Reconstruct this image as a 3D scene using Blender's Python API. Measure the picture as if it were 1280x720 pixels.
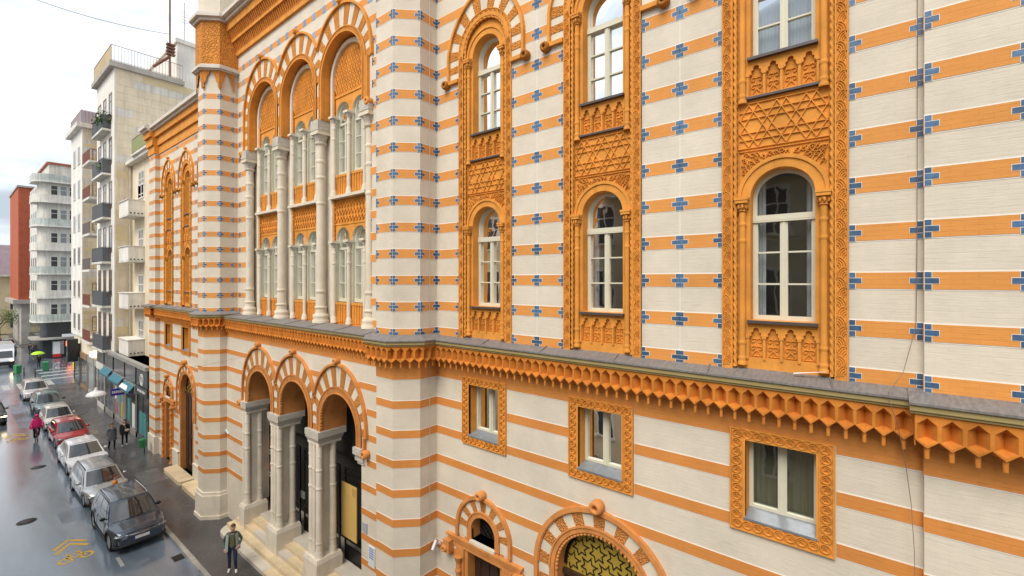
import bpy, math, random
from math import sin, cos, pi, sqrt, radians
from mathutils import Vector, Matrix
from mathutils.geometry import tessellate_polygon

random.seed(7)
S = bpy.context.scene
for o in list(bpy.data.objects):
    bpy.data.objects.remove(o)

# ------------------------------------------------------------------ camera
# +Y runs down the street away from the viewer, +X is into the striped building, z = 0 is the road
CAM_H = 11.0
cd = bpy.data.cameras.new('camera')
cam = bpy.data.objects.new('camera', cd)
S.collection.objects.link(cam)
cd.sensor_width = 36.0
cd.lens = 572 / 1280 * 36.0
cd.shift_y = -10.5 / 1280
cd.clip_start = 0.1
cd.clip_end = 1500
cam.location = (0, 0, CAM_H)
cam.rotation_euler = (radians(90), 0, radians(-50.99))
S.camera = cam

# ------------------------------------------------------------------ sky and sun (overcast)
W = bpy.data.worlds.new('World')
S.world = W
W.use_nodes = True
nt = W.node_tree
nt.nodes.clear()
wo = nt.nodes.new('ShaderNodeOutputWorld')
bg = nt.nodes.new('ShaderNodeBackground')
bg.inputs['Strength'].default_value = 0.10
sky = nt.nodes.new('ShaderNodeTexSky')
sky.sky_type = 'NISHITA'
sky.sun_disc = False
SUN_EL, SUN_AZ = 50.0, -98.0            # azimuth of the light source, degrees clockwise from +Y
sky.sun_elevation = radians(SUN_EL)
sky.sun_rotation = radians(SUN_AZ)
tc = nt.nodes.new('ShaderNodeTexCoord')
mp = nt.nodes.new('ShaderNodeMapping')
mp.inputs['Scale'].default_value = (1.6, 1.6, 4.5)
nz = nt.nodes.new('ShaderNodeTexNoise')
nz.inputs['Scale'].default_value = 1.5
nz.inputs['Detail'].default_value = 5
nz.inputs['Roughness'].default_value = 0.52
cr = nt.nodes.new('ShaderNodeValToRGB')
cr.color_ramp.elements[0].position = 0.40
cr.color_ramp.elements[0].color = (0.36, 0.41, 0.46, 1)
cr.color_ramp.elements[1].position = 0.62
cr.color_ramp.elements[1].color = (0.96, 0.98, 1.0, 1)
sc = nt.nodes.new('ShaderNodeVectorMath')
sc.operation = 'SCALE'
sc.inputs['Scale'].default_value = 7.3
mx = nt.nodes.new('ShaderNodeMix')
mx.data_type = 'RGBA'
mx.inputs['Factor'].default_value = 0.93
L = nt.links.new
L(tc.outputs['Generated'], mp.inputs['Vector'])
L(mp.outputs['Vector'], nz.inputs['Vector'])
L(nz.outputs['Fac'], cr.inputs['Fac'])
L(cr.outputs['Color'], sc.inputs[0])
L(sky.outputs['Color'], mx.inputs['A'])
L(sc.outputs['Vector'], mx.inputs['B'])
L(mx.outputs['Result'], bg.inputs['Color'])
L(bg.outputs['Background'], wo.inputs['Surface'])

sd = bpy.data.lights.new('sun', 'SUN')
sd.energy = 1.5
sd.angle = radians(36)
sd.color = (1.0, 0.94, 0.86)
sun = bpy.data.objects.new('sun', sd)
S.collection.objects.link(sun)
_d = Vector((sin(radians(SUN_AZ)) * cos(radians(SUN_EL)), cos(radians(SUN_AZ)) * cos(radians(SUN_EL)), sin(radians(SUN_EL))))
sun.rotation_euler = _d.to_track_quat('Z', 'Y').to_euler()
sun.location = (-20, 10, 40)

S.view_settings.view_transform = 'Standard'
S.view_settings.look = 'None'
S.view_settings.gamma = 1.0
S.view_settings.use_curve_mapping = False
S.view_settings.exposure = 1.16
S.render.engine = 'CYCLES'
S.cycles.max_bounces = 7
S.cycles.transparent_max_bounces = 10

# ------------------------------------------------------------------ materials
MATS = {}


def mat(name, col, rough=0.65, var=0.10, vscale=3.0, bump=0.0, bscale=60.0, spec=0.35, metal=0.0,
        coat=0.0, carve=0.0, cscale=22.0, emit=0.0, objvar=0.0, alpha=1.0, stretch=None, streak=0.0):
    m = bpy.data.materials.new(name)
    m.use_nodes = True
    n, l = m.node_tree.nodes, m.node_tree.links.new
    p = n['Principled BSDF']
    p.inputs['Roughness'].default_value = rough
    p.inputs['Specular IOR Level'].default_value = spec
    p.inputs['Metallic'].default_value = metal
    p.inputs['Coat Weight'].default_value = coat
    p.inputs['Coat Roughness'].default_value = 0.06
    g = n.new('ShaderNodeNewGeometry')
    vec = g.outputs['Position']
    if stretch:
        mpn = n.new('ShaderNodeMapping')
        mpn.inputs['Scale'].default_value = stretch
        l(vec, mpn.inputs['Vector'])
        vec = mpn.outputs['Vector']
    if var > 0 or objvar > 0:
        a = n.new('ShaderNodeTexNoise')
        a.inputs['Scale'].default_value = vscale
        a.inputs['Detail'].default_value = 6
        a.inputs['Roughness'].default_value = 0.62
        l(vec, a.inputs['Vector'])
        r = n.new('ShaderNodeMapRange')
        r.inputs['From Min'].default_value = 0.28
        r.inputs['From Max'].default_value = 0.72
        r.inputs['To Min'].default_value = 1 - var
        r.inputs['To Max'].default_value = 1 + var * 0.7
        l(a.outputs['Fac'], r.inputs['Value'])
        val = r.outputs['Result']
        if streak > 0:
            mps = n.new('ShaderNodeMapping')
            mps.inputs['Scale'].default_value = (4.0, 4.0, 0.35)
            l(g.outputs['Position'], mps.inputs['Vector'])
            ns = n.new('ShaderNodeTexNoise')
            ns.inputs['Scale'].default_value = 1.4
            ns.inputs['Detail'].default_value = 5
            l(mps.outputs['Vector'], ns.inputs['Vector'])
            rs = n.new('ShaderNodeMapRange')
            rs.inputs['From Min'].default_value = 0.42
            rs.inputs['From Max'].default_value = 0.68
            rs.inputs['To Min'].default_value = 1.0
            rs.inputs['To Max'].default_value = 1.0 - streak
            l(ns.outputs['Fac'], rs.inputs['Value'])
            ms_ = n.new('ShaderNodeMath')
            ms_.operation = 'MULTIPLY'
            l(val, ms_.inputs[0])
            l(rs.outputs['Result'], ms_.inputs[1])
            val = ms_.outputs['Value']
        if objvar > 0:
            oi = n.new('ShaderNodeObjectInfo')
            r2 = n.new('ShaderNodeMapRange')
            r2.inputs['To Min'].default_value = 1 - objvar
            r2.inputs['To Max'].default_value = 1 + objvar
            l(oi.outputs['Random'], r2.inputs['Value'])
            mm = n.new('ShaderNodeMath')
            mm.operation = 'MULTIPLY'
            l(val, mm.inputs[0])
            l(r2.outputs['Result'], mm.inputs[1])
            val = mm.outputs['Value']
        v = n.new('ShaderNodeVectorMath')
        v.operation = 'SCALE'
        v.inputs[0].default_value = col
        l(val, v.inputs['Scale'])
        l(v.outputs['Vector'], p.inputs['Base Color'])
    else:
        p.inputs['Base Color'].default_value = (*col, 1)
    h = None
    if bump > 0:
        b = n.new('ShaderNodeTexNoise')
        b.inputs['Scale'].default_value = bscale
        b.inputs['Detail'].default_value = 3
        l(vec, b.inputs['Vector'])
        bp = n.new('ShaderNodeBump')
        bp.inputs['Strength'].default_value = min(1.0, bump)
        bp.inputs['Distance'].default_value = 0.01
        l(b.outputs['Fac'], bp.inputs['Height'])
        h = bp
    if carve > 0:
        vo = n.new('ShaderNodeTexVoronoi')
        vo.feature = 'DISTANCE_TO_EDGE'
        vo.inputs['Scale'].default_value = cscale
        dn = n.new('ShaderNodeTexNoise')
        dn.inputs['Scale'].default_value = cscale * 0.5
        l(g.outputs['Position'], dn.inputs['Vector'])
        ad = n.new('ShaderNodeVectorMath')
        ad.operation = 'MULTIPLY_ADD'
        ad.inputs[1].default_value = (0.06, 0.06, 0.06)
        l(dn.outputs['Color'], ad.inputs[0])
        l(g.outputs['Position'], ad.inputs[2])
        l(ad.outputs['Vector'], vo.inputs['Vector'])
        rr = n.new('ShaderNodeMapRange')
        rr.inputs['From Max'].default_value = 0.22
        l(vo.outputs['Distance'], rr.inputs['Value'])
        bc = n.new('ShaderNodeBump')
        bc.inputs['Strength'].default_value = 1.0
        bc.inputs['Distance'].default_value = carve
        l(rr.outputs['Result'], bc.inputs['Height'])
        if h:
            l(h.outputs['Normal'], bc.inputs['Normal'])
        h = bc
    if h:
        l(h.outputs['Normal'], p.inputs['Normal'])
    if emit > 0:
        p.inputs['Emission Color'].default_value = (*col, 1)
        p.inputs['Emission Strength'].default_value = emit
    if alpha < 1:
        p.inputs['Alpha'].default_value = alpha
    MATS[name] = m
    return m


def brickwork(name, col, dash, rough=0.78, mortar=None):
    """painted brickwork: fine courses in relief, faint uneven joints, weathering streaks"""
    m = mat(name, col, rough, 0.0)
    n, l = m.node_tree.nodes, m.node_tree.links.new
    p = n['Principled BSDF']
    g = n.new('ShaderNodeNewGeometry')
    sx = n.new('ShaderNodeSeparateXYZ')
    l(g.outputs['Position'], sx.inputs[0])
    su = n.new('ShaderNodeMath')          # along-wall coordinate that also works round corners
    su.operation = 'SUBTRACT'
    l(sx.outputs['Y'], su.inputs[0])
    l(sx.outputs['X'], su.inputs[1])
    cb = n.new('ShaderNodeCombineXYZ')
    l(su.outputs[0], cb.inputs['X'])
    l(sx.outputs['Z'], cb.inputs['Y'])
    br = n.new('ShaderNodeTexBrick')
    br.inputs['Scale'].default_value = 1.0
    br.inputs['Brick Width'].default_value = 0.27
    br.inputs['Row Height'].default_value = 0.0705
    br.inputs['Mortar Size'].default_value = 0.004
    br.inputs['Mortar Smooth'].default_value = 0.5
    br.inputs['Bias'].default_value = 0.0
    br.inputs['Color1'].default_value = (0.985, 0.985, 0.985, 1)
    br.inputs['Color2'].default_value = (1.015, 1.01, 1.005, 1)
    br.inputs['Mortar'].default_value = mortar or (0.965, 0.965, 0.96, 1)
    l(cb.outputs[0], br.inputs['Vector'])
    mp1 = n.new('ShaderNodeMapping')
    mp1.inputs['Scale'].default_value = (3.2, 30.0, 1)
    l(cb.outputs[0], mp1.inputs['Vector'])
    n1 = n.new('ShaderNodeTexNoise')
    n1.inputs['Scale'].default_value = 1.3
    n1.inputs['Detail'].default_value = 4
    l(mp1.outputs['Vector'], n1.inputs['Vector'])
    r1 = n.new('ShaderNodeMapRange')
    r1.inputs['From Min'].default_value = 0.60
    r1.inputs['From Max'].default_value = 0.78
    r1.inputs['To Min'].default_value = 1.0
    r1.inputs['To Max'].default_value = 1.0 - dash
    l(n1.outputs['Fac'], r1.inputs['Value'])
    n2 = n.new('ShaderNodeTexNoise')
    n2.inputs['Scale'].default_value = 0.9
    n2.inputs['Detail'].default_value = 7
    n2.inputs['Roughness'].default_value = 0.65
    l(g.outputs['Position'], n2.inputs['Vector'])
    r2 = n.new('ShaderNodeMapRange')
    r2.inputs['From Min'].default_value = 0.3
    r2.inputs['From Max'].default_value = 0.7
    r2.inputs['To Min'].default_value = 0.86
    r2.inputs['To Max'].default_value = 1.06
    l(n2.outputs['Fac'], r2.inputs['Value'])
    m1 = n.new('ShaderNodeMath')
    m1.operation = 'MULTIPLY'
    l(r1.outputs['Result'], m1.inputs[0])
    l(r2.outputs['Result'], m1.inputs[1])
    v1 = n.new('ShaderNodeVectorMath')
    v1.operation = 'SCALE'
    l(br.outputs['Color'], v1.inputs[0])
    l(m1.outputs[0], v1.inputs['Scale'])
    v2 = n.new('ShaderNodeVectorMath')
    v2.operation = 'MULTIPLY'
    v2.inputs[1].default_value = col
    l(v1.outputs['Vector'], v2.inputs[0])
    l(v2.outputs['Vector'], p.inputs['Base Color'])
    b1 = n.new('ShaderNodeBump')
    b1.inputs['Strength'].default_value = 0.3
    b1.inputs['Distance'].default_value = 0.006
    b1.invert = True
    l(br.outputs['Fac'], b1.inputs['Height'])
    b2 = n.new('ShaderNodeBump')
    b2.inputs['Strength'].default_value = 0.5
    b2.inputs['Distance'].default_value = 0.006
    l(n1.outputs['Fac'], b2.inputs['Height'])
    l(b1.outputs['Normal'], b2.inputs['Normal'])
    l(b2.outputs['Normal'], p.inputs['Normal'])
    return m


def glassmat(name, tint=(0.82, 0.86, 0.85), ior=2.05, rough=0.015):
    m = bpy.data.materials.new(name)
    m.use_nodes = True
    n, l = m.node_tree.nodes, m.node_tree.links.new
    n.remove(n['Principled BSDF'])
    t = n.new('ShaderNodeBsdfTransparent')
    t.inputs['Color'].default_value = (*tint, 1)
    gl = n.new('ShaderNodeBsdfGlossy')
    gl.inputs['Roughness'].default_value = rough
    gl.inputs['Color'].default_value = (0.95, 0.97, 1, 1)
    nn = n.new('ShaderNodeTexNoise')
    nn.inputs['Scale'].default_value = 1.7
    g = n.new('ShaderNodeNewGeometry')
    l(g.outputs['Position'], nn.inputs['Vector'])
    bp = n.new('ShaderNodeBump')
    bp.inputs['Strength'].default_value = 0.12
    bp.inputs['Distance'].default_value = 0.02
    l(nn.outputs['Fac'], bp.inputs['Height'])
    l(bp.outputs['Normal'], gl.inputs['Normal'])
    fr = n.new('ShaderNodeFresnel')
    fr.inputs['IOR'].default_value = ior
    ms = n.new('ShaderNodeMixShader')
    l(fr.outputs['Fac'], ms.inputs['Fac'])
    l(t.outputs['BSDF'], ms.inputs[1])
    l(gl.outputs['BSDF'], ms.inputs[2])
    l(ms.outputs['Shader'], n['Material Output'].inputs['Surface'])
    MATS[name] = m
    return m


brickwork('cream_brick', (0.665, 0.595, 0.485), 0.13)
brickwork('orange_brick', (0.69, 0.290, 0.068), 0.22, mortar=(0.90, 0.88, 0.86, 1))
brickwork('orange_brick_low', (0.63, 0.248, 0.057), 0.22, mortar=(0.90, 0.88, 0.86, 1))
mat('white_line', (0.78, 0.75, 0.69), 0.8, 0.06)
mat('terracotta', (0.70, 0.295, 0.055), 0.78, 0.20, 2.6, bump=0.5, bscale=55, spec=0.2, streak=0.12)
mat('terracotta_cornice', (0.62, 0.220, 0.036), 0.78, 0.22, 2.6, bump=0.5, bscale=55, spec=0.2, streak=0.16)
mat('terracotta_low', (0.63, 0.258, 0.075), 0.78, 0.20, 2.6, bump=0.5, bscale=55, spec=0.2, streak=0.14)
mat('terracotta_carved', (0.66, 0.26, 0.05), 0.78, 0.18, 2.5, carve=0.03, cscale=9, spec=0.2, streak=0.15)
mat('terracotta_fine', (0.67, 0.265, 0.055), 0.78, 0.18, 2.5, carve=0.018, cscale=17, spec=0.2, streak=0.15)
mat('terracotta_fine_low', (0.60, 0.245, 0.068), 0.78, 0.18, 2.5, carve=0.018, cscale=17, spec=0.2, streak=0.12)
mat('white_stone', (0.69, 0.615, 0.49), 0.75, 0.12, 2.5, bump=0.25, bscale=30, spec=0.2, streak=0.08)
mat('white_stone_carved', (0.66, 0.61, 0.52), 0.7, 0.12, 2.5, carve=0.018, cscale=20)
mat('limestone', (0.74, 0.66, 0.54), 0.75, 0.14, 1.6, bump=0.5, bscale=22, spec=0.25, streak=0.08)
mat('step_stone', (0.68, 0.54, 0.34), 0.42, 0.2, 1.4, bump=0.3, bscale=25)
mat('step_stone_grey', (0.60, 0.54, 0.45), 0.4, 0.18, 1.4, bump=0.3, bscale=25)
mat('blue_tile', (0.060, 0.128, 0.235), 0.4, 0.38, 13.0, spec=0.5, objvar=0.28, bump=0.2, bscale=50)
mat('blue_tile_pale', (0.20, 0.31, 0.48), 0.45, 0.2, 9.0, spec=0.5, objvar=0.2)
mat('sill_zinc', (0.25, 0.27, 0.29), 0.45, 0.2, 6.0, metal=0.3)
mat('zinc', (0.225, 0.212, 0.205), 0.55, 0.30, 7.0, bump=0.6, bscale=26, metal=0.2, stretch=(1, 3, 1))
mat('fascia_paint', (0.36, 0.28, 0.12), 0.55, 0.12, 2.0)
mat('moulding_grey', (0.58, 0.54, 0.47), 0.7, 0.12, 2.0)
mat('sash_paint', (0.63, 0.61, 0.48), 0.42, 0.05, 4.0)
mat('dark_flashing', (0.10, 0.085, 0.085), 0.4, 0.15, 6.0, metal=0.3)
mat('curtain', (0.42, 0.45, 0.48), 0.9, 0.12, 3.0, stretch=(9, 9, 0.4))
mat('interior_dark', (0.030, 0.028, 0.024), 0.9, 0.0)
mat('interior_wall', (0.16, 0.14, 0.10), 0.9, 0.1)
mat('iron', (0.018, 0.016, 0.016), 0.38, 0.1, 8.0, metal=0.4)
mat('dark_wood', (0.05, 0.025, 0.015), 0.45, 0.25, 6.0, bump=0.3, bscale=18, stretch=(4, 4, 0.6))
mat('gold_leaf', (0.52, 0.36, 0.06), 0.36, 0.12, 5.0, metal=0.25)
mat('gold_banner', (0.62, 0.42, 0.13), 0.55, 0.06, 2.0)
mat('banner_ink', (0.48, 0.30, 0.08), 0.6, 0.0)
glassmat('glass')
glassmat('shop_glass', (0.75, 0.82, 0.82), 1.6)


# ------------------------------------------------------------------ mesh building
class MB:
    def __init__(s):
        s.v, s.f, s.m, s.s = [], [], [], []

    def add(s, vs, fs, mi=0, sm=False):
        b = len(s.v)
        s.v += [tuple(q) for q in vs]
        for f in fs:
            s.f.append([b + i for i in f])
            s.m.append(mi)
            s.s.append(sm)
        return s

    def box(s, x0, x1, y0, y1, z0, z1, mi=0):
        return s.add([(x0, y0, z0), (x1, y0, z0), (x1, y1, z0), (x0, y1, z0), (x0, y0, z1), (x1, y0, z1), (x1, y1, z1), (x0, y1, z1)],
                     [(0, 3, 2, 1), (4, 5, 6, 7), (0, 1, 5, 4), (1, 2, 6, 5), (2, 3, 7, 6), (3, 0, 4, 7)], mi)

    def prism(s, poly, z0, z1, mi=0, caps=True, sm=False):
        n = len(poly)
        vs = [(x, y, z0) for x, y in poly] + [(x, y, z1) for x, y in poly]
        fs = [(i, (i + 1) % n, n + (i + 1) % n, n + i) for i in range(n)]
        s.add(vs, fs, mi, sm)
        if caps:
            s.add(vs, [tuple(range(n - 1, -1, -1)), tuple(range(n, 2 * n))], mi)
        return s

    def plate(s, outer, holes, x0, x1, mi=0, back=True, reveal=None):
        """polygon with holes in the YZ plane, front at x0, back at x1; hole edges become reveals"""
        loops = [list(outer)] + [list(h) for h in holes]
        flat = [p for lp in loops for p in lp]
        tris = tessellate_polygon([[Vector((0, y, z)) for y, z in lp] for lp in loops])
        fr = [(x0, y, z) for y, z in flat]
        s.add(fr, [tuple(t) for t in tris], mi)
        if back:
            s.add([(x1, y, z) for y, z in flat], [tuple(reversed(t)) for t in tris], mi)
        for k, lp in enumerate(loops):
            n = len(lp)
            vs = [(x0, y, z) for y, z in lp] + [(x1, y, z) for y, z in lp]
            s.add(vs, [(i, (i + 1) % n, n + (i + 1) % n, n + i) for i in range(n)], mi if (k == 0 or reveal is None) else reveal)
        return s

    def ring(s, cy, cz, r0, r1, a0, a1, x0, x1, n=24, mi=0):
        """arched band in the YZ plane; r0, r1 may be functions of the angle"""
        f0 = r0 if callable(r0) else (lambda a: r0)
        f1 = r1 if callable(r1) else (lambda a: r1)
        vs = []
        for i in range(n + 1):
            a = a0 + (a1 - a0) * i / n
            for r in (f0(a), f1(a)):
                for x in (x0, x1):
                    vs.append((x, cy + r * cos(a), cz + r * sin(a)))
        fs = []
        for i in range(n):
            b = 4 * i
            fs += [(b, b + 2, b + 6, b + 4), (b + 2, b + 3, b + 7, b + 6), (b + 1, b, b + 4, b + 5), (b + 3, b + 1, b + 5, b + 7)]
        fs += [(0, 1, 3, 2), (4 * n, 4 * n + 2, 4 * n + 3, 4 * n + 1)]
        return s.add(vs, fs, mi)

    def lathe(s, cx, cy, prof, n=16, mi=0, z0=0.0, sm=True):
        vs = []
        q = [prof[0]]                       # hold the shading of long runs close to their ends
        for (ra, za), (rb, zb) in zip(prof, prof[1:]):
            if zb - za > .12:
                q += [(ra + (rb - ra) * t, za + (zb - za) * t) for t in (.015 / (zb - za), 1 - .015 / (zb - za))]
            q.append((rb, zb))
        prof = q
        for r, z in prof:
            for k in range(n):
                a = 2 * pi * k / n
                vs.append((cx + r * cos(a), cy + r * sin(a), z0 + z))
        fs = []
        for i in range(len(prof) - 1):
            for k in range(n):
                k2 = (k + 1) % n
                fs.append((i * n + k, i * n + k2, (i + 1) * n + k2, (i + 1) * n + k))
        s.add(vs, fs, mi, sm)
        return s.add(vs, [tuple(range(n - 1, -1, -1)), tuple(range((len(prof) - 1) * n, len(prof) * n))], mi)

    def lathe_x(s, x0, cy, cz, prof, n=16, mi=0, sm=True):
        """profile of (r, x offset) turned about an axis parallel to X"""
        vs = []
        for r, dx in prof:
            for k in range(n):
                a = 2 * pi * k / n
                vs.append((x0 + dx, cy + r * cos(a), cz + r * sin(a)))
        fs = []
        for i in range(len(prof) - 1):
            for k in range(n):
                k2 = (k + 1) % n
                fs.append((i * n + k, i * n + k2, (i + 1) * n + k2, (i + 1) * n + k))
        s.add(vs, fs, mi, sm)
        return s.add(vs, [tuple(range(n)), tuple(range((len(prof) - 1) * n, len(prof) * n))], mi)

    def tube(s, pts, r, n=6, mi=0, sm=True, taper=None):
        pts = [Vector(p) for p in pts]
        vs = []
        up = Vector((0, 0, 1))
        for i, p in enumerate(pts):
            d = (pts[min(i + 1, len(pts) - 1)] - pts[max(i - 1, 0)]).normalized()
            a = d.cross(up)
            if a.length < 1e-3:
                a = d.cross(Vector((1, 0, 0)))
            a.normalize()
            b = d.cross(a).normalized()
            rr = r if taper is None else r + (taper - r) * i / (len(pts) - 1)
            for k in range(n):
                t = 2 * pi * k / n
                vs.append(p + a * (rr * cos(t)) + b * (rr * sin(t)))
        fs = []
        for i in range(len(pts) - 1):
            for k in range(n):
                k2 = (k + 1) % n
                fs.append((i * n + k, i * n + k2, (i + 1) * n + k2, (i + 1) * n + k))
        s.add(vs, fs, mi, sm)
        return s.add(vs, [tuple(range(n - 1, -1, -1)), tuple(range((len(pts) - 1) * n, len(pts) * n))], mi)

    def ridge(s, pts, w, h, x, mi=0):
        """raised moulding of triangular section on the plane X = x, path in (y, z), proud towards -X"""
        n = len(pts)
        vs = []
        for i, (y, z) in enumerate(pts):
            y0, z0 = pts[max(i - 1, 0)]
            y1, z1 = pts[min(i + 1, n - 1)]
            dy, dz = y1 - y0, z1 - z0
            q = sqrt(dy * dy + dz * dz) or 1
            py, pz = -dz / q * w / 2, dy / q * w / 2
            vs += [(x, y + py, z + pz), (x - h, y + py * .35, z + pz * .35), (x - h, y - py * .35, z - pz * .35), (x, y - py, z - pz)]
        fs = []
        for i in range(n - 1):
            b = 4 * i
            fs += [(b, b + 1, b + 5, b + 4), (b + 1, b + 2, b + 6, b + 5), (b + 2, b + 3, b + 7, b + 6)]
        fs += [(0, 3, 2, 1), (4 * n - 4, 4 * n - 3, 4 * n - 2, 4 * n - 1)]
        return s.add(vs, fs, mi)

    def mesh(s, name, mats):
        me = bpy.data.meshes.new(name)
        me.from_pydata(s.v, [], s.f)
        for q in (mats if isinstance(mats, (list, tuple)) else [mats]):
            me.materials.append(MATS[q])
        me.polygons.foreach_set('material_index', s.m)
        me.polygons.foreach_set('use_smooth', s.s)
        me.update()
        return me

    def build(s, name, mats, parent=None, loc=(0, 0, 0), rz=0.0):
        return put(name, s.mesh(name, mats), parent, loc, rz)

    def wbuild(s, name, mats, parent, loc=(0, 0, 0)):
        return wput(name, s.mesh(name, mats), parent, loc)


COL = S.collection


def put(name, me, parent=None, loc=(0, 0, 0), rz=0.0):
    """link an object; under a parent, loc is local"""
    o = bpy.data.objects.new(name, me)
    COL.objects.link(o)
    o.location = loc
    o.rotation_euler = (0, 0, rz)
    if parent is not None:
        o.parent = parent
    return o


def wput(name, me, parent, loc=(0, 0, 0)):
    """child given in world coordinates of a thing that is only translated"""
    o = bpy.data.objects.new(name, me)
    COL.objects.link(o)
    p = parent
    off = Vector((0, 0, 0))
    while p is not None:
        off += p.location
        p = p.parent
    o.parent = parent
    o.location = Vector(loc) - off
    return o


def root(name, label, cat, loc=(0, 0, 0), rz=0.0, group=None):
    o = bpy.data.objects.new(name, None)
    COL.objects.link(o)
    o.empty_display_size = 0.3
    o.location = loc
    o.rotation_euler = (0, 0, rz)
    return tag(o, label, cat, group)


def tag(o, label, cat, group=None):
    o['label'] = label
    o['category'] = cat
    if group:
        o['group'] = group
    return o


def struct(o):
    o['kind'] = 'structure'
    return o


def arc(cy, cz, r, a0, a1, n=10):
    return [(cy + r * cos(a0 + (a1 - a0) * i / n), cz + r * sin(a0 + (a1 - a0) * i / n)) for i in range(n + 1)]


def arch_loop(cy, hw, z0, zs, n=20):
    """closed outline of a round-arched opening"""
    return [(cy - hw, z0), (cy + hw, z0)] + arc(cy, zs, hw, 0, pi, n)


def rect(y0, y1, z0, z1):
    return [(y0, z0), (y1, z0), (y1, z1), (y0, z1)]


def spiral(cy, cz, r, turns, a0, n=12, d=1):
    return [(cy + r * (1 - .82 * i / n) * cos(a0 + d * 2 * pi * turns * i / n), cz + r * (1 - .82 * i / n) * sin(a0 + d * 2 * pi * turns * i / n)) for i in range(n + 1)]


def clipseg(p, q, y0, y1, z0, z1):
    t0, t1 = 0.0, 1.0
    dy, dz = q[0] - p[0], q[1] - p[1]
    for a, b in ((-dy, p[0] - y0), (dy, y1 - p[0]), (-dz, p[1] - z0), (dz, z1 - p[1])):
        if abs(a) < 1e-9:
            if b < 0:
                return None
        else:
            t = b / a
            if a < 0:
                t0 = max(t0, t)
            else:
                t1 = min(t1, t)
    if t0 >= t1:
        return None
    return (p[0] + dy * t0, p[1] + dz * t0), (p[0] + dy * t1, p[1] + dz * t1)

# ================================================================== THE STRIPED BUILDING
XW = 8.5                                   # wall plane of the two wings
BC = 17.525                                # axis of symmetry along the street
BAYS_R = (7.77, 4.525, 1.28)
BAYS_L = tuple(2 * BC - b for b in BAYS_R)
temple = root('ornate_building', 'ornate cream and orange striped building with arched windows and blue tile crosses',
              'building', (8.5, BC, 0))
T = temple
UP0, UPD, BH = 10.985, 0.705, 0.235        # upper stripes: a centre, spacing, height
LO0, LOD, LH = 7.68, 0.785, 0.205          # lower stripes


def up_rows(z0, z1):
    k = int(math.ceil((z0 - UP0) / UPD - 1e-6))
    out = []
    while UP0 + k * UPD < z1:
        out.append(UP0 + k * UPD)
        k += 1
    return out


def lo_rows(z0, z1):
    return [LO0 - LOD * k for k in range(10) if z0 < LO0 - LOD * k < z1]


def cut(y0, y1, blocks):
    segs = [(y0, y1)]
    for b0, b1 in blocks:
        nx = []
        for s0, s1 in segs:
            if b1 <= s0 or b0 >= s1:
                nx.append((s0, s1))
            else:
                if b0 > s0:
                    nx.append((s0, b0))
                if b1 < s1:
                    nx.append((b1, s1))
        segs = nx
    return [(a, b) for a, b in segs if b - a > 0.03]


def band(parent, x, y0, y1, zc, h, name='orange_band'):
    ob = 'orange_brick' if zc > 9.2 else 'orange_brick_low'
    m = MB()
    m.box(x - .004, x + .02, y0, y1, zc - h / 2 - .016, zc + h / 2 + .016, 1)
    m.box(x - .009, x + .02, y0, y1, zc - h / 2, zc + h / 2, 0)
    return m.wbuild(name, [ob, 'white_line'], parent)


# blue crosses made of glazed bricks
def cross_bricks(side):
    q = .072
    rows = {0: [(-.07, .07), (-.145, -.003), (.003, .145), (-.07, .07)], 1: [(0, .07), (0, .145), (0, .07)], -1: [(-.07, 0), (-.145, 0), (-.07, 0)]}[side]
    zs = [1, 0, 0, -1] if side == 0 else [1, 0, -1]
    return [(a, b, zz * .083 - q / 2, zz * .083 + q / 2) for (a, b), zz in zip(rows, zs)]


CROSS = {}
for sd_ in (0, 1, -1):
    m = MB()
    for a, b, c, d in cross_bricks(sd_):
        m.box(-.013, 0, a, b, c, d, 0)
        m.box(-.0105, 0, a - .007, b + .007, c - .007, d + .007, 1)
    CROSS[sd_] = m.mesh('tile_cross', ['blue_tile', 'white_line'])
BRICKM = {}


def cross(parent, x, y, z, side=0, single=False):
    if not single:
        return wput('tile_cross', CROSS[side], parent, (x, y, z))
    for a, b, c, d in cross_bricks(side):
        k = round(b - a, 3)
        if k not in BRICKM:
            m = MB()
            m.box(-.014, 0, -k / 2, k / 2, -.036, .036, 0)
            m.box(-.0105, 0, -k / 2 - .006, k / 2 + .006, -.042, .042, 1)
            BRICKM[k] = m.mesh('blue_brick', ['blue_tile', 'white_line'])
        wput('blue_brick', BRICKM[k], parent, (x, y + (a + b) / 2, z + (c + d) / 2))


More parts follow.
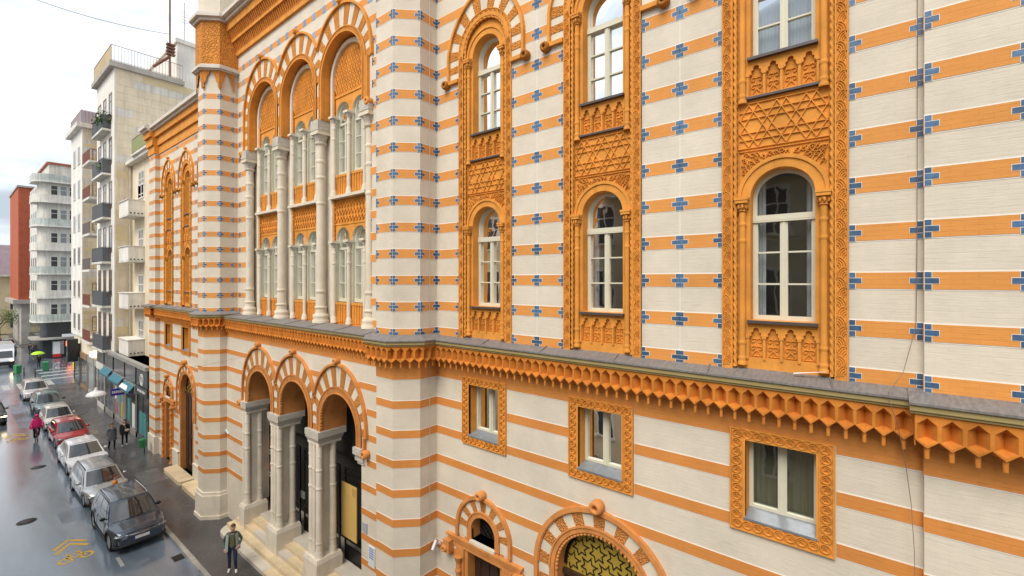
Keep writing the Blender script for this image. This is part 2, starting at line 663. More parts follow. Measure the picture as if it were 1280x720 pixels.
# ------------------------------------------------------------------ window bay, local to its own centre line, z absolute
def build_bay():
    """meshes of one tall two-storey window bay: {name: [(mesh, dy)]}"""
    P = []
    HW = .885
    zs = 16.88
    x = -.035
    # the outer border: two flat jamb strips carried over as an arch
    m = MB()
    for sgn in (-1, 1):
        a, b = sorted((sgn * HW, sgn * .715))
        m.box(x, .10, a, b, 9.48, zs)
        a, b = sorted((sgn * (HW + .0), sgn * (HW - .018)))
        m.box(x - .016, .0, a, b, 9.48, zs)
        a, b = sorted((sgn * .735, sgn * .715))
        m.box(x - .016, .0, a, b, 9.48, zs)
    m.ring(0, zs, .715, HW, 0, pi, x, .10, 28)
    m.ring(0, zs, HW - .018, HW + .002, 0, pi, x - .016, .0, 28)
    P.append(('border', m.mesh('border', 'terracotta'), 0))
    # fans in relief on the border, springing from either edge in turn
    m = MB()
    hp = .148
    k = 0
    z = 9.56
    while z < zs - .1:
        for sgn in (-1, 1):
            e = sgn * .80
            d = 1 if k % 2 else -1
            yc = e + d * .062
            for r in (.035, .062, .089, .116):
                pts = []
                for i in range(7):
                    a = radians(-8 + 82 * i / 6)
                    yy = yc - d * r * cos(a) * 1.05
                    zz = z + r * sin(a) * 1.35
                    if abs(yy - e) <= .066:
                        pts.append((yy, zz))
                if len(pts) > 2:
                    m.ridge(pts, .021, .022, x)
        z += hp
        k += 1
    for i in range(16):
        a = pi * (i + .5) / 16
        for r in (.03, .06):
            cy, cz = .80 * cos(a), zs + .80 * sin(a)
            m.ridge(arc(cy, cz, r, a - 1.2, a + 1.2, 6), .014, .013, x)
    P.append(('fan_relief', m.mesh('fan_relief', 'terracotta'), 0))
    # twisted rope mouldings
    m = MB()
    n = 8
    for sgn in (-1, 1):
        rings = 420
        vs = []
        for i in range(rings + 1):
            zz = 9.52 + (zs - 9.52) * i / rings
            for q in range(n):
                a = 2 * pi * q / n
                r = .030 + .009 * cos(2 * a - zz * 2 * pi / .13)
                vs.append((.0 - r * cos(a), sgn * .683 + r * sin(a), zz))
        m.add(vs, [(i * n + q, i * n + (q + 1) % n, (i + 1) * n + (q + 1) % n, (i + 1) * n + q) for i in range(rings) for q in range(n)], 0, True)
    vs = []
    for i in range(97):
        t = pi * i / 96
        for q in range(n):
            a = 2 * pi * q / n
            r = .030 + .009 * cos(2 * a - t * .683 * 2 * pi / .13)
            vs.append((-r * cos(a), (.683 + r * sin(a)) * cos(t), zs + (.683 + r * sin(a)) * sin(t)))
    m.add(vs, [(i * n + q, i * n + (q + 1) % n, (i + 1) * n + (q + 1) % n, (i + 1) * n + q) for i in range(96) for q in range(n)], 0, True)
    P.append(('rope_moulding', m.mesh('rope_moulding', 'terracotta'), 0))
    # the recessed field behind, with two arched window openings and two apron panels left open
    xf = .06
    m = MB()
    W2 = .46
    m.plate(arch_loop(0, .72, 9.48, zs), [arch_loop(0, W2, 10.32, 12.38, 18), arch_loop(0, W2, 14.72, 16.72, 18),
                                          rect(-.50, .50, 9.66, 10.26), rect(-.50, .50, 14.08, 14.68)], xf, .42)
    P.append(('field', m.mesh('field', 'terracotta'), 0))
    # deep arch soffits framed by a raised fillet
    for zc, zt in ((12.38, 'a'), (16.72, 'b')):
        m = MB()
        m.ring(0, zc, .60, .66, 0, pi, .02, .07, 24)
        m.ring(0, zc, W2, .60, 0, pi, .045, .08, 24)
        P.append(('arch_moulding', m.mesh('arch_moulding', 'terracotta'), 0))
    # carved spandrel between arch and panel: scrolls and leaves
    rnd = random.Random(3)
    m = MB()
    z0, z1 = 12.42, 13.17
    m.ridge([(-.64, 12.44), (-.64, z1), (.64, z1), (.64, 12.44)], .03, .03, xf)
    tries, spots = 0, []
    while tries < 1500 and len(spots) < 60:
        tries += 1
        y, z = rnd.uniform(-.58, .58), rnd.uniform(z0 + .02, z1 - .06)
        if sqrt(y * y + (z - 12.38) ** 2) < .70 or any((y - a) ** 2 + (z - b) ** 2 < .0048 for a, b in spots):
            continue
        spots.append((y, z))
        d = 1 if y > 0 else -1
        m.ridge(spiral(y, z, .048, 1.15, rnd.uniform(0, 6.3), 10, d), .018, .030, xf)
        a = rnd.uniform(-.5, .5) + (pi / 4 if y > 0 else 3 * pi / 4)
        m.ridge([(y - .09 * cos(a) + .02 * sin(a), z - .09 * sin(a)), (y - .02 * cos(a), z - .02 * sin(a) + .03), (y + .05 * cos(a), z + .05 * sin(a))], .022, .032, xf)
    P.append(('carved_spandrel', m.mesh('carved_spandrel', 'terracotta'), 0))
    # interlaced star panel
    m = MB()
    y0, y1, z0, z1 = -.625, .625, 13.24, 13.95
    m.ridge([(y0 - .02, z0 - .02), (y1 + .02, z0 - .02), (y1 + .02, z1 + .02), (y0 - .02, z1 + .02), (y0 - .02, z0 - .02)], .03, .03, xf)
    R_, D_ = .237, .41
    cz = (z0 + z1) / 2
    for j in range(-2, 3):
        for i in range(-3, 4):
            cy0 = i * D_ + (D_ / 2 if j % 2 else 0)
            cz0 = cz + j * D_ * .866
            for t0 in (pi / 2, -pi / 2):
                pts = [(cy0 + R_ * cos(t0 + q * 2 * pi / 3), cz0 + R_ * sin(t0 + q * 2 * pi / 3)) for q in range(4)]
                for q in range(3):
                    c = clipseg(pts[q], pts[q + 1], y0, y1, z0, z1)
                    if c and abs(c[0][0] - c[1][0]) + abs(c[0][1] - c[1][1]) > .02:
                        m.ridge([c[0], c[1]], .030, .030, xf)
    P.append(('star_panel', m.mesh('star_panel', 'terracotta'), 0))
    # aprons under both windows: four little multifoil niches each
    for zb in (9.66, 14.08):
        m = MB()
        m.box(.125, .16, -.50, .50, zb, zb + .60, 0)
        holes = []
        for c in range(4):
            cy = -.375 + .25 * c
            zt = zb + .41
            lp = [(cy - .098, zb + .03), (cy + .098, zb + .03), (cy + .098, zt - .03)]
            lp += [(cy + .07, zt - .02), (cy + .075, zt + .035)] + arc(cy, zt + .075, .046, -.5, pi + .5, 10)
            lp += [(cy - .075, zt + .035), (cy - .07, zt - .02), (cy - .098, zt - .03)]
            holes.append(lp)
        m.plate(rect(-.50, .50, zb, zb + .60), holes, .062, .125, 0)
        for c in range(4):
            cy = -.375 + .25 * c
            for d in (-1, 1):
                m.ridge([(cy, zb + .33)] + spiral(cy + d * .045, zb + .30, .042, .9, pi / 2, 9, -d), .017, .022, .125)
                m.ridge([(cy, zb + .21)] + spiral(cy + d * .045, zb + .175, .040, .9, pi / 2, 9, -d), .017, .022, .125)
                m.ridge([(cy, zb + .15), (cy + d * .075, zb + .05)], .018, .022, .125)
            m.ridge([(cy - .075, zb + .05), (cy + .075, zb + .05)], .018, .022, .125)
            m.ridge([(cy, zb + .05), (cy, zb + .36)], .014, .022, .125)
        for c in range(5):
            cy = -.5 + .25 * c
            m.box(.035, .07, cy - .018, cy + .018, zb, zb + .37)
            m.box(.025, .07, cy - .030, cy + .030, zb + .35, zb + .40)
        P.append(('apron_panel', m.mesh('apron_panel', 'terracotta'), 0))
    # colonnettes with ringed shafts
    for zb, zc in ((9.56, 12.14), (13.98, 16.44)):
        for sgn in (-1, 1):
            h = zc - zb
            m = MB()
            prof = [(.072, 0), (.072, .05), (.055, .07), (.066, .10), (.068, .13), (.055, .15), (.052, .34), (.062, .36), (.062, .39), (.052, .41),
                    (.050, h - .52), (.060, h - .50), (.060, h - .47), (.050, h - .45), (.050, h - .24), (.060, h - .22), (.060, h - .19), (.050, h - .17), (.052, h)]
            m.lathe(.02, sgn * .575, prof, 12, 0, zb)
            P.append(('colonnette', m.mesh('colonnette', 'terracotta'), 0))
            m = MB()
            m.lathe(.02, sgn * .575, [(.055, 0), (.075, .02), (.062, .04), (.085, .10), (.100, .15)], 8, 1, zc, False)
            for q in range(8):
                a = q * pi / 4 + .2
                m.lathe(.02 + .078 * cos(a), sgn * .575 + .078 * sin(a), [(.005, 0), (.024, .03), (.018, .07), (.004, .09)], 5, 0, zc + .05)
            m.box(-.09, .12, sgn * .575 - .095, sgn * .575 + .095, zc + .15, zc + .20)
            m.box(-.10, .12, sgn * .575 - .105, sgn * .575 + .105, zc + .20, zc + .24)
            P.append(('capital', m.mesh('capital', ['terracotta', 'terracotta_fine']), 0))
    # sills
    for zb in (10.27, 14.69):
        m = MB()
        m.box(-.02, .30, -.50, .50, zb, zb + .045)
        P.append(('sill', m.mesh('sill', 'dark_flashing'), 0))
    m = MB()
    m.box(-.01, .16, -.52, .52, 14.035, 14.072)
    P.append(('flashing', m.mesh('flashing', 'dark_flashing'), 0))
    # timber windows: frame, glazing bars, pane
    for zb, zc in ((10.32, 12.38), (14.74, 16.72)):
        m = MB()
        x0, x1 = .27, .36
        w, r = .46, .055
        m.box(x0, x1, -w, -w + r, zb, zc)
        m.box(x0, x1, w - r, w, zb, zc)
        m.box(x0 + .002, x1, -w + r, w - r, zb, zb + .07)
        m.ring(0, zc, w - r, w, 0, pi, x0, x1, 20)
        zt = zc - .33
        m.box(x0 - .02, x1, -w, w, zt - .045, zt + .045)
        m.box(x0 - .03, x1, -w, w, zt - .075, zt - .05)
        m.box(x0 - .01, x1, -.026, .026, zb, zt)
        for s_ in (-1, 1):
            a, b = sorted((s_ * .026, s_ * .056))
            m.box(x0 + .005, x1, a, b, zb, zt)
            a, b = sorted((s_ * (w - r), s_ * (w - r - .018)))
            m.box(x0 + .005, x1, a, b, zb, zt)
            for q in (1, 2):
                zz = zb + .07 + (zt - .055 - zb - .07) * q / 3
                a, b = sorted((s_ * .05, s_ * (w - r)))
                m.box(x0 + .02, x1 - .01, a, b, zz - .014, zz + .014)
        P.append(('window_frame', m.mesh('window_frame', 'sash_paint'), 0))
        m = MB()
        lp = arch_loop(0, w - .02, zb + .02, zc, 20)
        m.add([(.335, y, z) for y, z in lp], [tuple(range(len(lp)))])
        P.append(('pane', m.mesh('pane', 'glass'), 0))
        m = MB()
        nn = 40
        if zb > 13:
            for a_, b_ in ((-.44, -.03), (.03, .44)):
                vs = []
                for i in range(nn + 1):
                    y = a_ + (b_ - a_) * i / nn
                    xx = .47 + .016 * sin(i * 1.35) + .008 * sin(i * 2.7 + 1)
                    vs += [(xx, y, zb), (xx, y, zc + .36)]
                m.add(vs, [(2 * i, 2 * i + 2, 2 * i + 3, 2 * i + 1) for i in range(nn)], 0, True)
            P.append(('curtain', m.mesh('curtain', 'curtain'), 0))
        else:
            for a_, b_ in ((-.45, -.30), (.30, .45)):
                vs = []
                for i in range(13):
                    y = a_ + (b_ - a_) * i / 12
                    xx = .50 + .02 * sin(i * 1.35)
                    vs += [(xx, y, zb), (xx, y, zc + .40)]
                m.add(vs, [(2 * i, 2 * i + 2, 2 * i + 3, 2 * i + 1) for i in range(12)], 0, True)
            P.append(('curtain', m.mesh('curtain', 'curtain'), 0))
    return P


BAY = build_bay()
# hood over each bay: striped voussoirs and a rim ending in scrolls
VZ = 16.80
VOUS = []
nv = 15
for i in range(nv):
    a0, a1 = pi * i / nv, pi * (i + 1) / nv
    m = MB()
    m.ring(0, VZ, .89, lambda a: 1.22 + .22 * sin(a) ** 4, a0, a1, -.03 if i % 2 == 0 else -.018, .02, 4)
    VOUS.append(m.mesh('voussoir', 'terracotta_fine' if i % 2 == 0 else 'white_stone'))
for sgn in (-1, 1):
    for q in range(3):
        m = MB()
        a, b = sorted((sgn * .89, sgn * 1.22))
        m.box(-.03 if q % 2 else -.018, .02, a, b, VZ - .17 * (q + 1), VZ - .17 * q)
        VOUS.append(m.mesh('voussoir', 'terracotta_fine' if q % 2 else 'white_stone'))
m = MB()
m.ring(0, VZ, lambda a: 1.22 + .22 * sin(a) ** 4, lambda a: 1.29 + .22 * sin(a) ** 4, 0, pi, -.09, .02, 36)
for sgn in (-1, 1):
    a, b = sorted((sgn * 1.22, sgn * 1.29))
    m.box(-.09, .02, a, b, VZ - .55, VZ)
    a, b = sorted((sgn * .89, sgn * 1.30))
    m.box(-.09, .02, a, b, VZ - .62, VZ - .53)
    for x_, r_ in ((-.14, .045), (-.14, .045)):
        m.lathe_x(0, sgn * 1.34, VZ - .60, [(.045, -.05), (.045, -.16), (.095, -.16), (.115, -.12), (.115, -.03), (.10, .0)], 16)
m.lathe_x(0, 0, VZ + 1.60, [(.03, -.02), (.03, -.13), (.07, -.13), (.09, -.10), (.09, -.02), (.08, .02)], 14)
HOOD = m.mesh('hood_moulding', 'terracotta')


def place_bay(cy, zshift=0.0):
    surround = None
    for nm, me, dy in BAY:
        if surround is None:
            surround = wput('window_surround', me, T, (XW, cy, 0))
        else:
            wput(nm, me, surround, (XW, cy, 0))
    for me in VOUS:
        wput('voussoir', me, surround, (XW, cy, 0))
    wput('hood_moulding', HOOD, surround, (XW, cy, 0))


for b in BAYS_R + BAYS_L:
    place_bay(b)

# ------------------------------------------------------------------ small square windows under the cornice
P = []
m = MB()
oy, iy = .74, .50
z0, z1 = 6.76, 8.49
iz0, iz1 = 7.00, 8.30
m.plate(rect(-oy, oy, z0, z1), [rect(-iy, iy, iz0, iz1)], -.03, .03)
m.plate(rect(-oy, oy, z0, z1), [rect(-oy + .022, oy - .022, z0 + .022, z1 - .022)], -.052, -.02)
m.plate(rect(-iy - .03, iy + .03, iz0 - .03, iz1 + .03), [rect(-iy, iy, iz0, iz1)], -.05, .36)
P.append(m.mesh('window_surround', 'terracotta'))
m = MB()
bw = (oy - iy) / 2 + .004


def roundel(cy, cz, up):
    m.ridge(arc(cy, cz, .066, 0, 2 * pi, 14), .022, .032, -.03)
    m.ridge(spiral(cy - .0, cz + .0, .045, .75, 0 if up else pi, 8, 1 if up else -1), .018, .028, -.03)
    m.ridge([(cy - .04, cz - .03), (cy, cz + .01), (cy + .04, cz - .03)], .015, .025, -.03)


k = 0
for i in range(9):
    yy = -.62 + 1.24 * i / 8
    roundel(yy, z1 - .095, i % 2)
    roundel(yy, z0 + .12, (i + 1) % 2)
for i in range(1, 10):
    zz = z0 + .12 + (z1 - z0 - .215) * i / 10
    roundel(-.63, zz, i % 2)
    roundel(.63, zz, i % 2)
P.append(m.mesh('carved_border', 'terracotta'))
m = MB()
m.add([(-.06, -iy - .02, iz0 + .0), (.30, -iy - .02, iz0 + .09), (.30, iy + .02, iz0 + .09), (-.06, iy + .02, iz0),
       (-.06, -iy - .02, iz0 - .035), (.30, -iy - .02, iz0 + .02), (.30, iy + .02, iz0 + .02), (-.06, iy + .02, iz0 - .035)],
      [(0, 1, 2, 3), (4, 7, 6, 5), (0, 3, 7, 4), (0, 4, 5, 1), (3, 2, 6, 7), (1, 5, 6, 2)])
P.append(m.mesh('sill', 'sill_zinc'))
m = MB()
m.plate(rect(-iy, iy, iz0 + .06, iz1), [rect(-iy + .06, -.065, iz0 + .13, iz1 - .06), rect(.065, iy - .06, iz0 + .13, iz1 - .06)], .26, .34)
m.box(.245, .26, -.03, .03, iz0 + .08, iz1 - .02)
P.append(m.mesh('window_frame', 'sash_paint'))
m = MB()
m.add([(.31, y, z) for y, z in rect(-iy + .03, iy - .03, iz0 + .09, iz1 - .03)], [(0, 1, 2, 3)])
P.append(m.mesh('pane', 'glass'))
m = MB()
for a_, b_ in ((-.47, .47),):
    vs = []
    for i in range(61):
        y = a_ + (b_ - a_) * i / 60
        xx = .44 + .02 * sin(i * 1.1) + .01 * sin(i * 2.3)
        vs += [(xx, y, iz0), (xx, y, iz1)]
    m.add(vs, [(2 * i, 2 * i + 2, 2 * i + 3, 2 * i + 1) for i in range(60)], 0, True)
mat('curtain_dim', (0.15, 0.14, 0.09), 0.9, 0.12, 3.0, stretch=(9, 9, 0.4))
P.append(m.mesh('curtain', 'curtain_dim'))
SQ = P
for b in BAYS_R + BAYS_L:
    w_ = None
    for me in SQ:
        if w_ is None:
            w_ = wput('square_window', me, T, (XW, b + .02, 0))
        else:
            wput(me.name.split('.')[0], me, w_, (XW, b + .02, 0))

# ------------------------------------------------------------------ wing walls
WING_TOP = 19.2


def wing(y0, y1, bays, doors):
    up = MB()
    up.plate(rect(y0, y1, 9.2, WING_TOP), [arch_loop(b, .80, 9.4, 16.88, 24) for b in bays], XW, XW + .45)
    w = up.wbuild('wall', 'cream_brick', T)
    lo = MB()
    holes = [rect(b - .52, b + .56, 6.95, 8.32) for b in bays]
    for d in doors:
        holes.append(arch_loop(d[0], d[1], 0.02, d[2], 20) if d[3] == 'big' else arch_loop(d[0], d[1], 0.02, d[2], 16))
    lo.plate(rect(y0, y1, -.3, 9.2), holes, XW, XW + .45)
    w2 = lo.wbuild('wall', 'cream_brick', T)
    b_ = MB()
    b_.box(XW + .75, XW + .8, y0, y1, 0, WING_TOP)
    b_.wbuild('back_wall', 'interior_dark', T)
    for z in up_rows(9.5, WING_TOP - .25):
        bl = []
        for b in bays:
            hw = .86
            if z > VZ - .6:
                hw = max(hw if z < VZ else 0, sqrt(max(0, 1.25 ** 2 - max(0, z - VZ) ** 2)) if z - VZ < 1.25 else 0)
                if z < VZ:
                    hw = 1.25
            bl.append((b - hw, b + hw))
        for a, b in cut(y0, y1, bl):
            band(w, XW, a, b, z, BH)
        near = y0 < 5
        for b in bays:
            if z < VZ - .65:
                for s_ in (-1, 1):
                    yy = b + s_ * .892
                    cross(w, XW, yy, z, s_, near and yy < 2.4)
        mids = [(bays[i] + bays[i + 1]) / 2 for i in range(len(bays) - 1)]
        for b in mids:
            cross(w, XW, b, z, 0)
        if z == up_rows(9.5, WING_TOP - .25)[0]:
            for b in mids:
                m = MB()
                m.box(XW - .002, XW + .01, b - .006, b + .006, 9.5, WING_TOP - .3)
                m.wbuild('joint_line', 'white_line', w)
    mats_ = [((b - .735, b + .775), 6.77, 8.48) for b in bays]
    for z in lo_rows(.9, 8.2):
        bl = [r for r, a, c in mats_ if a < z + .11 and c > z - .11]
        for d in doors:
            R = d[4]
            if z < d[2]:
                bl.append((d[0] - R, d[0] + R))
            elif z - d[2] < R:
                h = sqrt(R * R - (z - d[2]) ** 2)
                bl.append((d[0] - h, d[0] + h))
        for a, b in cut(y0, y1, bl):
            band(w2, XW, a, b, z, LH)
    for a, b in cut(y0, y1, [r for r, _, _ in mats_]):
        band(w2, XW, a, b, 8.775, .85, 'orange_frieze')
    for r, _, c in mats_:
        band(w2, XW, r[0], r[1], 8.835, .73, 'orange_frieze')
    return w, w2


DOORS_R = [(7.80, .62, 4.55, 'small', .80), (4.55, 1.14, 4.62, 'big', 1.45)]
DOORS_L = [(2 * BC - 4.55, 1.14, 4.62, 'big', 1.45), (33.75, .62, 4.10, 'small', .80)]
wR, wR2 = wing(-.44, 9.56, BAYS_R, DOORS_R)
wL, wL2 = wing(25.49, 35.6, tuple(sorted(BAYS_L)), DOORS_L)
for z in up_rows(9.5, 19):
    cross(wR, XW, -.44, z, 1, True)


def pier(y0, y1, x):
    m = MB()
    m.box(x, XW + .5, y0, y1, -.3, WING_TOP)
    p = m.wbuild('pier', 'cream_brick', T)
    for z in up_rows(9.5, 19):
        m = MB()
        m.box(x - .004, XW + .1, y0 - .004, y1 + .004, z - BH / 2 - .016, z + BH / 2 + .016, 1)
        m.box(x - .009, XW + .1, y0 - .009, y1 + .009, z - BH / 2, z + BH / 2, 0)
        m.wbuild('orange_band', ['orange_brick', 'white_line'], p)
        nr = y0 < 5
        if nr:
            cross(p, x, y1 - .002, z, -1, True)
            cross(p, x, y0 + .002, z, 1, True)
        else:
            cross(p, x, (y0 + y1) / 2, z, 0)
    for z, h in [(q, LH) for q in lo_rows(.9, 8.2)] + [(8.775, .85)]:
        m = MB()
        m.box(x - .004, XW + .1, y0 - .004, y1 + .004, z - h / 2 - .016, z + h / 2 + .016, 1)
        m.box(x - .009, XW + .1, y0 - .009, y1 + .009, z - h / 2, z + h / 2, 0)
        m.wbuild('orange_band', ['orange_brick_low', 'white_line'], p)
    m = MB()
    m.box(x - .07, XW + .1, y0 - .06, y1 + .06, -.3, 1.1)
    m.wbuild('plinth', 'limestone', p)
    return p


pR = pier(-1.40, -.44, 8.36)
pL = pier(35.6, 36.95, 8.25)
# the facade goes on past the pier
m = MB()
m.box(XW, XW + .45, -9, -1.40, -.3, WING_TOP)
wE = m.wbuild('wall', 'cream_brick', T)
for z in up_rows(9.5, 19):
    band(wE, XW, -9, -1.40, z, BH)
    for yy in (-3.3, -5.2, -7.1):
        cross(wE, XW, yy, z, 0)
for z in lo_rows(.9, 8.2):
    band(wE, XW, -9, -1.40, z, LH)
band(wE, XW, -9, -1.40, 8.775, .85, 'orange_frieze')
for y0, y1 in ((-9, -1.46), (-.38, 9.5), (25.5, 35.54)):
    ds = [(d[0] - d[1] - .12, d[0] + d[1] + .12) for d in DOORS_R + DOORS_L]
    for a, b in cut(y0, y1, ds):
        m = MB()
        m.box(XW - .08, XW + .02, a, b, -.3, 1.0)
        m.box(XW - .10, XW + .02, a, b, .92, .995)
        m.wbuild('plinth', 'limestone', T)

# ------------------------------------------------------------------ cornice between the storeys
NW = .2155


def niche_mesh(w):
    m = MB()
    h = w / 2
    a = w * .42
    D = .155
    T_, UR, LR, B = (0, .325), (a, .235), (a, .035), (0, -.03)
    UL, LL = (-a, .235), (-a, .035)
    hexa = [UL, LL, B, LR, UR, T_]
    outer = [(-h, .03), (0, -.07), (h, .03), (h, .375), (-h, .375)]
    # front web
    tris = tessellate_polygon([[Vector((0, y, z)) for y, z in outer], [Vector((0, y, z)) for y, z in hexa]])
    fl = outer + hexa
    m.add([(0, y, z) for y, z in fl], [tuple(t) for t in tris])
    P1, P2 = (D, 0, .225), (D, 0, .045)
    f = lambda p: (0, p[0], p[1])
    m.add([f(UL), f(LL), P2, P1], [(0, 1, 2, 3)])
    m.add([P1, P2, f(LR), f(UR)], [(0, 1, 2, 3)])
    m.add([f(T_), f(UL), P1, f(UR)], [(0, 1, 2), (0, 2, 3)])
    m.add([f(LL), f(B), f(LR), P2], [(0, 1, 3), (1, 2, 3)])
    # underside, sloping back to the wall
    m.add([(0, -h, .03), (0, 0, -.07), (0, h, .03), (.26, -h, -.06), (.26, 0, -.12), (.26, h, -.06)], [(0, 1, 4, 3), (1, 2, 5, 4)])
    # drop
    m.lathe(.055, 0, [(.026, -.21), (.026, -.045)], 8)
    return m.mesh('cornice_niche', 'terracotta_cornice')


NICHE = niche_mesh(NW)


def cornice(y0, y1, xw, xf, ztop, big=True, nsize=None, ends=(0, 0)):
    """straight run: sloping zinc ledge, painted fascia, row of pointed niches"""
    m = MB()
    zf = ztop - .10
    e0, e1 = ends
    prof = [(xf - .03, zf), (xw + .1, ztop), (xw + .1, ztop - .06), (xf - .03, zf - .03)]
    vs = [(x, y0 - e0, z) for x, z in prof] + [(x, y1 + e1, z) for x, z in prof]
    m.add(vs, [(0, 1, 5, 4), (1, 2, 6, 5), (2, 3, 7, 6), (3, 0, 4, 7), (0, 3, 2, 1), (4, 5, 6, 7)])
    c = m.wbuild('cornice', 'zinc', T)
    m = MB()
    m.box(xf, xw + .1, y0 - e0 * .9, y1 + e1 * .9, zf - .11, zf - .031)
    m.box(xf + .03, xw + .1, y0 - e0 * .8, y1 + e1 * .8, zf - .15, zf - .11)
    m.wbuild('fascia', 'fascia_paint', c)
    zn = zf - .15
    n = max(1, round((y1 - y0) / NW))
    st = (y1 - y0) / n
    for i in range(n):
        o = wput('cornice_niche', NICHE, c, (xf + .06, y0 + st * (i + .5), zn - .372))
        o.scale = (1, st / NW * .999, 1)
    m = MB()
    m.box(xf + .23, xw + .1, y0, y1, zn - .34, zn)
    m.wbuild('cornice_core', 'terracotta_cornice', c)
    # seams of the zinc sheets
    yy = y0 + .9
    while yy < y1 - .3:
        m = MB()
        m.tube([(xf - .02, yy, zf + .006), (xw, yy + .06, ztop + .004)], .010, 5)
        m.wbuild('seam', 'zinc', c)
        yy += 1.75
    return c


cornice(-.33, 9.50, XW, 8.15, 9.51)
cornice(25.6, 35.5, XW, 8.10, 9.45)
cornice(-1.51, -.33, 8.36, 7.94, 9.50, ends=(.06, .06))
cornice(-9, -1.58, XW, 8.10, 9.52)
cornice(35.52, 37.05, 8.25, 7.92, 9.45, ends=(.04, .06))
# end return of the pier cornice facing up the street
m = MB()
m.box(8.02, 8.45, -.335, -.325, 8.82, 9.24)
m.wbuild('cornice_return', 'terracotta_cornice', T)

# ------------------------------------------------------------------ octagonal corner towers
def tower_poly(y0, d=0.0):
    """plan, y0 = near side; d = outward offset"""
    k = .414 * d
    return [(9.0, y0 - d), (7.92 - k, y0 - d), (7.42 - d, y0 + .51 - k), (7.42 - d, y0 + 1.24 + k), (7.92 - k, y0 + 1.75 + d), (9.0, y0 + 1.75 + d)]


def tower(y0):
    m = MB()
    m.prism(tower_poly(y0), -.3, 24.2)
    t = m.wbuild('tower', 'cream_brick', T)
    for z, h in [(q, BH) for q in up_rows(9.5, 20.0)] + [(q, LH) for q in lo_rows(1.4, 8.2)] + [(8.70, .70)]:
        m = MB()
        m.prism(tower_poly(y0, .004), z - h / 2 - .016, z + h / 2 + .016, 1)
        m.prism(tower_poly(y0, .009), z - h / 2, z + h / 2, 0)
        m.wbuild('orange_band', ['orange_brick' if z > 9.2 else 'orange_brick_low', 'white_line'], t)
    for z in up_rows(9.5, 20.0):
        for x, y, side, ang in ((7.42, y0 + .51, 1, 0), (7.42, y0 + 1.24, -1, 0), (7.42, y0 + .51, -1, 45), (7.92, y0, 1, 45), (7.92, y0, -1, 90), (8.5, y0, 1, 90)):
            o = cross(t, x, y, z, side)
            o.rotation_euler = (0, 0, radians(ang))
    m = MB()
    m.prism(tower_poly(y0, .07), 1.08, 1.22)
    m.prism(tower_poly(y0, .11), .18, 1.08)
    m.prism(tower_poly(y0, .16), -.3, .18)
    m.wbuild('plinth', 'limestone', t)
    # cornice ring
    m = MB()
    p0, p1 = tower_poly(y0, .36), tower_poly(y0, .05)
    n = 6
    m.add([(x, y, 9.42) for x, y in p0] + [(x, y, 9.54) for x, y in p1] + [(x, y, 9.39) for x, y in p0],
          [(i, i + 1, n + i + 1, n + i) for i in range(5)] + [(2 * n + i, 2 * n + i + 1, i + 1, i) for i in range(5)])
    c = m.wbuild('cornice', 'zinc', t)
    m = MB()
    m.prism(tower_poly(y0, .33), 9.31, 9.39)
    m.prism(tower_poly(y0, .30), 9.27, 9.31)
    m.wbuild('fascia', 'fascia_paint', c)
    m = MB()
    m.prism(tower_poly(y0, .09), 8.95, 9.28)
    m.wbuild('cornice_core', 'terracotta_cornice', c)
    q = tower_poly(y0, .27)
    for i in range(0, 5):
        a, b = Vector((*q[i], 0)), Vector((*q[i + 1], 0))
        if i == 0:
            a.x = 8.52
        if i == 4:
            b.x = 8.52
        ln = (b - a).length
        k = max(1, round(ln / NW))
        dv = (b - a) / k
        ang = math.atan2(dv.y, dv.x) - pi / 2
        for j in range(k):
            pnt = a + dv * (j + .5)
            o = wput('cornice_niche', NICHE, c, (pnt.x, pnt.y, 8.905))
            o.rotation_euler = (0, 0, ang)
            o.scale = (1, ln / k / NW * .999, 1)
    # crown: carved drum hanging in points over the last stripe
    m = MB()
    m.prism(tower_poly(y0, .10), 20.75, 22.85)
    cr_ = m.wbuild('crown', 'terracotta_carved', t)
    m = MB()
    m.prism(tower_poly(y0, .14), 20.60, 20.66)
    m.prism(tower_poly(y0, .24), 20.66, 20.78)
    m.prism(tower_poly(y0, .16), 20.78, 20.86)
    m.wbuild('moulding', 'moulding_grey', cr_)
    m = MB()
    m.prism(tower_poly(y0, .20), 22.85, 22.98)
    m.prism(tower_poly(y0, .34), 22.98, 23.12)
    m.prism(tower_poly(y0, .28), 23.12, 23.20)
    m.wbuild('moulding', 'moulding_grey', cr_)
    q = tower_poly(y0, .05)
    for i in range(0, 5):
        a, b = Vector((*q[i], 0)), Vector((*q[i + 1], 0))
        if i == 0:
            a.x = 8.5
        if i == 4:
            b.x = 8.5
        mid = (a + b) / 2
        nrm = Vector((b.y - a.y, -(b.x - a.x), 0)).normalized() * -1
        if nrm.dot(mid - Vector((8.6, y0 + .87, 0))) < 0:
            nrm = -nrm
        m = MB()
        # white pointed tabs are left between orange lobes at the corners
        for e, o_ in ((a, b), (b, a)):
            dr = (o_ - e)
            hw = dr.length * .5
            dr.normalize()
            prof = [(0, 20.62), (hw * .98, 20.62), (hw * .72, 20.42), (hw * .52, 20.32), (hw * .42, 20.10), (hw * .18, 20.00), (hw * .22, 19.86), (0, 19.74)]
            vs = [e + dr * s_ + Vector((0, 0, z_)) for s_, z_ in prof]
            vs2 = [v + nrm * .03 for v in vs]
            k = len(prof)
            m.add(vs + vs2, [tuple(range(k, 2 * k))] + [(j, (j + 1) % k, k + (j + 1) % k, k + j) for j in range(k)])
        m.wbuild('corner_lobe', 'terracotta_fine', cr_)
    return t


tR = tower(9.56)
tL = tower(2 * BC - 9.56 - 1.75)
for z in up_rows(9.5, 19):
    cross(wR, XW, 9.56, z, -1)

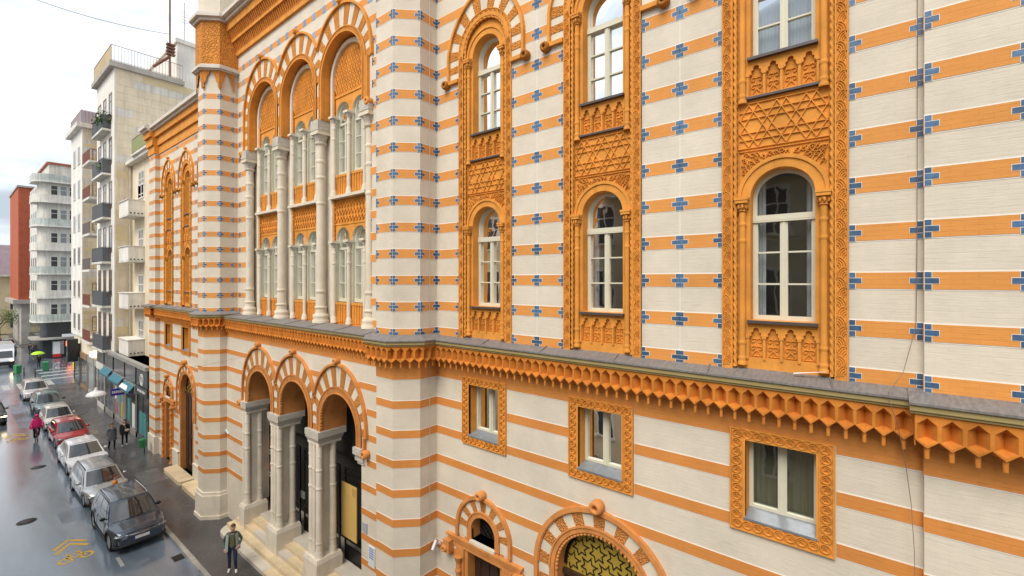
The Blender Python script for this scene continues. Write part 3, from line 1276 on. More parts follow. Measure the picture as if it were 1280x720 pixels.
# ------------------------------------------------------------------ arcades of the centre
CU, SP = 17.80, 3.17


def arcade_hood(parent, cy, zs, r, x, half, clip_l, clip_r, zb, rise=.42, side=.52, fr=.19, nv=19, ball=True):
    """frieze, striped voussoirs and rim round one arch; clip_* where it meets its neighbour"""
    rf = r + fr

    def ro(a):
        q = r + side + rise * max(0, sin(a)) ** 2.2
        c = cos(a)
        if (c > .05 and clip_r) or (c < -.05 and clip_l):
            q = min(q, (half - .004) / abs(c))
        return max(q, rf + .01)
    m = MB()
    m.ring(cy, zs, r, rf, 0, pi, x - .05, x + .02, 32, 0)
    m.ring(cy, zs, r - .012, r + .03, 0, pi, x - .075, x + .02, 32, 1)
    m.ring(cy, zs, rf - .035, rf, 0, pi, x - .07, x + .02, 32, 1)
    for s_ in (-1, 1):
        a, b = sorted((cy + s_ * r, cy + s_ * rf))
        m.box(x - .05, x + .02, a, b, zb, zs)
        a, b = sorted((cy + s_ * (r - .012), cy + s_ * (r + .03)))
        m.box(x - .075, x + .02, a, b, zb, zs, 1)
        a, b = sorted((cy + s_ * (rf - .035), cy + s_ * rf))
        m.box(x - .07, x + .02, a, b, zb, zs, 1)
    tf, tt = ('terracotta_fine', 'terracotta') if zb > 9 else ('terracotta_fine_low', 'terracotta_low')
    h = m.wbuild('arch', [tf, tt], parent)
    for i in range(nv):
        a0, a1 = pi * i / nv, pi * (i + 1) / nv
        m = MB()
        o = i % 2 == 0
        m.ring(cy, zs, rf, ro, a0, a1, x - (.034 if o else .020), x + .02, 5)
        m.wbuild('voussoir', tf if o else 'white_stone', h)
    # rim only where it is not cut by the neighbour
    lim = lambda a: not ((cos(a) > .05 and clip_r and (half - .004) / abs(cos(a)) < r + side + rise * sin(a) ** 2.2) or
                         (cos(a) < -.05 and clip_l and (half - .004) / abs(cos(a)) < r + side + rise * sin(a) ** 2.2))
    an = [pi * i / 120 for i in range(121) if lim(pi * i / 120)]
    m = MB()
    m.ring(cy, zs, lambda a: ro(a), lambda a: ro(a) + .075, an[0], an[-1], x - .11, x + .02, 44)
    for s_, cl in ((1, clip_r), (-1, clip_l)):
        if not cl:
            e = ro(0)
            a, b = sorted((cy + s_ * e, cy + s_ * (e + .075)))
            m.box(x - .11, x + .02, a, b, zb - .05, zs)
            a, b = sorted((cy + s_ * rf, cy + s_ * (e + .10)))
            m.box(x - .11, x + .02, a, b, zb - .13, zb - .05)
            m.lathe_x(x, cy + s_ * (e + .16), zb - .10, [(.05, -.06), (.05, -.22), (.10, -.22), (.13, -.18), (.13, -.04), (.11, .0)], 16)
            k = max(1, int((zs - zb) / .24))
            for q in range(k):
                mm = MB()
                z1 = zs - (zs - zb) * q / k
                z0 = zs - (zs - zb) * (q + 1) / k
                a, b = sorted((cy + s_ * rf, cy + s_ * e))
                w_ = q % 2 == 0
                mm.box(x - (.02 if w_ else .034), x + .02, a, b, z0, z1)
                mm.wbuild('voussoir', 'white_stone' if w_ else tf, h)
    if ball:
        top = ro(pi / 2) + .075
        m.lathe_x(x, cy, zs + top + .08, [(.038, -.08), (.038, -.21), (.08, -.21), (.105, -.18), (.105, -.05), (.09, .0)], 16)
        m.box(x - .12, x + .0, cy - .04, cy + .04, zs + top - .02, zs + top + .02)
    m.wbuild('hood_moulding', tt, h)
    return h


# --- upper storey
XU = 8.66
ZC = 16.85
UC = (CU - SP, CU, CU + SP)
UR_ = 1.30
UZ = 18.28
loop = [(CU - 1.5 * SP - .20, 9.36), (CU + 1.5 * SP + .20, 9.36), (CU + 1.5 * SP + .20, ZC)]
for c in reversed(UC):
    loop += [(c + UR_, ZC)] + arc(c, UZ, UR_, 0, pi, 22) + [(c - UR_, ZC)]
loop += [(CU - 1.5 * SP - .20, ZC)]
m = MB()
m.plate(rect(11.31, 23.74, 9.2, 21.5), [loop], XU, XU + .35, 0, True, 1)
wC = m.wbuild('wall', ['cream_brick', 'terracotta'], T)
for z in up_rows(9.5, 21.45):
    bl = []
    if z < UZ + 2.2:
        e = 1.8 if z > 16.5 else 1.45
        bl = [(CU - SP - e, CU + SP + e)]
        if z > UZ:
            bl = []
            for c in UC:
                d = (z - UZ) / 2.2
                if d < 1:
                    hw = 1.85 * sqrt(1 - d ** 2.4)
                    bl.append((c - hw, c + hw))
    for a, b in cut(11.31, 23.74, bl):
        band(wC, XU, a, b, z, BH)
        if z < 19.2 and b - a > .5:
            cross(wC, XU, a if a > 18 else b - .0, z, -1 if a <= 18 else -1 if False else (1 if a > 18 else -1))
            if a <= 18:
                cross(wC, XU, a + .10, z, 0)
            else:
                cross(wC, XU, b - .30, z, 0)
        elif z >= 19.2:
            yy = math.ceil(a / .72) * .72
            while yy < b - .1:
                m = MB()
                m.box(-.013, 0, -.11, .11, -.125, .125)
                wput('blue_tile', bpy.data.meshes.get('blue_tile_sq') or m.mesh('blue_tile_sq', 'blue_tile_pale'), wC, (XU, yy, z))
                yy += .72
for i, c in enumerate(UC):
    arcade_hood(wC, c, UZ, UR_, XU, SP / 2, i > 0, i < 2, ZC)
for i in range(2):
    c = UC[0] + SP * (i + .5)
    for q in range(3):
        m = MB()
        m.box(XU - (.026 if q % 2 == 0 else .040), XU + .01, c - .076, c + .076, ZC + .06 + q * .42, ZC + .06 + (q + 1) * .42)
        m.wbuild('voussoir', 'white_stone' if q % 2 == 0 else 'terracotta_fine', wC)
# free columns carrying the arches
m = MB()
hh = 15.98 - 9.42
m.lathe(0, 0, [(.30, 0), (.30, .10), (.25, .16), (.28, .22), (.28, .30), (.20, .36), (.19, .52), (.22, .55), (.22, .60), (.18, .63), (.165, 1.1), (.185, 1.12), (.185, 1.20), (.165, 1.23),
               (.155, 4.35), (.175, 4.38), (.175, 4.45), (.155, 4.48), (.155, 5.3), (.175, 5.33), (.175, 5.40), (.155, 5.43), (.155, 5.9), (.175, 5.93), (.175, 6.0), (.155, 6.03), (.155, hh)], 20)
COLM = m.mesh('column', 'white_stone')
m = MB()
m.lathe(0, 0, [(.16, 15.96), (.21, 16.0), (.21, 16.06)], 16, 0)
m.lathe(0, 0, [(.18, 16.06), (.21, 16.16), (.275, 16.32)], 8, 1, 0, False)
m.box(-.28, .28, -.28, .28, 16.32, 16.42, 0)
m.box(-.24, .24, -.24, .24, 16.42, 16.48, 0)
m.box(-.26, .26, -.26, .26, 16.48, 16.84, 1)
CAPM = m.mesh('capital', ['white_stone', 'white_stone_carved'])
for i in range(4):
    y = CU + SP * (i - 1.5)
    o = wput('column', COLM, wC, (XU + .08, y, 9.40))
    wput('capital', CAPM, o, (XU + .08, y, 0))
# two-light windows in two tiers behind the columns
XB = XU + .34


def bifora():
    P = []
    H1, H2 = (10.25, 12.45), (14.86, 16.98)
    m = MB()
    holes = []
    for zb, zs in (H1, H2):
        for s_ in (-1, 1):
            holes.append(arch_loop(s_ * .53, .44, zb - .7, zs, 14))
    m.plate(arch_loop(0, UR_ - .02, 9.38, UZ, 26), holes, 0, .30, 0, True, 1)
    for zb, zs in (H1, H2):
        for a_, b_ in ((-1.06, -.965), (-.10, .10), (.965, 1.06)):
            m.box(-.012, .02, a_, b_, zb - .1, zs - .12, 1)
    m.box(-.02, .01, -1.1, 1.1, 12.98, 13.04)
    m.box(-.03, .01, -1.05, 1.05, 17.62, 17.70)
    P.append(('bifora_screen', m.mesh('bifora_screen', ['terracotta', 'sash_paint']), 0))
    m = MB()
    rnd = random.Random(5)
    for zz in (13.18, 13.44, 13.70):
        for i in range(11):
            y = -.95 + .19 * i + (.095 if zz == 13.44 else 0)
            m.ridge([(y - .09, zz), (y, zz + .11), (y + .09, zz), (y, zz - .11), (y - .09, zz)], .03, .035, 0)
            m.ridge(arc(y, zz, .035, 0, 2 * pi, 6), .02, .03, 0)
    P.append(('strapwork_panel', m.mesh('strapwork_panel', 'terracotta'), 0))
    m = MB()
    for j in range(9):
        for i in range(13):
            y, z = -1.0 + .165 * i + (.08 if j % 2 else 0), 17.78 + .16 * j
            if y * y + max(0, z - UZ) ** 2 < 1.02:
                m.ridge([(y - .07, z), (y, z + .07), (y + .07, z), (y, z - .07), (y - .07, z)], .022, .02, 0)
    P.append(('diaper_tympanum', m.mesh('diaper_tympanum', 'terracotta'), 0))
    m = MB()
    m.ring(0, UZ, 1.06, 1.20, 0, pi, -.10, .02, 28, 0)
    for s_ in (-1, 1):
        a, b = sorted((s_ * 1.06, s_ * 1.20))
        m.box(-.10, .02, a, b, 9.40, UZ, 0)
    P.append(('white_jamb', m.mesh('white_jamb', 'white_stone'), 0))
    m = MB()
    n = 6
    for s_ in (-1, 1):
        vs = []
        N = 300
        for i in range(N + 1):
            zz = 9.42 + 8.5 * i / N
            for q in range(n):
                a = 2 * pi * q / n
                r = .032 + .010 * cos(2 * a - zz * 2 * pi / .16)
                vs.append((-.05 - r * cos(a), s_ * 1.025 + r * sin(a), zz))
        m.add(vs, [(i * n + q, i * n + (q + 1) % n, (i + 1) * n + (q + 1) % n, (i + 1) * n + q) for i in range(N) for q in range(n)], 0, True)
    P.append(('rope_moulding', m.mesh('rope_moulding', 'terracotta'), 0))
    m = MB()
    m.box(-.22, .02, -1.15, 1.15, 13.92, 14.02, 0)
    P.append(('ledge', m.mesh('ledge', 'white_stone'), 0))
    for zb, zc in ((9.42, 12.16), (14.02, 16.70)):
        for yy in (-.985, 0, .985):
            h = zc - zb
            m = MB()
            m.lathe(-.08, yy, [(.12, 0), (.12, .07), (.10, .10), (.11, .16), (.085, .2), (.07, .26), (.068, h - .62), (.082, h - .60), (.082, h - .55), (.068, h - .52), (.068, h - .24), (.08, h - .22), (.08, h - .18), (.066, h - .15), (.066, h)], 12, 0, zb)
            m.lathe(-.08, yy, [(.07, h), (.085, h + .03), (.13, h + .17)], 8, 1, zb, False)
            m.box(-.23, .06, yy - .14, yy + .14, zc + .16, zc + .24, 0)
            P.append(('colonnette', m.mesh('colonnette', ['white_stone', 'white_stone_carved']), 0))
    for zb in (9.44, 14.06):
        for s_ in (-1, 1):
            m = MB()
            c = s_ * .53
            m.box(-.01, .05, c - .43, c + .43, zb, zb + .70)
            m.box(-.05, .05, c - .43, c + .43, zb + .66, zb + .74)
            for q in range(5):
                yy = c - .32 + .16 * q
                m.lathe(-.02, yy, [(.035, 0), (.028, .4), (.05, .5), (.035, .56), (.05, .64)], 6, 0, zb + .02)
            P.append(('apron_panel', m.mesh('apron_panel', 'terracotta'), 0))
    for zb, zs in (H1, H2):
        for s_ in (-1, 1):
            m = MB()
            c = s_ * .53
            w = .44
            m.box(.10, .18, c - w, c - w + .07, zb, zs)
            m.box(.10, .18, c + w - .07, c + w, zb, zs)
            m.box(.08, .19, c - w, c + w, zb - .05, zb + .06)
            m.ring(c, zs, w - .07, w, 0, pi, .10, .18, 14)
            m.box(.09, .18, c - w, c + w, zs - .36, zs - .28)
            m.box(.10, .18, c - .035, c + .035, zb, zs - .3)
            for q in (1, 2):
                zz = zb + (zs - .33 - zb) * q / 3
                m.box(.12, .17, c - w + .05, c + w - .05, zz - .015, zz + .015)
            P.append(('window_frame', m.mesh('window_frame', 'sash_paint'), 0))
            m = MB()
            lp = arch_loop(c, w - .02, zb, zs, 14)
            m.add([(.15, y, z) for y, z in lp], [tuple(range(len(lp)))])
            P.append(('pane', m.mesh('pane', 'glass'), 0))
    return P


BIF = bifora()
for c in UC:
    s0 = None
    for nm, me, _ in BIF:
        if s0 is None:
            s0 = wput(nm, me, T, (XB, c, 0))
        else:
            wput(nm, me, s0, (XB, c, 0))
for i in range(4):
    y = CU + SP * (i - 1.5)
    m = MB()
    m.box(XB - .02, XB + .2, y - .33, y + .33, 9.38, ZC)
    m.wbuild('pilaster', 'white_stone', wC)
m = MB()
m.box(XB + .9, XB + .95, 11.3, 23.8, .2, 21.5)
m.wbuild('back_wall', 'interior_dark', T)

# --- entrance storey
XP = 8.2
PX, PS = 17.08, 3.04
PC = (PX - PS, PX, PX + PS)
PR, PZ, PI = 1.12, 6.09, 5.72
holes = []
for c in PC:
    holes.append(arch_loop(c, PR, .3, PZ, 22))
m = MB()
# the wall above the imposts only; below them the piers stand free
loop = [(12.73, -.28), (PX + 1.5 * PS - .08, -.28), (PX + 1.5 * PS - .08, PI)]
for c in reversed(PC):
    loop += [(c + PR, PI)] + arc(c, PZ, PR, 0, pi, 22) + [(c - PR, PI)]
loop += [(12.73, PI)]
m.plate(rect(11.31, 23.74, -.3, 9.2), [loop], XP, XP + .95, 0, True, 1)
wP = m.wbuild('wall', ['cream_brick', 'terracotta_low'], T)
for z in lo_rows(1.4, 8.2):
    bl = []
    if z < PI + .05:
        bl = [(12.73, PX + 1.5 * PS - .08)]
        if z > 5.2:
            bl = [(PX - PS - 1.62, PX + PS + 1.62)]
    else:
        for c in PC:
            d = (z - PZ) / 2.06
            if d < 1:
                hw = 1.70 * sqrt(1 - max(0, d) ** 2.4)
                bl.append((c - hw, c + hw))
    for a, b in cut(11.31, 23.74, bl):
        band(wP, XP, a, b, z, LH)
band(wP, XP, 11.31, 23.74, 8.775, .85, 'orange_frieze')
for i, c in enumerate(PC):
    arcade_hood(wP, c, PZ, PR, XP, PS / 2, i > 0, i < 2, PI if 0 < i < 2 else PI, rise=.44, side=.50, fr=.24)
    # teeth round the opening
    m = MB()
    for q in range(33):
        a = pi * q / 32
        m.lathe_x(XP - .05, c + (PR - .005) * cos(a), PZ + (PR - .005) * sin(a), [(.02, -.02), (.036, 0), (.036, .05), (.02, .08)], 7)
    for q in range(3):
        for s_ in (-1, 1):
            m.lathe_x(XP - .05, c + s_ * (PR - .005), PZ - .1 * (q + .5), [(.02, -.02), (.036, 0), (.036, .05), (.02, .08)], 7)
    m.wbuild('bead_moulding', 'terracotta_low', wP)
for i in range(2):
    c = PC[0] + PS * (i + .5)
    m = MB()
    m.box(XP - .030, XP + .01, c - .19, c + .19, PI, PZ + .62)
    m.wbuild('voussoir', 'terracotta_fine_low', wP)
    for q in range(2):
        m = MB()
        zz = PI + .22 + q * .42
        m.add([(XP - .045, c - .13, zz), (XP - .045, c + .13, zz), (XP - .045, c + .13, zz + .2), (XP - .045, c, zz + .30), (XP - .045, c - .13, zz + .2)], [(0, 1, 2, 3, 4)])
        m.wbuild('white_block', 'white_stone', wP)


def portal_pier(y, half=0):
    m = MB()
    y0 = y - .47 if half <= 0 else y - .06
    y1 = y + .47 if half >= 0 else y + .06
    if half > 0:
        y0 = y - .47
        y1 = y + .1
    m.box(7.98, 8.95, y0, y1, -.28, 1.16)
    m.add([(7.98, y0, 1.16), (8.95, y0, 1.16), (8.95, y1, 1.16), (7.98, y1, 1.16), (8.02, y0 + .04, 1.30), (8.91, y0 + .04, 1.30), (8.91, y1 - .04, 1.30), (8.02, y1 - .04, 1.30)],
          [(0, 1, 5, 4), (1, 2, 6, 5), (2, 3, 7, 6), (3, 0, 4, 7), (4, 5, 6, 7)])
    p = m.wbuild('pier_base', 'limestone', T)
    m = MB()
    m.box(8.34, 8.86, (y0 + y1) / 2 - .10, (y0 + y1) / 2 + .10, 1.3, 5.24)
    m.wbuild('pier_core', 'limestone', p)
    h = 5.24 - 1.3
    for x_, yy in ((8.20, -.25), (8.20, .25), (8.70, -.25), (8.70, .25), (8.16, 0.0)):
        r = .118 if yy else .075
        if half > 0 and yy > 0:
            continue
        m = MB()
        m.lathe(x_, y + yy, [(r * 1.35, 0), (r * 1.35, .06), (r * 1.15, .10), (r * 1.3, .15), (r * 1.05, .20), (r, .45), (r * 1.12, .47), (r * 1.12, .52), (r, .55), (r * .97, 2.35), (r * 1.12, 2.37), (r * 1.12, 2.42), (r * .97, 2.45), (r * .97, 3.0), (r * 1.12, 3.02), (r * 1.12, 3.07), (r * .97, 3.1), (r * .97, h - .45), (r * 1.1, h - .42), (r * .97, h - .38), (r, h)], 14, 0, 1.3)
        m.wbuild('colonnette', 'limestone', p)
    m = MB()
    m.box(8.10, 8.95, y0 + .08, y1 - .08, 5.22, 5.30, 0)
    m.add([(8.10, y0 + .08, 5.30), (8.95, y0 + .08, 5.30), (8.95, y1 - .08, 5.30), (8.10, y1 - .08, 5.30), (8.03, y0 + .02, 5.46), (9.02, y0 + .02, 5.46), (9.02, y1 - .02, 5.46), (8.03, y1 - .02, 5.46)],
          [(0, 1, 5, 4), (1, 2, 6, 5), (2, 3, 7, 6), (3, 0, 4, 7), (4, 5, 6, 7), (3, 2, 1, 0)], 1)
    m.box(8.05, 9.02, y0 + .04, y1 - .04, 5.46, 5.50, 0)
    m.box(8.03, 9.10, y0 + .0, y1 - .0, 5.50, 5.715, 1)
    m.wbuild('impost', ['white_stone', 'white_stone_carved'], p)


for y, hf in ((PX - PS / 2, 0), (PX + PS / 2, 0), (PX + 1.5 * PS, 1)):
    portal_pier(y, hf)
m = MB()
m.box(8.12, 9.1, 12.55, 12.98, 5.30, 5.50)
m.box(8.06, 9.1, 12.55, 13.02, 5.50, 5.715)
m.box(8.16, 9.1, 12.55, 12.90, 5.20, 5.30)
m.wbuild('impost', 'white_stone_carved', T)
m = MB()
m.box(8.22, 9.15, PX + 1.5 * PS - .12, PX + 1.5 * PS - .05, 1.2, 5.72)
m.wbuild('inner_jamb', 'limestone', T)
# vault and inner wall behind the piers
m = MB()
for i, c in enumerate(PC):
    lp = arc(c, PZ, PR, 0, pi, 22)
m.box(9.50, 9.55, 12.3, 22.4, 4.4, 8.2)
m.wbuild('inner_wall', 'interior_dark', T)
# iron gates
mat('gate_mesh', (0.03, 0.03, 0.032), 0.5, 0.2, 10, metal=0.3)
for i, c in enumerate(PC):
    m = MB()
    xg = 9.22
    GW = 1.36
    m.box(xg, xg + .03, c - GW, c + GW, .76, 1.25)
    for zz in (.76, 1.25, 1.75, 3.55, 3.80, 4.05):
        m.box(xg - .02, xg + .03, c - GW, c + GW, zz, zz + .05)
    for yy in (-1.34, -.02, .02, 1.31):
        m.box(xg - .025, xg + .03, c + yy - .02, c + yy + .03, .76, 4.08)
    g_ = m.wbuild('gate', 'iron', T)
    m = MB()
    k = 32
    for q in range(-k, k):
        for s_ in (1, -1):
            a = clipseg((c + q * .1, 1.8), (c + q * .1 + s_ * 1.8, 3.6), c - 1.34, c + 1.34, 1.8, 3.55)
            if a:
                m.tube([(xg + .01, *a[0]), (xg + .01, *a[1])], .009, 4)
    for q in range(29):
        yy = c - 1.32 + q * .094
        m.tube([(xg + .01, yy, 1.28), (xg + .01, yy, 1.76)], .008, 4)
        m.tube([(xg + .01, yy, 3.58), (xg + .01, yy, 4.05)], .008, 4)
    m.wbuild('lattice', 'gate_mesh', g_)
# steps
STEPS = ((7.36, .17, 'step_stone', 22.55), (7.72, .34, 'step_stone', 22.35), (8.02, .51, 'step_stone_grey', 22.15), (8.30, .66, 'step_stone', 21.9))
for k, (xf, zt, mt, ye) in enumerate(STEPS):
    y = 11.35
    first = True
    while y < ye - .01:
        ln = random.uniform(1.15, 1.7)
        y2 = y + ln
        if ye - y2 < .9:
            y2 = ye
        m = MB()
        if y2 == ye and k == 0:
            r = .62
            poly = [(8.4, y + .004), (xf, y + .004), (xf, y2 - r)] + [(xf + r - r * cos(a), y2 - r + r * sin(a)) for a in [pi / 2 * q / 8 for q in range(1, 9)]] + [(8.4, y2)]
            m.prism(poly, -.2, zt)
        else:
            m.box(xf, 9.45, y + .004, y2 - .004, -.2, zt - .002 * random.random())
        m.wbuild('step', mt if random.random() < .75 else ('step_stone_grey' if mt == 'step_stone' else 'step_stone'), T)
        y = y2
m = MB()
m.box(8.62, 11, 12.2, 22.3, -.2, .76)
m.wbuild('landing', 'step_stone_grey', T)

cornice(11.35, 23.70, XU, 7.97, 9.42)

# top of the centre: dentilled cornice
m = MB()
m.box(XU - .10, XU + .5, 11.2, 23.85, 21.5, 22.05, 0)
m.box(XU - .30, XU + .5, 11.2, 23.85, 22.05, 22.5, 0)
m.box(XU - .50, XU + .5, 11.2, 23.85, 22.5, 22.85, 0)
tc_ = m.wbuild('top_cornice', 'terracotta', T)
for rowz, xf, pitch, h in ((21.62, XU - .24, .165, .42), (22.16, XU - .46, .165, .34)):
    m = MB()
    y = 11.9
    while y < 23.7:
        m.add([(xf, y, rowz + h), (xf + .16, y, rowz), (xf + .2, y, rowz + h), (xf, y + .09, rowz + h), (xf + .16, y + .09, rowz), (xf + .2, y + .09, rowz + h)],
              [(0, 1, 2), (5, 4, 3), (0, 3, 4, 1), (0, 2, 5, 3)])
        y += pitch
    o = m.wbuild('dentil_row', 'terracotta_cornice', tc_)
    o['kind'] = 'stuff'
m = MB()
m.box(XU - .62, XU + .5, 11.2, 23.85, 22.86, 23.0)
m.box(XU - .78, XU + .5, 11.2, 23.85, 23.0, 23.16)
m.box(XU - .1, XU + 10, 11.2, 23.85, 23.16, 24.4)
m.wbuild('moulding', 'moulding_grey', tc_)

# top of the wings
for y0, y1, x in ((-9, 9.5, XW), (25.55, 35.55, XW), (35.55, 37.0, 8.25)):
    m = MB()
    m.box(x - .06, x + .5, y0, y1, 18.95, 19.45, 0)
    m.box(x - .16, x + .5, y0, y1, 19.45, 19.95, 0)
    m.box(x - .30, x + .5, y0, y1, 19.95, 20.30, 0)
    o = m.wbuild('top_cornice', 'terracotta', T)
    m = MB()
    m.box(x - .42, x + .5, y0, y1, 20.30, 20.42)
    m.box(x - .56, x + .5, y0, y1, 20.42, 20.60)
    m.box(x - .48, x + .5, y0, y1, 20.60, 20.68)
    m.wbuild('moulding', 'moulding_grey', o)
    y = y0 + .1
    mm = MB()
    mm.lathe(0, 0, [(.06, 0), (.07, .08), (.03, .14)], 6)
    me = mm.mesh('ridge_tile', 'moulding_grey')
    if y0 > 0:
        while y < y1:
            wput('ridge_tile', me, o, (x - .25, y, 20.68))
            y += .5
m = MB()
m.box(XW + .48, 22, -9, 9.5, 18.6, 20.62)
m.box(XW + .48, 22, 25.6, 36.9, 18.6, 20.62)
m.box(XU + 1.5, 22, 9.5, 25.6, 21.5, 22.4)
m.wbuild('roof', 'zinc', T)
m = MB()
m.box(22, 22.1, -9, 36.9, 0, 20.6)
m.box(XW, 22, 36.7, 36.8, 0, 20.6)
m.box(9.2, 22, 11.0, 11.3, 0, 23)
m.box(9.2, 22, 23.8, 24.1, 0, 23)
m.box(XW, 22, -9, -8.9, 0, 20.6)
m.wbuild('outer_wall', 'cream_brick', T)


# ------------------------------------------------------------------ doors in the wings
def striped_arch(parent, cy, zs, r0, rf, rv, rr, nv, x=XW, ball=.13, extra=0.0, zb=None):
    m = MB()
    m.ring(cy, zs, r0, rf, 0, pi, x - .05, x + .05, 28, 0)
    m.ring(cy, zs, rf - .03, rf + .004, 0, pi, x - .075, x + .02, 28, 1)
    zb = zs - .4 if zb is None else zb
    for s_ in (-1, 1):
        a, b = sorted((cy + s_ * r0, cy + s_ * rf))
        m.box(x - .05, x + .05, a, b, zb, zs, 0)
    h = m.wbuild('arch', ['terracotta_low', 'terracotta_low'], parent)
    for i in range(nv):
        m = MB()
        o = i % 2 == 0
        m.ring(cy, zs, rf, rv, pi * i / nv, pi * (i + 1) / nv, x - (.034 if o else .02), x + .02, 4)
        m.wbuild('voussoir', 'terracotta_fine_low' if o else 'white_stone', h)
    m = MB()
    m.ring(cy, zs, rv, rr, 0, pi, x - .09, x + .02, 36)
    m.ring(cy, zs, rv - .02, rv + .03, 0, pi, x - .07, x + .02, 36)
    k = max(1, int((zs - zb) / .22))
    for s_ in (-1, 1):
        a, b = sorted((cy + s_ * rv, cy + s_ * rr))
        m.box(x - .09, x + .02, a, b, zb, zs)
        for q in range(k):
            mm = MB()
            a, b = sorted((cy + s_ * rf, cy + s_ * rv))
            w_ = q % 2 == 0
            mm.box(x - (.02 if w_ else .034), x + .02, a, b, zs - (zs - zb) * (q + 1) / k, zs - (zs - zb) * q / k)
            mm.wbuild('voussoir', 'white_stone' if w_ else 'terracotta_fine_low', h)
    if ball:
        m.lathe_x(x, cy, zs + rr + ball * .65, [(ball * .38, -.10), (ball * .38, -.24), (ball * .8, -.25), (ball, -.21), (ball, -.06), (ball * .85, 0)], 18)
    m.wbuild('hood_moulding', 'terracotta_low', h)
    return h


def small_door(cy, dz=0.0):
    m = MB()
    zs = 4.60 + dz
    m.plate(arch_loop(cy, .66, .0, zs), [arch_loop(cy, .40, 4.34 + dz, zs, 16), rect(cy - .55, cy + .55, .02, 4.0 + dz)], XW - .012, XW + .34)
    d = m.wbuild('doorway', 'terracotta_low', T)
    m = MB()
    m.box(XW + .28, XW + .33, cy - .56, cy + .56, 0, 4.02 + dz)
    for q in range(4):
        yy = cy - .45 + .3 * q
        m.box(XW + .26, XW + .29, yy - .1, yy + .1, .3, 1.6)
        m.box(XW + .26, XW + .29, yy - .1, yy + .1, 1.8, 3.8 + dz)
    m.wbuild('door', 'dark_wood', d)
    m = MB()
    m.box(XW + .30, XW + .32, cy - .42, cy + .42, 4.3 + dz, 5.05 + dz)
    m.wbuild('fanlight', 'iron', d)
    m = MB()
    for q in range(10):
        for s_ in (1, -1):
            a = clipseg((cy - .9 + q * .18, 4.3 + dz), (cy - .9 + q * .18 + s_ * .8, 5.1 + dz), cy - .4, cy + .4, 4.34 + dz, 5.0 + dz)
            if a:
                m.tube([(XW + .285, *a[0]), (XW + .285, *a[1])], .012, 4)
    m.wbuild('grille', 'gate_mesh', d)
    h = striped_arch(d, cy, zs, .40, .55, .85, .93, 13, zb=4.32 + dz, ball=.11)
    m = MB()
    m.box(XW - .10, XW + .35, cy - .42, cy + .42, 4.27 + dz, 4.34 + dz)
    m.wbuild('sill', 'limestone', d)
    m = MB()
    m.box(XW - .11, XW + .03, cy - 1.28, cy + 1.28, 4.21 + dz, 4.26 + dz)
    m.box(XW - .08, XW + .03, cy - 1.22, cy + 1.22, 4.12 + dz, 4.21 + dz)
    m.box(XW - .05, XW + .03, cy - 1.05, cy + 1.05, 3.99 + dz, 4.12 + dz)
    for s_ in (-1, 1):
        m.box(XW - .20, XW + .03, cy + s_ * 1.18 - .11, cy + s_ * 1.18 + .11, 3.78 + dz, 4.10 + dz)
        m.lathe_x(XW - .02, cy + s_ * 1.24, 3.88 + dz, [(.03, -.16), (.03, -.24), (.08, -.24), (.10, -.20), (.10, 0)], 12)
        m.box(XW - .06, XW + .03, cy + s_ * .80 - .14, cy + s_ * .80 + .14, 0, 4.0 + dz)
    m.wbuild('lintel', 'terracotta_low', d)
    for s_ in (-1, 1):
        m = MB()
        pr = [(.11, 0), (.11, .1), (.075, .16)]
        zz = .2
        while zz < 3.5:
            pr += [(.07, zz), (.07, zz + .22), (.09, zz + .25), (.09, zz + .31), (.07, zz + .34)]
            zz += .42
        pr += [(.07, 3.62 + dz), (.12, 3.78 + dz)]
        m.lathe(XW - .10, cy + s_ * .80, pr, 12)
        m.wbuild('colonnette', 'terracotta_low', d)


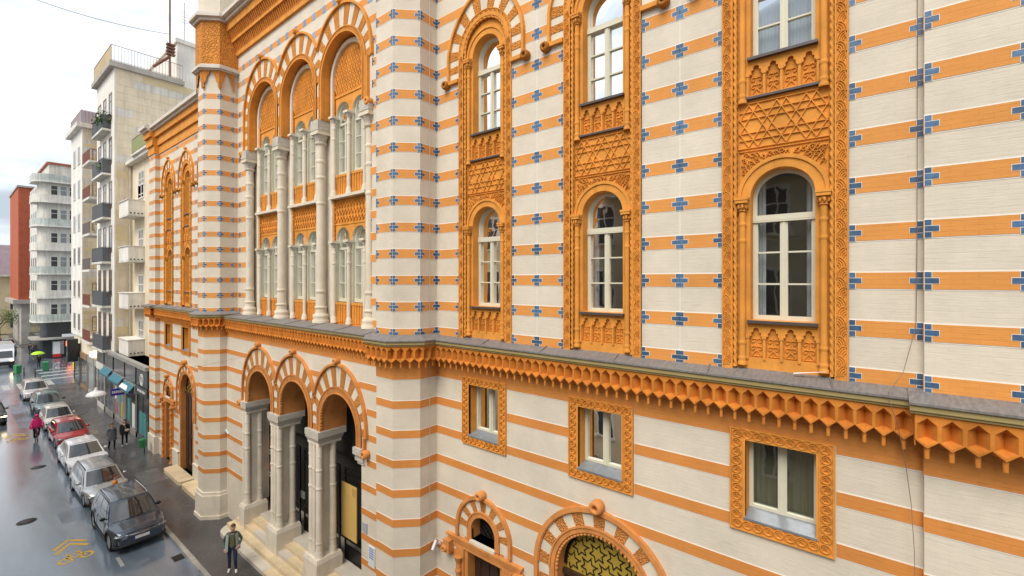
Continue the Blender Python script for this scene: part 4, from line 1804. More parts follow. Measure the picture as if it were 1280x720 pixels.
def big_door(cy):
    zs = 4.62
    m = MB()
    m.plate(arch_loop(cy, 1.16, .0, zs), [arch_loop(cy, 1.04, .02, zs, 24)], XW - .01, XW + .36)
    d = m.wbuild('doorway', 'terracotta_low', T)
    m = MB()
    for q in range(36):
        a = pi * q / 35
        m.lathe_x(XW - .03, cy + 1.055 * cos(a), zs + 1.055 * sin(a), [(.018, -.02), (.032, 0), (.032, .05), (.018, .07)], 7)
    m.wbuild('bead_moulding', 'terracotta_low', d)
    striped_arch(d, cy, zs, 1.10, 1.23, 1.53, 1.63, 17, ball=.14, zb=3.2)
    m = MB()
    lp = arch_loop(cy, 1.04, zs - .12, zs, 24)
    m.add([(XW + .30, y, z) for y, z in lp], [tuple(range(len(lp)))])
    m.wbuild('tympanum', 'gold_leaf', d)
    # star tracery over the gold
    m = MB()
    x = XW + .295

    def inside(p):
        return (p[0] - cy) ** 2 + (p[1] - zs) ** 2 < 1.03 ** 2 and p[1] > zs - .1
    segs = []
    for j in range(-1, 4):
        for i in range(-4, 5):
            c0 = (cy + i * .42 + (.21 if j % 2 else 0), zs + .12 + j * .364)
            pts = [(c0[0] + (.20 if q % 2 else .105) * cos(q * pi / 6 + .26), c0[1] + (.20 if q % 2 else .105) * sin(q * pi / 6 + .26)) for q in range(12)]
            for q in range(12):
                segs.append((pts[q], pts[(q + 1) % 12]))
            for q in (1, 3, 5):
                segs.append((pts[q], (c0[0] + .235 * cos(q * pi / 6 + .26), c0[1] + .235 * sin(q * pi / 6 + .26))))
    for a, b in segs:
        if inside(a) and inside(b):
            m.ridge([a, b], .022, .02, x)
    m.ring(cy, zs, .97, 1.05, 0, pi, x - .03, x + .01, 28)
    m.wbuild('tracery', 'iron', d)
    m = MB()
    m.box(XW + .2, XW + .34, cy - 1.04, cy + 1.04, zs - .2, zs - .1)
    m.box(XW + .27, XW + .33, cy - 1.04, cy + 1.04, 0, zs - .2)
    for q in range(4):
        yy = cy - .78 + .52 * q
        m.box(XW + .24, XW + .28, yy - .2, yy + .2, .4, 2.0)
        m.box(XW + .24, XW + .28, yy - .2, yy + .2, 2.2, 4.2)
    m.wbuild('door', 'dark_wood', d)


small_door(7.80)
big_door(4.55)
small_door(33.75, -.45)
big_door(2 * BC - 4.55)
# a threshold slab before each left-wing door
for cy, w_ in ((30.5, 1.5), (27.6, 1.2)):
    m = MB()
    r = .25
    m.prism([(8.45, cy - w_), (7.75 + r, cy - w_)] + [(7.75 + r - r * sin(a), cy - w_ + r - r * cos(a)) for a in (.5, 1.1, 1.57)] + [(7.75 + r - r * cos(a), cy + w_ - r + r * sin(a)) for a in (0, .5, 1.1, 1.57)] + [(8.45, cy + w_)], -.2, .22)
    m.wbuild('step', 'step_stone', T)

# ================================================================== THE STREET
def wet(name, col, r0, r1, scale=0.35, fine=45.0, bump=0.35, stretch=(1, 1, 1), worn=0.25):
    m = mat(name, col, 0.3, 0.0, spec=0.5)
    n, l = m.node_tree.nodes, m.node_tree.links.new
    p = n['Principled BSDF']
    g = n.new('ShaderNodeNewGeometry')
    mp_ = n.new('ShaderNodeMapping')
    mp_.inputs['Scale'].default_value = stretch
    l(g.outputs['Position'], mp_.inputs['Vector'])
    a = n.new('ShaderNodeTexNoise')
    a.inputs['Scale'].default_value = scale
    a.inputs['Detail'].default_value = 7
    a.inputs['Roughness'].default_value = 0.6
    l(mp_.outputs['Vector'], a.inputs['Vector'])
    r = n.new('ShaderNodeMapRange')
    r.inputs['From Min'].default_value = 0.38
    r.inputs['From Max'].default_value = 0.62
    r.inputs['To Min'].default_value = r0
    r.inputs['To Max'].default_value = r1
    l(a.outputs['Fac'], r.inputs['Value'])
    l(r.outputs['Result'], p.inputs['Roughness'])
    b = n.new('ShaderNodeTexNoise')
    b.inputs['Scale'].default_value = fine
    b.inputs['Detail'].default_value = 4
    l(g.outputs['Position'], b.inputs['Vector'])
    rc = n.new('ShaderNodeMapRange')
    rc.inputs['From Min'].default_value = 0.3
    rc.inputs['From Max'].default_value = 0.7
    rc.inputs['To Min'].default_value = 0.75
    rc.inputs['To Max'].default_value = 1.2
    l(b.outputs['Fac'], rc.inputs['Value'])
    c = n.new('ShaderNodeTexNoise')
    c.inputs['Scale'].default_value = 0.6
    c.inputs['Detail'].default_value = 6
    l(mp_.outputs['Vector'], c.inputs['Vector'])
    rd = n.new('ShaderNodeMapRange')
    rd.inputs['From Min'].default_value = 0.35
    rd.inputs['From Max'].default_value = 0.65
    rd.inputs['To Min'].default_value = 1 - worn
    rd.inputs['To Max'].default_value = 1 + worn
    l(c.outputs['Fac'], rd.inputs['Value'])
    mm = n.new('ShaderNodeMath')
    mm.operation = 'MULTIPLY'
    l(rc.outputs['Result'], mm.inputs[0])
    l(rd.outputs['Result'], mm.inputs[1])
    v = n.new('ShaderNodeVectorMath')
    v.operation = 'SCALE'
    v.inputs[0].default_value = col
    l(mm.outputs[0], v.inputs['Scale'])
    l(v.outputs['Vector'], p.inputs['Base Color'])
    bp = n.new('ShaderNodeBump')
    bp.inputs['Strength'].default_value = bump
    bp.inputs['Distance'].default_value = 0.006
    l(b.outputs['Fac'], bp.inputs['Height'])
    l(bp.outputs['Normal'], p.inputs['Normal'])
    return m


wet('wet_road', (0.155, 0.195, 0.245), 0.09, 0.25, 0.30, 40, 0.10, (1.6, 0.35, 1))
_p = MATS['wet_road'].node_tree.nodes['Principled BSDF']
_p.inputs['Coat Weight'].default_value = 1.0
_p.inputs['Coat Roughness'].default_value = 0.16
wet('wet_pavement', (0.082, 0.077, 0.075), 0.14, 0.45, 0.8, 40, 0.35, (1, 0.6, 1))
wet('wet_patch', (0.125, 0.12, 0.115), 0.2, 0.4, 0.8, 40, 0.35)
wet('wet_kerb', (0.36, 0.34, 0.30), 0.25, 0.5, 1.5, 30, 0.3)
wet('ground_far', (0.12, 0.115, 0.11), 0.5, 0.8, 0.1, 3, 0.2)
mat('yellow_paint', (0.74, 0.44, 0.05), 0.7, 0.18, 14, bump=0.2, bscale=60)
mat('white_paint', (0.40, 0.40, 0.39), 0.35, 0.45, 10, bump=0.2, bscale=60)

RZ = -0.10
m = MB()
m.add([(-900, -900, -.4), (900, -900, -.4), (900, 1200, -.4), (-900, 1200, -.4)], [(0, 1, 2, 3)])
struct(m.build('ground', 'ground_far'))
m = MB()
m.add([(-80, -60, RZ), (250, -60, RZ), (250, 420, RZ), (-80, 420, RZ)], [(0, 1, 2, 3)])
struct(m.build('road', 'wet_road'))


def pavement(x0, x1, y0, y1, name='pavement'):
    m = MB()
    m.box(x0, x1, y0, y1, -.38, .02)
    return struct(m.build(name, 'wet_pavement'))


pv = pavement(6.16, 9.4, -30, 67.0)
pavement(-8, -1.16, -30, 200)
pavement(7.6, 60, 91.0, 260)
# kerb stones
for xk, y0, y1 in ((6.0, -12, 66.8), (-1.16, -12, 40)):
    y = y0
    i = 0
    while y < y1:
        ln = 1.0 + .12 * sin(i * 2.3)
        m = MB()
        m.box(xk + .012 * sin(i * 1.7), xk + .16, y + .006, y + ln - .006, -.38, .026 + .004 * sin(i * 3.1))
        o = m.build('kerb_stone', 'wet_kerb', pv if xk > 0 else None)
        if xk < 0:
            o.parent = pv
        y += ln
        i += 1
# repairs and covers in the pavement
for x0, x1, y0, y1 in ((6.6, 7.7, 30.6, 32.9), (6.3, 7.2, 13.0, 14.5)):
    m = MB()
    m.box(x0, x1, y0, y1, 0, .024)
    m.build('pavement_patch', 'wet_patch', pv)


def flat(pts, z=RZ + .004):
    return [(x, y, z) for x, y in pts]


# bicycle lane symbol with two chevrons
m = MB()
Z = RZ + .004


def stroke(pts, w):
    n = len(pts)
    vs = []
    for i, (x, y) in enumerate(pts):
        x0, y0 = pts[max(i - 1, 0)]
        x1, y1 = pts[min(i + 1, n - 1)]
        d = sqrt((x1 - x0) ** 2 + (y1 - y0) ** 2) or 1
        nx, ny = -(y1 - y0) / d * w / 2, (x1 - x0) / d * w / 2
        vs += [(x + nx, y + ny, Z), (x - nx, y - ny, Z)]
    m.add(vs, [(2 * i, 2 * i + 1, 2 * i + 3, 2 * i + 2) for i in range(n - 1)])


def wheel2(cx, cy, r, w=.10):
    stroke([(cx + r * cos(2 * pi * i / 24), cy + r * .98 * sin(2 * pi * i / 24)) for i in range(25)], w)


def bike_symbol(cx, cy):
    def st(pts, w):
        stroke([(cx + x, cy + y) for x, y in pts], w)
    for wx in (-.31, .31):
        st([(wx + .185 * cos(2 * pi * i / 24), .22 * sin(2 * pi * i / 24) + .22) for i in range(25)], .085)
    st([(-.31, .22), (-.18, .60), (.14, .60), (.02, .24), (-.18, .58)], .07)
    st([(.02, .24), (.31, .22), (.15, .62), (.12, .76)], .07)
    st([(.04, .77), (.22, .77)], .08)
    st([(-.18, .58), (-.22, .80), (-.12, .84)], .06)
    for dy in (1.72, 2.16):
        st([(-.50, dy - .62), (0, dy), (.48, dy - .62)], .15)


bike_symbol(3.24, 24.80)
struct(m.build('lane_marking', 'yellow_paint'))
m = MB()
bike_symbol(3.05, 46.3)
struct(m.build('lane_marking', 'yellow_paint'))
for x0, x1, y0, y1 in ((4.22, 4.34, 22.85, 23.75), (4.3, 4.42, 17.0, 18.0)):
    m = MB()
    m.add(flat([(x0, y0), (x1, y0), (x1, y1), (x0, y1)]), [(0, 1, 2, 3)])
    struct(m.build('lane_marking', 'white_paint'))
# zebra crossings at the junction
for k in range(7):
    m = MB()
    y = 69.2
    x = 6.4 + k * 1.05 - 6
    m.add(flat([(x, 68.2), (x + .5, 68.2), (x + .5, 71.4), (x, 71.4)]), [(0, 1, 2, 3)])
    struct(m.build('zebra_stripe', 'white_paint'))
for k in range(4):
    m = MB()
    y = 71.9 + k * 2.6
    m.add(flat([(6.8, y), (9.6, y), (9.6, y + .8), (6.8, y + .8)]), [(0, 1, 2, 3)])
    struct(m.build('zebra_stripe', 'white_paint'))

# ironwork and old repairs in the carriageway
mat('cast_iron', (0.05, 0.045, 0.042), 0.45, 0.3, 20, bump=0.6, bscale=30, metal=0.4)
wet('road_patch', (0.14, 0.175, 0.22), 0.12, 0.30, 0.5, 45, 0.25)
for cx, cy in ((2.3, 30.5), (3.4, 38.8), (4.9, 20.6), (2.6, 20.2)):
    m = MB()
    m.lathe(cx, cy, [(.34, RZ - .01), (.34, RZ + .006), (.30, RZ + .006), (.30, RZ + .002), (.27, RZ + .002), (.27, RZ + .007), (.02, RZ + .007)], 28)
    struct(m.build('manhole_cover', 'cast_iron'))
for x0, x1, y0, y1 in ((3.3, 4.1, 28.8, 30.6), (4.3, 5.9, 18.6, 20.0), (3.4, 4.2, 50, 60), (1.5, 2.6, 62, 68)):
    m = MB()
    m.add(flat([(x0, y0 + .1), (x1, y0), (x1 + .06, y1), (x0 - .03, y1 - .12)], RZ + .0025), [(0, 1, 2, 3)])
    struct(m.build('road_patch', 'road_patch'))
for yy in (21.6, 33.2, 45.2):
    m = MB()
    m.box(5.62, 5.98, yy, yy + .5, RZ - .05, RZ + .004)
    for q in range(5):
        m.box(5.66, 5.94, yy + .05 + q * .09, yy + .09 + q * .09, RZ, RZ + .012)
    struct(m.build('drain_grate', 'cast_iron'))

# ================================================================== NEIGHBOURS
FPX, HYP = 572.0, 349.5
_a = radians(50.99)
_F, _R = (sin(_a), cos(_a)), (cos(_a), -sin(_a))


def ray(x, y):
    u, v = (x - 640) / FPX, (HYP - y) / FPX
    return (_F[0] + u * _R[0], _F[1] + u * _R[1], v)


def onX(X, x, y=350):
    d = ray(x, y)
    t = X / d[0]
    return (d[1] * t, CAM_H + d[2] * t)          # (Y, z)


def onY(Y, x, y=350):
    d = ray(x, y)
    t = Y / d[1]
    return (d[0] * t, CAM_H + d[2] * t)          # (X, z)


def onZ(z, x, y):
    d = ray(x, y)
    t = (z - CAM_H) / d[2]
    return (d[0] * t, d[1] * t)


mat('render_cream', (0.72, 0.62, 0.46), 0.8, 0.16, 0.7, streak=0.14, bump=0.25, bscale=20)
mat('render_white', (0.77, 0.73, 0.66), 0.8, 0.16, 0.6, streak=0.16, bump=0.2, bscale=20)
mat('render_pale', (0.68, 0.64, 0.57), 0.8, 0.18, 0.6, streak=0.22, bump=0.2, bscale=20)
mat('render_yellow', (0.66, 0.55, 0.33), 0.8, 0.12, 0.5, bump=0.2)
mat('render_olive', (0.60, 0.55, 0.40), 0.85, 0.15, 0.6, bump=0.2)
mat('concrete', (0.40, 0.37, 0.33), 0.8, 0.2, 0.9, bump=0.3, bscale=12)
mat('slab_white', (0.70, 0.67, 0.60), 0.75, 0.22, 1.2, streak=0.25)
mat('red_brick', (0.42, 0.105, 0.05), 0.85, 0.18, 1.3, bump=0.3, bscale=8)
mat('roof_tile', (0.36, 0.11, 0.06), 0.8, 0.2, 2.0)
mat('roof_mauve', (0.25, 0.19, 0.21), 0.8, 0.15, 1.0)
mat('rust_rail', (0.20, 0.085, 0.05), 0.6, 0.2, 5)
mat('dark_mesh', (0.115, 0.12, 0.13), 0.7, 0.2, 5)
mat('brown_panel', (0.17, 0.05, 0.035), 0.7, 0.2, 4)
mat('green_panel', (0.30, 0.36, 0.16), 0.7, 0.12, 3)
mat('grey_panel', (0.38, 0.36, 0.38), 0.7, 0.12, 3)
mat('white_frame', (0.70, 0.68, 0.62), 0.5, 0.05)
mat('brown_frame', (0.26, 0.16, 0.09), 0.5, 0.15)
mat('window_dark', (0.045, 0.05, 0.055), 0.12, 0.2, 1.0, spec=0.6)
mat('window_curtain', (0.27, 0.29, 0.30), 0.2, 0.3, 1.5, spec=0.6)
mat('shop_dark', (0.028, 0.032, 0.036), 0.25, 0.2, 2.0)
mat('shop_grey', (0.30, 0.29, 0.27), 0.6, 0.15, 2.0)
mat('awning_teal', (0.04, 0.17, 0.23), 0.6, 0.1, 3.0)
mat('sign_purple', (0.07, 0.03, 0.36), 0.4, 0.05)
mat('sign_white', (0.78, 0.78, 0.76), 0.5, 0.04)
mat('sign_red', (0.55, 0.03, 0.03), 0.4, 0.05)
mat('lit_shop', (1.0, 0.72, 0.38), 0.5, 0.0, emit=1.6)
mat('lit_sign', (1.0, 0.22, 0.10), 0.5, 0.0, emit=1.6)
mat('balcony_glass', (0.50, 0.53, 0.48), 0.45, 0.25, 1.2, streak=0.3)
mat('rain_pipe', (0.50, 0.47, 0.42), 0.5, 0.15, 3, metal=0.2)


def slabs_on(parent, name, axis, plane, a0, a1, z0, z1, w, h, mats, seed=1, dep=.012):
    """stone facing: each slab a piece of its own, a little proud and uneven"""
    rnd = random.Random(seed)
    z = z0
    r = 0
    cache = {}
    while z < z1 - .2:
        a = a0 - (w / 2 if r % 2 else 0)
        while a < a1:
            s0, s1 = max(a, a0), min(a + w, a1)
            if s1 - s0 > .15:
                zt = min(z + h, z1)
                d = dep + rnd.uniform(0, .008)
                m = MB()
                if axis == 'y':
                    m.box(s0 + .01, s1 - .01, plane - d, plane + .02, z + .01, zt - .01)
                else:
                    m.box(plane - d, plane + .02, s0 + .01, s1 - .01, z + .01, zt - .01)
                m.wbuild(name, rnd.choice(mats), parent)
            a += w
        z += h
        r += 1


def window(parent, axis, plane, a0, a1, z0, z1, frame='white_frame', pane='window_dark', mull=1, trans=0, dep=.16, sill=True):
    """real recessed window: reveal lining, frame bars, pane; axis = outward normal (-x or -y)"""
    m = MB()

    def bx(mb, d0, d1, p0, p1, q0, q1, mi=0):
        if axis == 'x':
            mb.box(plane + d0, plane + d1, p0, p1, q0, q1, mi)
        else:
            mb.box(p0, p1, plane + d0, plane + d1, q0, q1, mi)
    t = .06
    bx(m, -.03, .05, a0 - t, a0, z0, z1 + t)
    bx(m, -.03, .05, a1, a1 + t, z0, z1 + t)
    bx(m, -.03, .05, a0, a1, z1, z1 + t)
    bx(m, -.08 if sill else -.03, .05, a0 - t, a1 + t, z0 - t, z0)
    bx(m, -.012, .05, a0, a0 + .05, z0, z1)
    bx(m, -.012, .05, a1 - .05, a1, z0, z1)
    bx(m, -.013, .05, a0 + .05, a1 - .05, z1 - .05, z1)
    for i in range(mull):
        c = a0 + (a1 - a0) * (i + 1) / (mull + 1)
        bx(m, -.015, .05, c - .03, c + .03, z0, z1 - .05)
    for i in range(trans):
        c = z0 + (z1 - z0) * .7
        bx(m, -.017, .05, a0 + .05, a1 - .05, c - .03, c + .03)
    w = m.wbuild('window', frame, parent)
    m = MB()
    bx(m, -.006, .04, a0 + .01, a1 - .01, z0 + .005, z1 - .01)
    m.wbuild('pane', pane, w)
    return w


def rail(parent, pts, z, h, mt='rust_rail', gap=.14, panel=None):
    """balcony railing along a polyline: posts, top rail, bars, optional cloth or sheet panel"""
    m = MB()
    for i in range(len(pts) - 1):
        a, b = Vector((*pts[i], 0)), Vector((*pts[i + 1], 0))
        n = max(1, int((b - a).length / gap))
        m.tube([(a.x, a.y, z + h), (b.x, b.y, z + h)], .022, 5)
        m.tube([(a.x, a.y, z + .08), (b.x, b.y, z + .08)], .015, 5)
        for k in range(n + 1):
            p = a.lerp(b, k / n)
            m.tube([(p.x, p.y, z), (p.x, p.y, z + h)], .010, 4)
    o = m.wbuild('railing', mt, parent)
    if panel:
        m = MB()
        for i in panel[1]:
            a, b = pts[i], pts[i + 1]
            m.add([(a[0], a[1], z + .06), (b[0], b[1], z + .06), (b[0], b[1], z + h - .05), (a[0], a[1], z + h - .05)], [(0, 1, 2, 3)])
            m.add([(a[0] + .02, a[1] + .02, z + .06), (b[0] + .02, b[1] + .02, z + .06), (b[0] + .02, b[1] + .02, z + h - .05), (a[0] + .02, a[1] + .02, z + h - .05)], [(0, 1, 2, 3)])
        m.wbuild('railing_panel', panel[0], o)
    return o


# ------------------------------------------------------------------ first neighbour: stepped cream block with white balconies
B1 = root('apartment_block', 'cream stepped apartment block with solid white balconies next to the striped building', 'building', (9.4, 45, 0))
m = MB()
m.box(9.39, 16, 37.0, 47.08, 5.3, 20.1)
body = m.wbuild('wall', 'render_cream', B1)
m = MB()
m.box(8.3, 15.5, 47.08, 53.75, 5.3, 27.75)
wing1 = m.wbuild('wall', 'render_white', B1)
slabs_on(wing1, 'stone_slab', 'y', 47.08, 8.36, 14.5, 5.4, 27.7, 1.15, .62, ['render_cream'] * 4 + ['render_pale', 'render_yellow'], 4)
m = MB()
m.box(12.6, 21, 47.6, 60, 27.5, 31.6)
m.box(12.45, 21, 47.45, 60.2, 31.6, 31.95)
m.wbuild('penthouse', 'render_white', B1)
m = MB()
m.box(7.95, 12.9, 46.8, 54.0, 27.75, 28.1)
m.box(8.1, 12.8, 46.95, 53.9, 28.1, 28.22)
m.wbuild('roof_slab', 'concrete', B1)
rail(B1, [(12.8, 46.95), (8.1, 46.95), (8.1, 53.7)], 28.2, 1.25, 'rust_rail', .2, ('render_yellow', [1]))
m = MB()
m.box(8.95, 16, 37.0, 47.05, 20.1, 20.35)
m.box(8.8, 9.6, 37.0, 44.5, 20.35, 20.5)
m.wbuild('roof_slab', 'slab_white', B1)
rail(B1, [(9.4, 37.1), (8.85, 37.1), (8.85, 44.4)], 20.5, 1.1, 'rust_rail', .2, ('green_panel', [1]))
# mast and aerial
m = MB()
m.tube([(12.0, 47.4, 28.2), (12.0, 47.4, 44)], .07, 6)
for q in range(4):
    m.box(11.75, 12.35, 47.2, 47.6, 30.2 + q * .28, 30.32 + q * .28)
m.tube([(12.0, 47.4, 30.1), (10.9, 47.6, 28.9)], .12, 6)
m.wbuild('mast', 'rust_rail', B1)
m = MB()
m.tube([(13.5, 49, 31.9), (13.5, 49, 36)], .04, 5)
for q in range(5):
    m.tube([(13.2, 49, 34.2 + q * .25), (13.8, 49, 34.2 + q * .25)], .02, 4)
m.wbuild('aerial', 'rain_pipe', B1)
FZ = [5.3, 8.8, 12.3, 15.75]
for k, z in enumerate(FZ):
    m = MB()
    y0, y1 = 43.3, 46.2
    m.box(8.42, 9.39, y0, y1, z, z + .14)
    bal = m.wbuild('balcony', 'slab_white', B1)
    m = MB()
    m.box(8.42, 8.50, y0, y1, z + .14, z + 1.18)
    m.box(8.50, 9.39, y0, y0 + .08, z + .14, z + 1.18)
    m.box(8.50, 9.39, y1 - .08, y1, z + .14, z + 1.18)
    for q in range(4):
        m.box(8.52 + q * .22, 8.62 + q * .22, y0 - .004, y0 + .05, z + .16, z + .26, 1)
    m.box(8.35, 9.39, y0 - .04, y1, z + 1.18, z + 1.23, 0)
    m.wbuild('parapet', ['render_white', 'interior_dark'], bal)
    window(B1, 'x', 9.39, 43.6, 45.0, z + .15, z + 2.55, 'white_frame', 'window_curtain', 1, 1)
window(B1, 'x', 9.39, 43.4, 45.0, 17.3, 19.3, 'white_frame', 'window_curtain', 1, 1)
for k in range(6):
    z = 5.3 + 3.55 * k
    for yy in (47.9, 50.0, 52.0):
        window(B1, 'x', 8.3, yy, yy + .95, z + .9, z + 2.9, 'brown_frame', 'window_dark', 0, 1)
    if k in (0, 1, 2, 3, 4, 5):
        m = MB()
        m.box(7.75, 8.3, 48.2, 52.4, z - .12, z + .05)
        b_ = m.wbuild('balcony', 'slab_white', B1)
        rail(b_, [(8.3, 48.25), (7.8, 48.25), (7.8, 52.35), (8.3, 52.35)], z + .05, 1.15, 'dark_mesh', .16, ('dark_mesh', [0, 1]))
m = MB()
m.lathe(9.25, 46.9, [(.06, 5.3), (.06, 20.1)], 8)
m.wbuild('rain_pipe', 'rain_pipe', B1)
# potted plants on the top balcony
# ground floor with shops
m = MB()
m.box(8.35, 16, 37.0, 53.75, 0.0, 5.3)
m.box(8.05, 16, 37.0, 53.75, 5.05, 5.30)
gf = m.wbuild('ground_floor', 'shop_grey', B1)


def shop(y0, y1, fascia, glass='window_dark', sign=None, top=3.3, door=False, upper=None):
    m = MB()
    x = 8.35
    m.box(x - .07, x + .02, y0, y0 + .12, 0, top)
    m.box(x - .07, x + .02, y1 - .12, y1, 0, top)
    m.box(x - .07, x + .02, y0, y1, .02, .4)
    m.box(x - .05, x + .02, (y0 + y1) / 2 - .04, (y0 + y1) / 2 + .04, .4, top)
    s_ = m.wbuild('shopfront', fascia, B1)
    m = MB()
    m.box(x - .03, x + .01, y0 + .1, y1 - .1, .38, top)
    m.wbuild('pane', glass, s_)
    m = MB()
    m.box(x - .14, x + .02, y0, y1, top, top + .55)
    m.wbuild('fascia_board', fascia, s_)
    if upper:
        m = MB()
        m.box(x - .10, x + .02, y0 + .1, y1 - .1, top + .6, 5.0)
        m.wbuild('upper_panel', upper, s_)
    if sign:
        m = MB()
        m.add([(x - .14, y0 + .1, top + .5), (x - .14, y1 - .1, top + .5), (x - .48, y1 - .1, top + .12), (x - .48, y0 + .1, top + .12), (x - .48, y1 - .1, top - .02), (x - .48, y0 + .1, top - .02)],
              [(0, 1, 2, 3), (3, 2, 4, 5)])
        m.wbuild('awning', sign, s_)
    return s_


s1 = shop(37.3, 40.2, 'shop_dark', 'window_dark', None, 3.2, False, 'shop_dark')
m = MB()
m.ring(38.8, 4.25, .30, .40, 0, 2 * pi, 8.35 - .12, 8.35 - .09, 20)
m.box(8.35 - .12, 8.35 - .09, 38.74, 38.86, 3.95, 4.5)
m.wbuild('painted_emblem', 'sign_white', s1)
m = MB()
for q in range(9):
    m.box(8.35 - .155, 8.35 - .13, 37.8 + q * .22, 37.8 + q * .22 + (.13 if q % 3 else .06), 3.40, 3.56)
m.wbuild('lettering', 'sign_white', s1)
s2 = shop(40.4, 43.4, 'shop_grey', 'window_dark', 'awning_teal', 3.1, False, 'window_dark')
m = MB()
m.add([(7.855, 41.0, 3.24), (7.855, 43.2, 3.24), (8.05, 43.2, 3.46), (8.05, 41.6, 3.46)], [(0, 1, 2, 3)])
m.wbuild('awning_patch', 'sign_white', s2)
s3 = shop(43.6, 47.0, 'shop_grey', 'window_curtain', 'awning_teal', 3.2, False, 'window_dark')
m = MB()
m.box(7.55, 8.35, 43.95, 44.05, 2.45, 2.95)
sg = m.wbuild('projecting_sign', 'sign_purple', s3)
m = MB()
for q in range(6):
    m.box(7.62 + q * .115, 7.70 + q * .115, 43.935, 43.95, 2.62, 2.80)
m.wbuild('lettering', 'sign_white', s3)
mat('poster_yellow', (0.62, 0.42, 0.05), 0.5, 0.3, 6)
mat('poster_teal', (0.06, 0.30, 0.28), 0.5, 0.3, 6)
mat('poster_rose', (0.52, 0.12, 0.14), 0.5, 0.3, 6)
for y_, z0_, z1_, mt_ in ((44.4, .6, 1.7, 'poster_yellow'), (45.0, 1.2, 2.6, 'poster_teal'), (46.0, .6, 1.5, 'poster_rose'), (46.4, 1.7, 2.7, 'sign_white')):
    m = MB()
    m.box(8.305, 8.325, y_, y_ + .5, z0_, z1_)
    m.wbuild('window_poster', mt_, s3)
for y_, z0_, z1_, mt_ in ((40.9, .5, 2.2, 'sign_white'), (42.2, .8, 2.4, 'poster_teal')):
    m = MB()
    m.box(8.305, 8.325, y_, y_ + .7, z0_, z1_)
    m.wbuild('window_poster', mt_, s2)
m = MB()
m.box(8.305, 8.325, 38.0, 39.6, .5, 2.0)
m.wbuild('window_poster', 'poster_teal', s1)
s4 = shop(47.3, 50.4, 'shop_grey', 'window_dark', 'awning_teal', 3.3, False, 'window_dark')
s5 = shop(50.6, 53.6, 'slab_white', 'window_dark', None, 3.3, False, 'window_dark')

# ------------------------------------------------------------------ second neighbour
B2 = root('apartment_block', 'banded beige apartment block with rusty railed balconies at the street junction', 'building', (9.6, 60, 0))
m = MB()
m.box(9.7, 17, 53.8, 62.6, 5.2, 25.6)
m.wbuild('wall', 'render_pale', B2)
m = MB()
m.box(8.55, 17, 62.6, 69.0, 5.2, 26.3)
w2 = m.wbuild('wall', 'render_white', B2)
slabs_on(w2, 'stone_slab', 'y', 62.6, 8.60, 11.0, 5.4, 26.2, 1.9, .34, ['render_cream'] * 3 + ['render_yellow', 'render_pale'], 9)
m = MB()
m.box(8.1, 17.2, 62.2, 69.4, 26.3, 26.75)
m.box(9.3, 17.2, 53.8, 62.3, 25.6, 26.05)
m.wbuild('roof_slab', 'slab_white', B2)
rail(B2, [(11.2, 62.5), (8.5, 62.5), (8.5, 69.0)], 26.75, 1.35, 'rust_rail', .25, ('grey_panel', [0, 1]))
m = MB()
m.add([(9.3, 53.8, 26.05), (9.3, 62.3, 26.05), (12.5, 62.3, 28.2), (12.5, 53.8, 28.2)], [(0, 1, 2, 3)])
m.wbuild('roof', 'roof_tile', B2)
for k in range(6):
    z = 4.9 + 3.42 * k
    m = MB()
    m.box(8.35, 9.7, 57.6, 61.4, z, z + .22)
    b_ = m.wbuild('balcony', 'slab_white', B2)
    rail(b_, [(9.7, 57.65), (8.4, 57.65), (8.4, 61.3)], z + .22, 1.05, 'rust_rail', .22, (('brown_panel' if k in (0, 1, 4, 5) else 'dark_mesh'), [1]))
    if k == 3:
        m = MB()
        m.box(8.8, 9.5, 57.75, 58.1, z + .22, z + .95, 0)
        m.ring(0, 0, .1, .26, 0, 2 * pi, 0, .02, 14, 1)
        n0 = len(m.v) - 4 * 15
        for i_ in range(n0, len(m.v)):
            x_, y_, z_ = m.v[i_]
            m.v[i_] = (9.15 + y_, 57.74 + x_, z + .6 + z_)
        m.wbuild('air_conditioner', ['render_white', 'dark_mesh'], b_)
    for yy in (54.6, 58.6):
        window(B2, 'x', 9.7, yy, yy + 1.3, z + .35, z + 2.5, 'white_frame', 'window_dark', 1, 0)
    window(B2, 'x', 9.7, 61.6, 62.2, z + .9, z + 2.4, 'brown_frame', 'window_dark', 0, 0)
    for yy in (63.6, 66.2):
        window(B2, 'x', 8.55, yy, yy + 1.25, z + .9, z + 2.6, 'white_frame', 'window_dark', 1, 0)
    window(B2, 'y', 62.6, 9.35, 9.6, z + .9, z + 2.3, 'brown_frame', 'window_dark', 0, 0, sill=False)
m = MB()
m.box(8.75, 17, 53.8, 68.6, 0, 5.2)
g2 = m.wbuild('ground_floor', 'render_cream', B2)
for i, (y0, y1, up) in enumerate(((54.2, 57.2, 'shop_grey'), (57.6, 60.4, 'shop_grey'), (60.8, 64.4, 'brown_frame'), (64.8, 68.2, 'shop_dark'))):
    m = MB()
    m.box(8.66, 8.78, y0, y1, 0, .35)
    m.box(8.62, 8.78, y0, y1, 3.0, 3.6)
    m.box(8.66, 8.78, y0, y0 + .15, .35, 3.0)
    m.box(8.66, 8.78, y1 - .15, y1, .35, 3.0)
    s_ = m.wbuild('shopfront', up, B2)
    m = MB()
    m.box(8.70, 8.78, y0 + .1, y1 - .1, .35, 3.0)
    m.wbuild('pane', 'window_curtain' if i == 1 else 'window_dark', s_)
m = MB()
m.box(8.3, 8.7, 55.6, 57.0, 3.9, 4.35)
m.wbuild('lit_sign', 'lit_shop', B2)
m = MB()
m.box(7.7, 8.5, 64.4, 65.0, 2.6, 4.9)
m.box(8.45, 8.7, 64.6, 64.8, 3.0, 4.4)
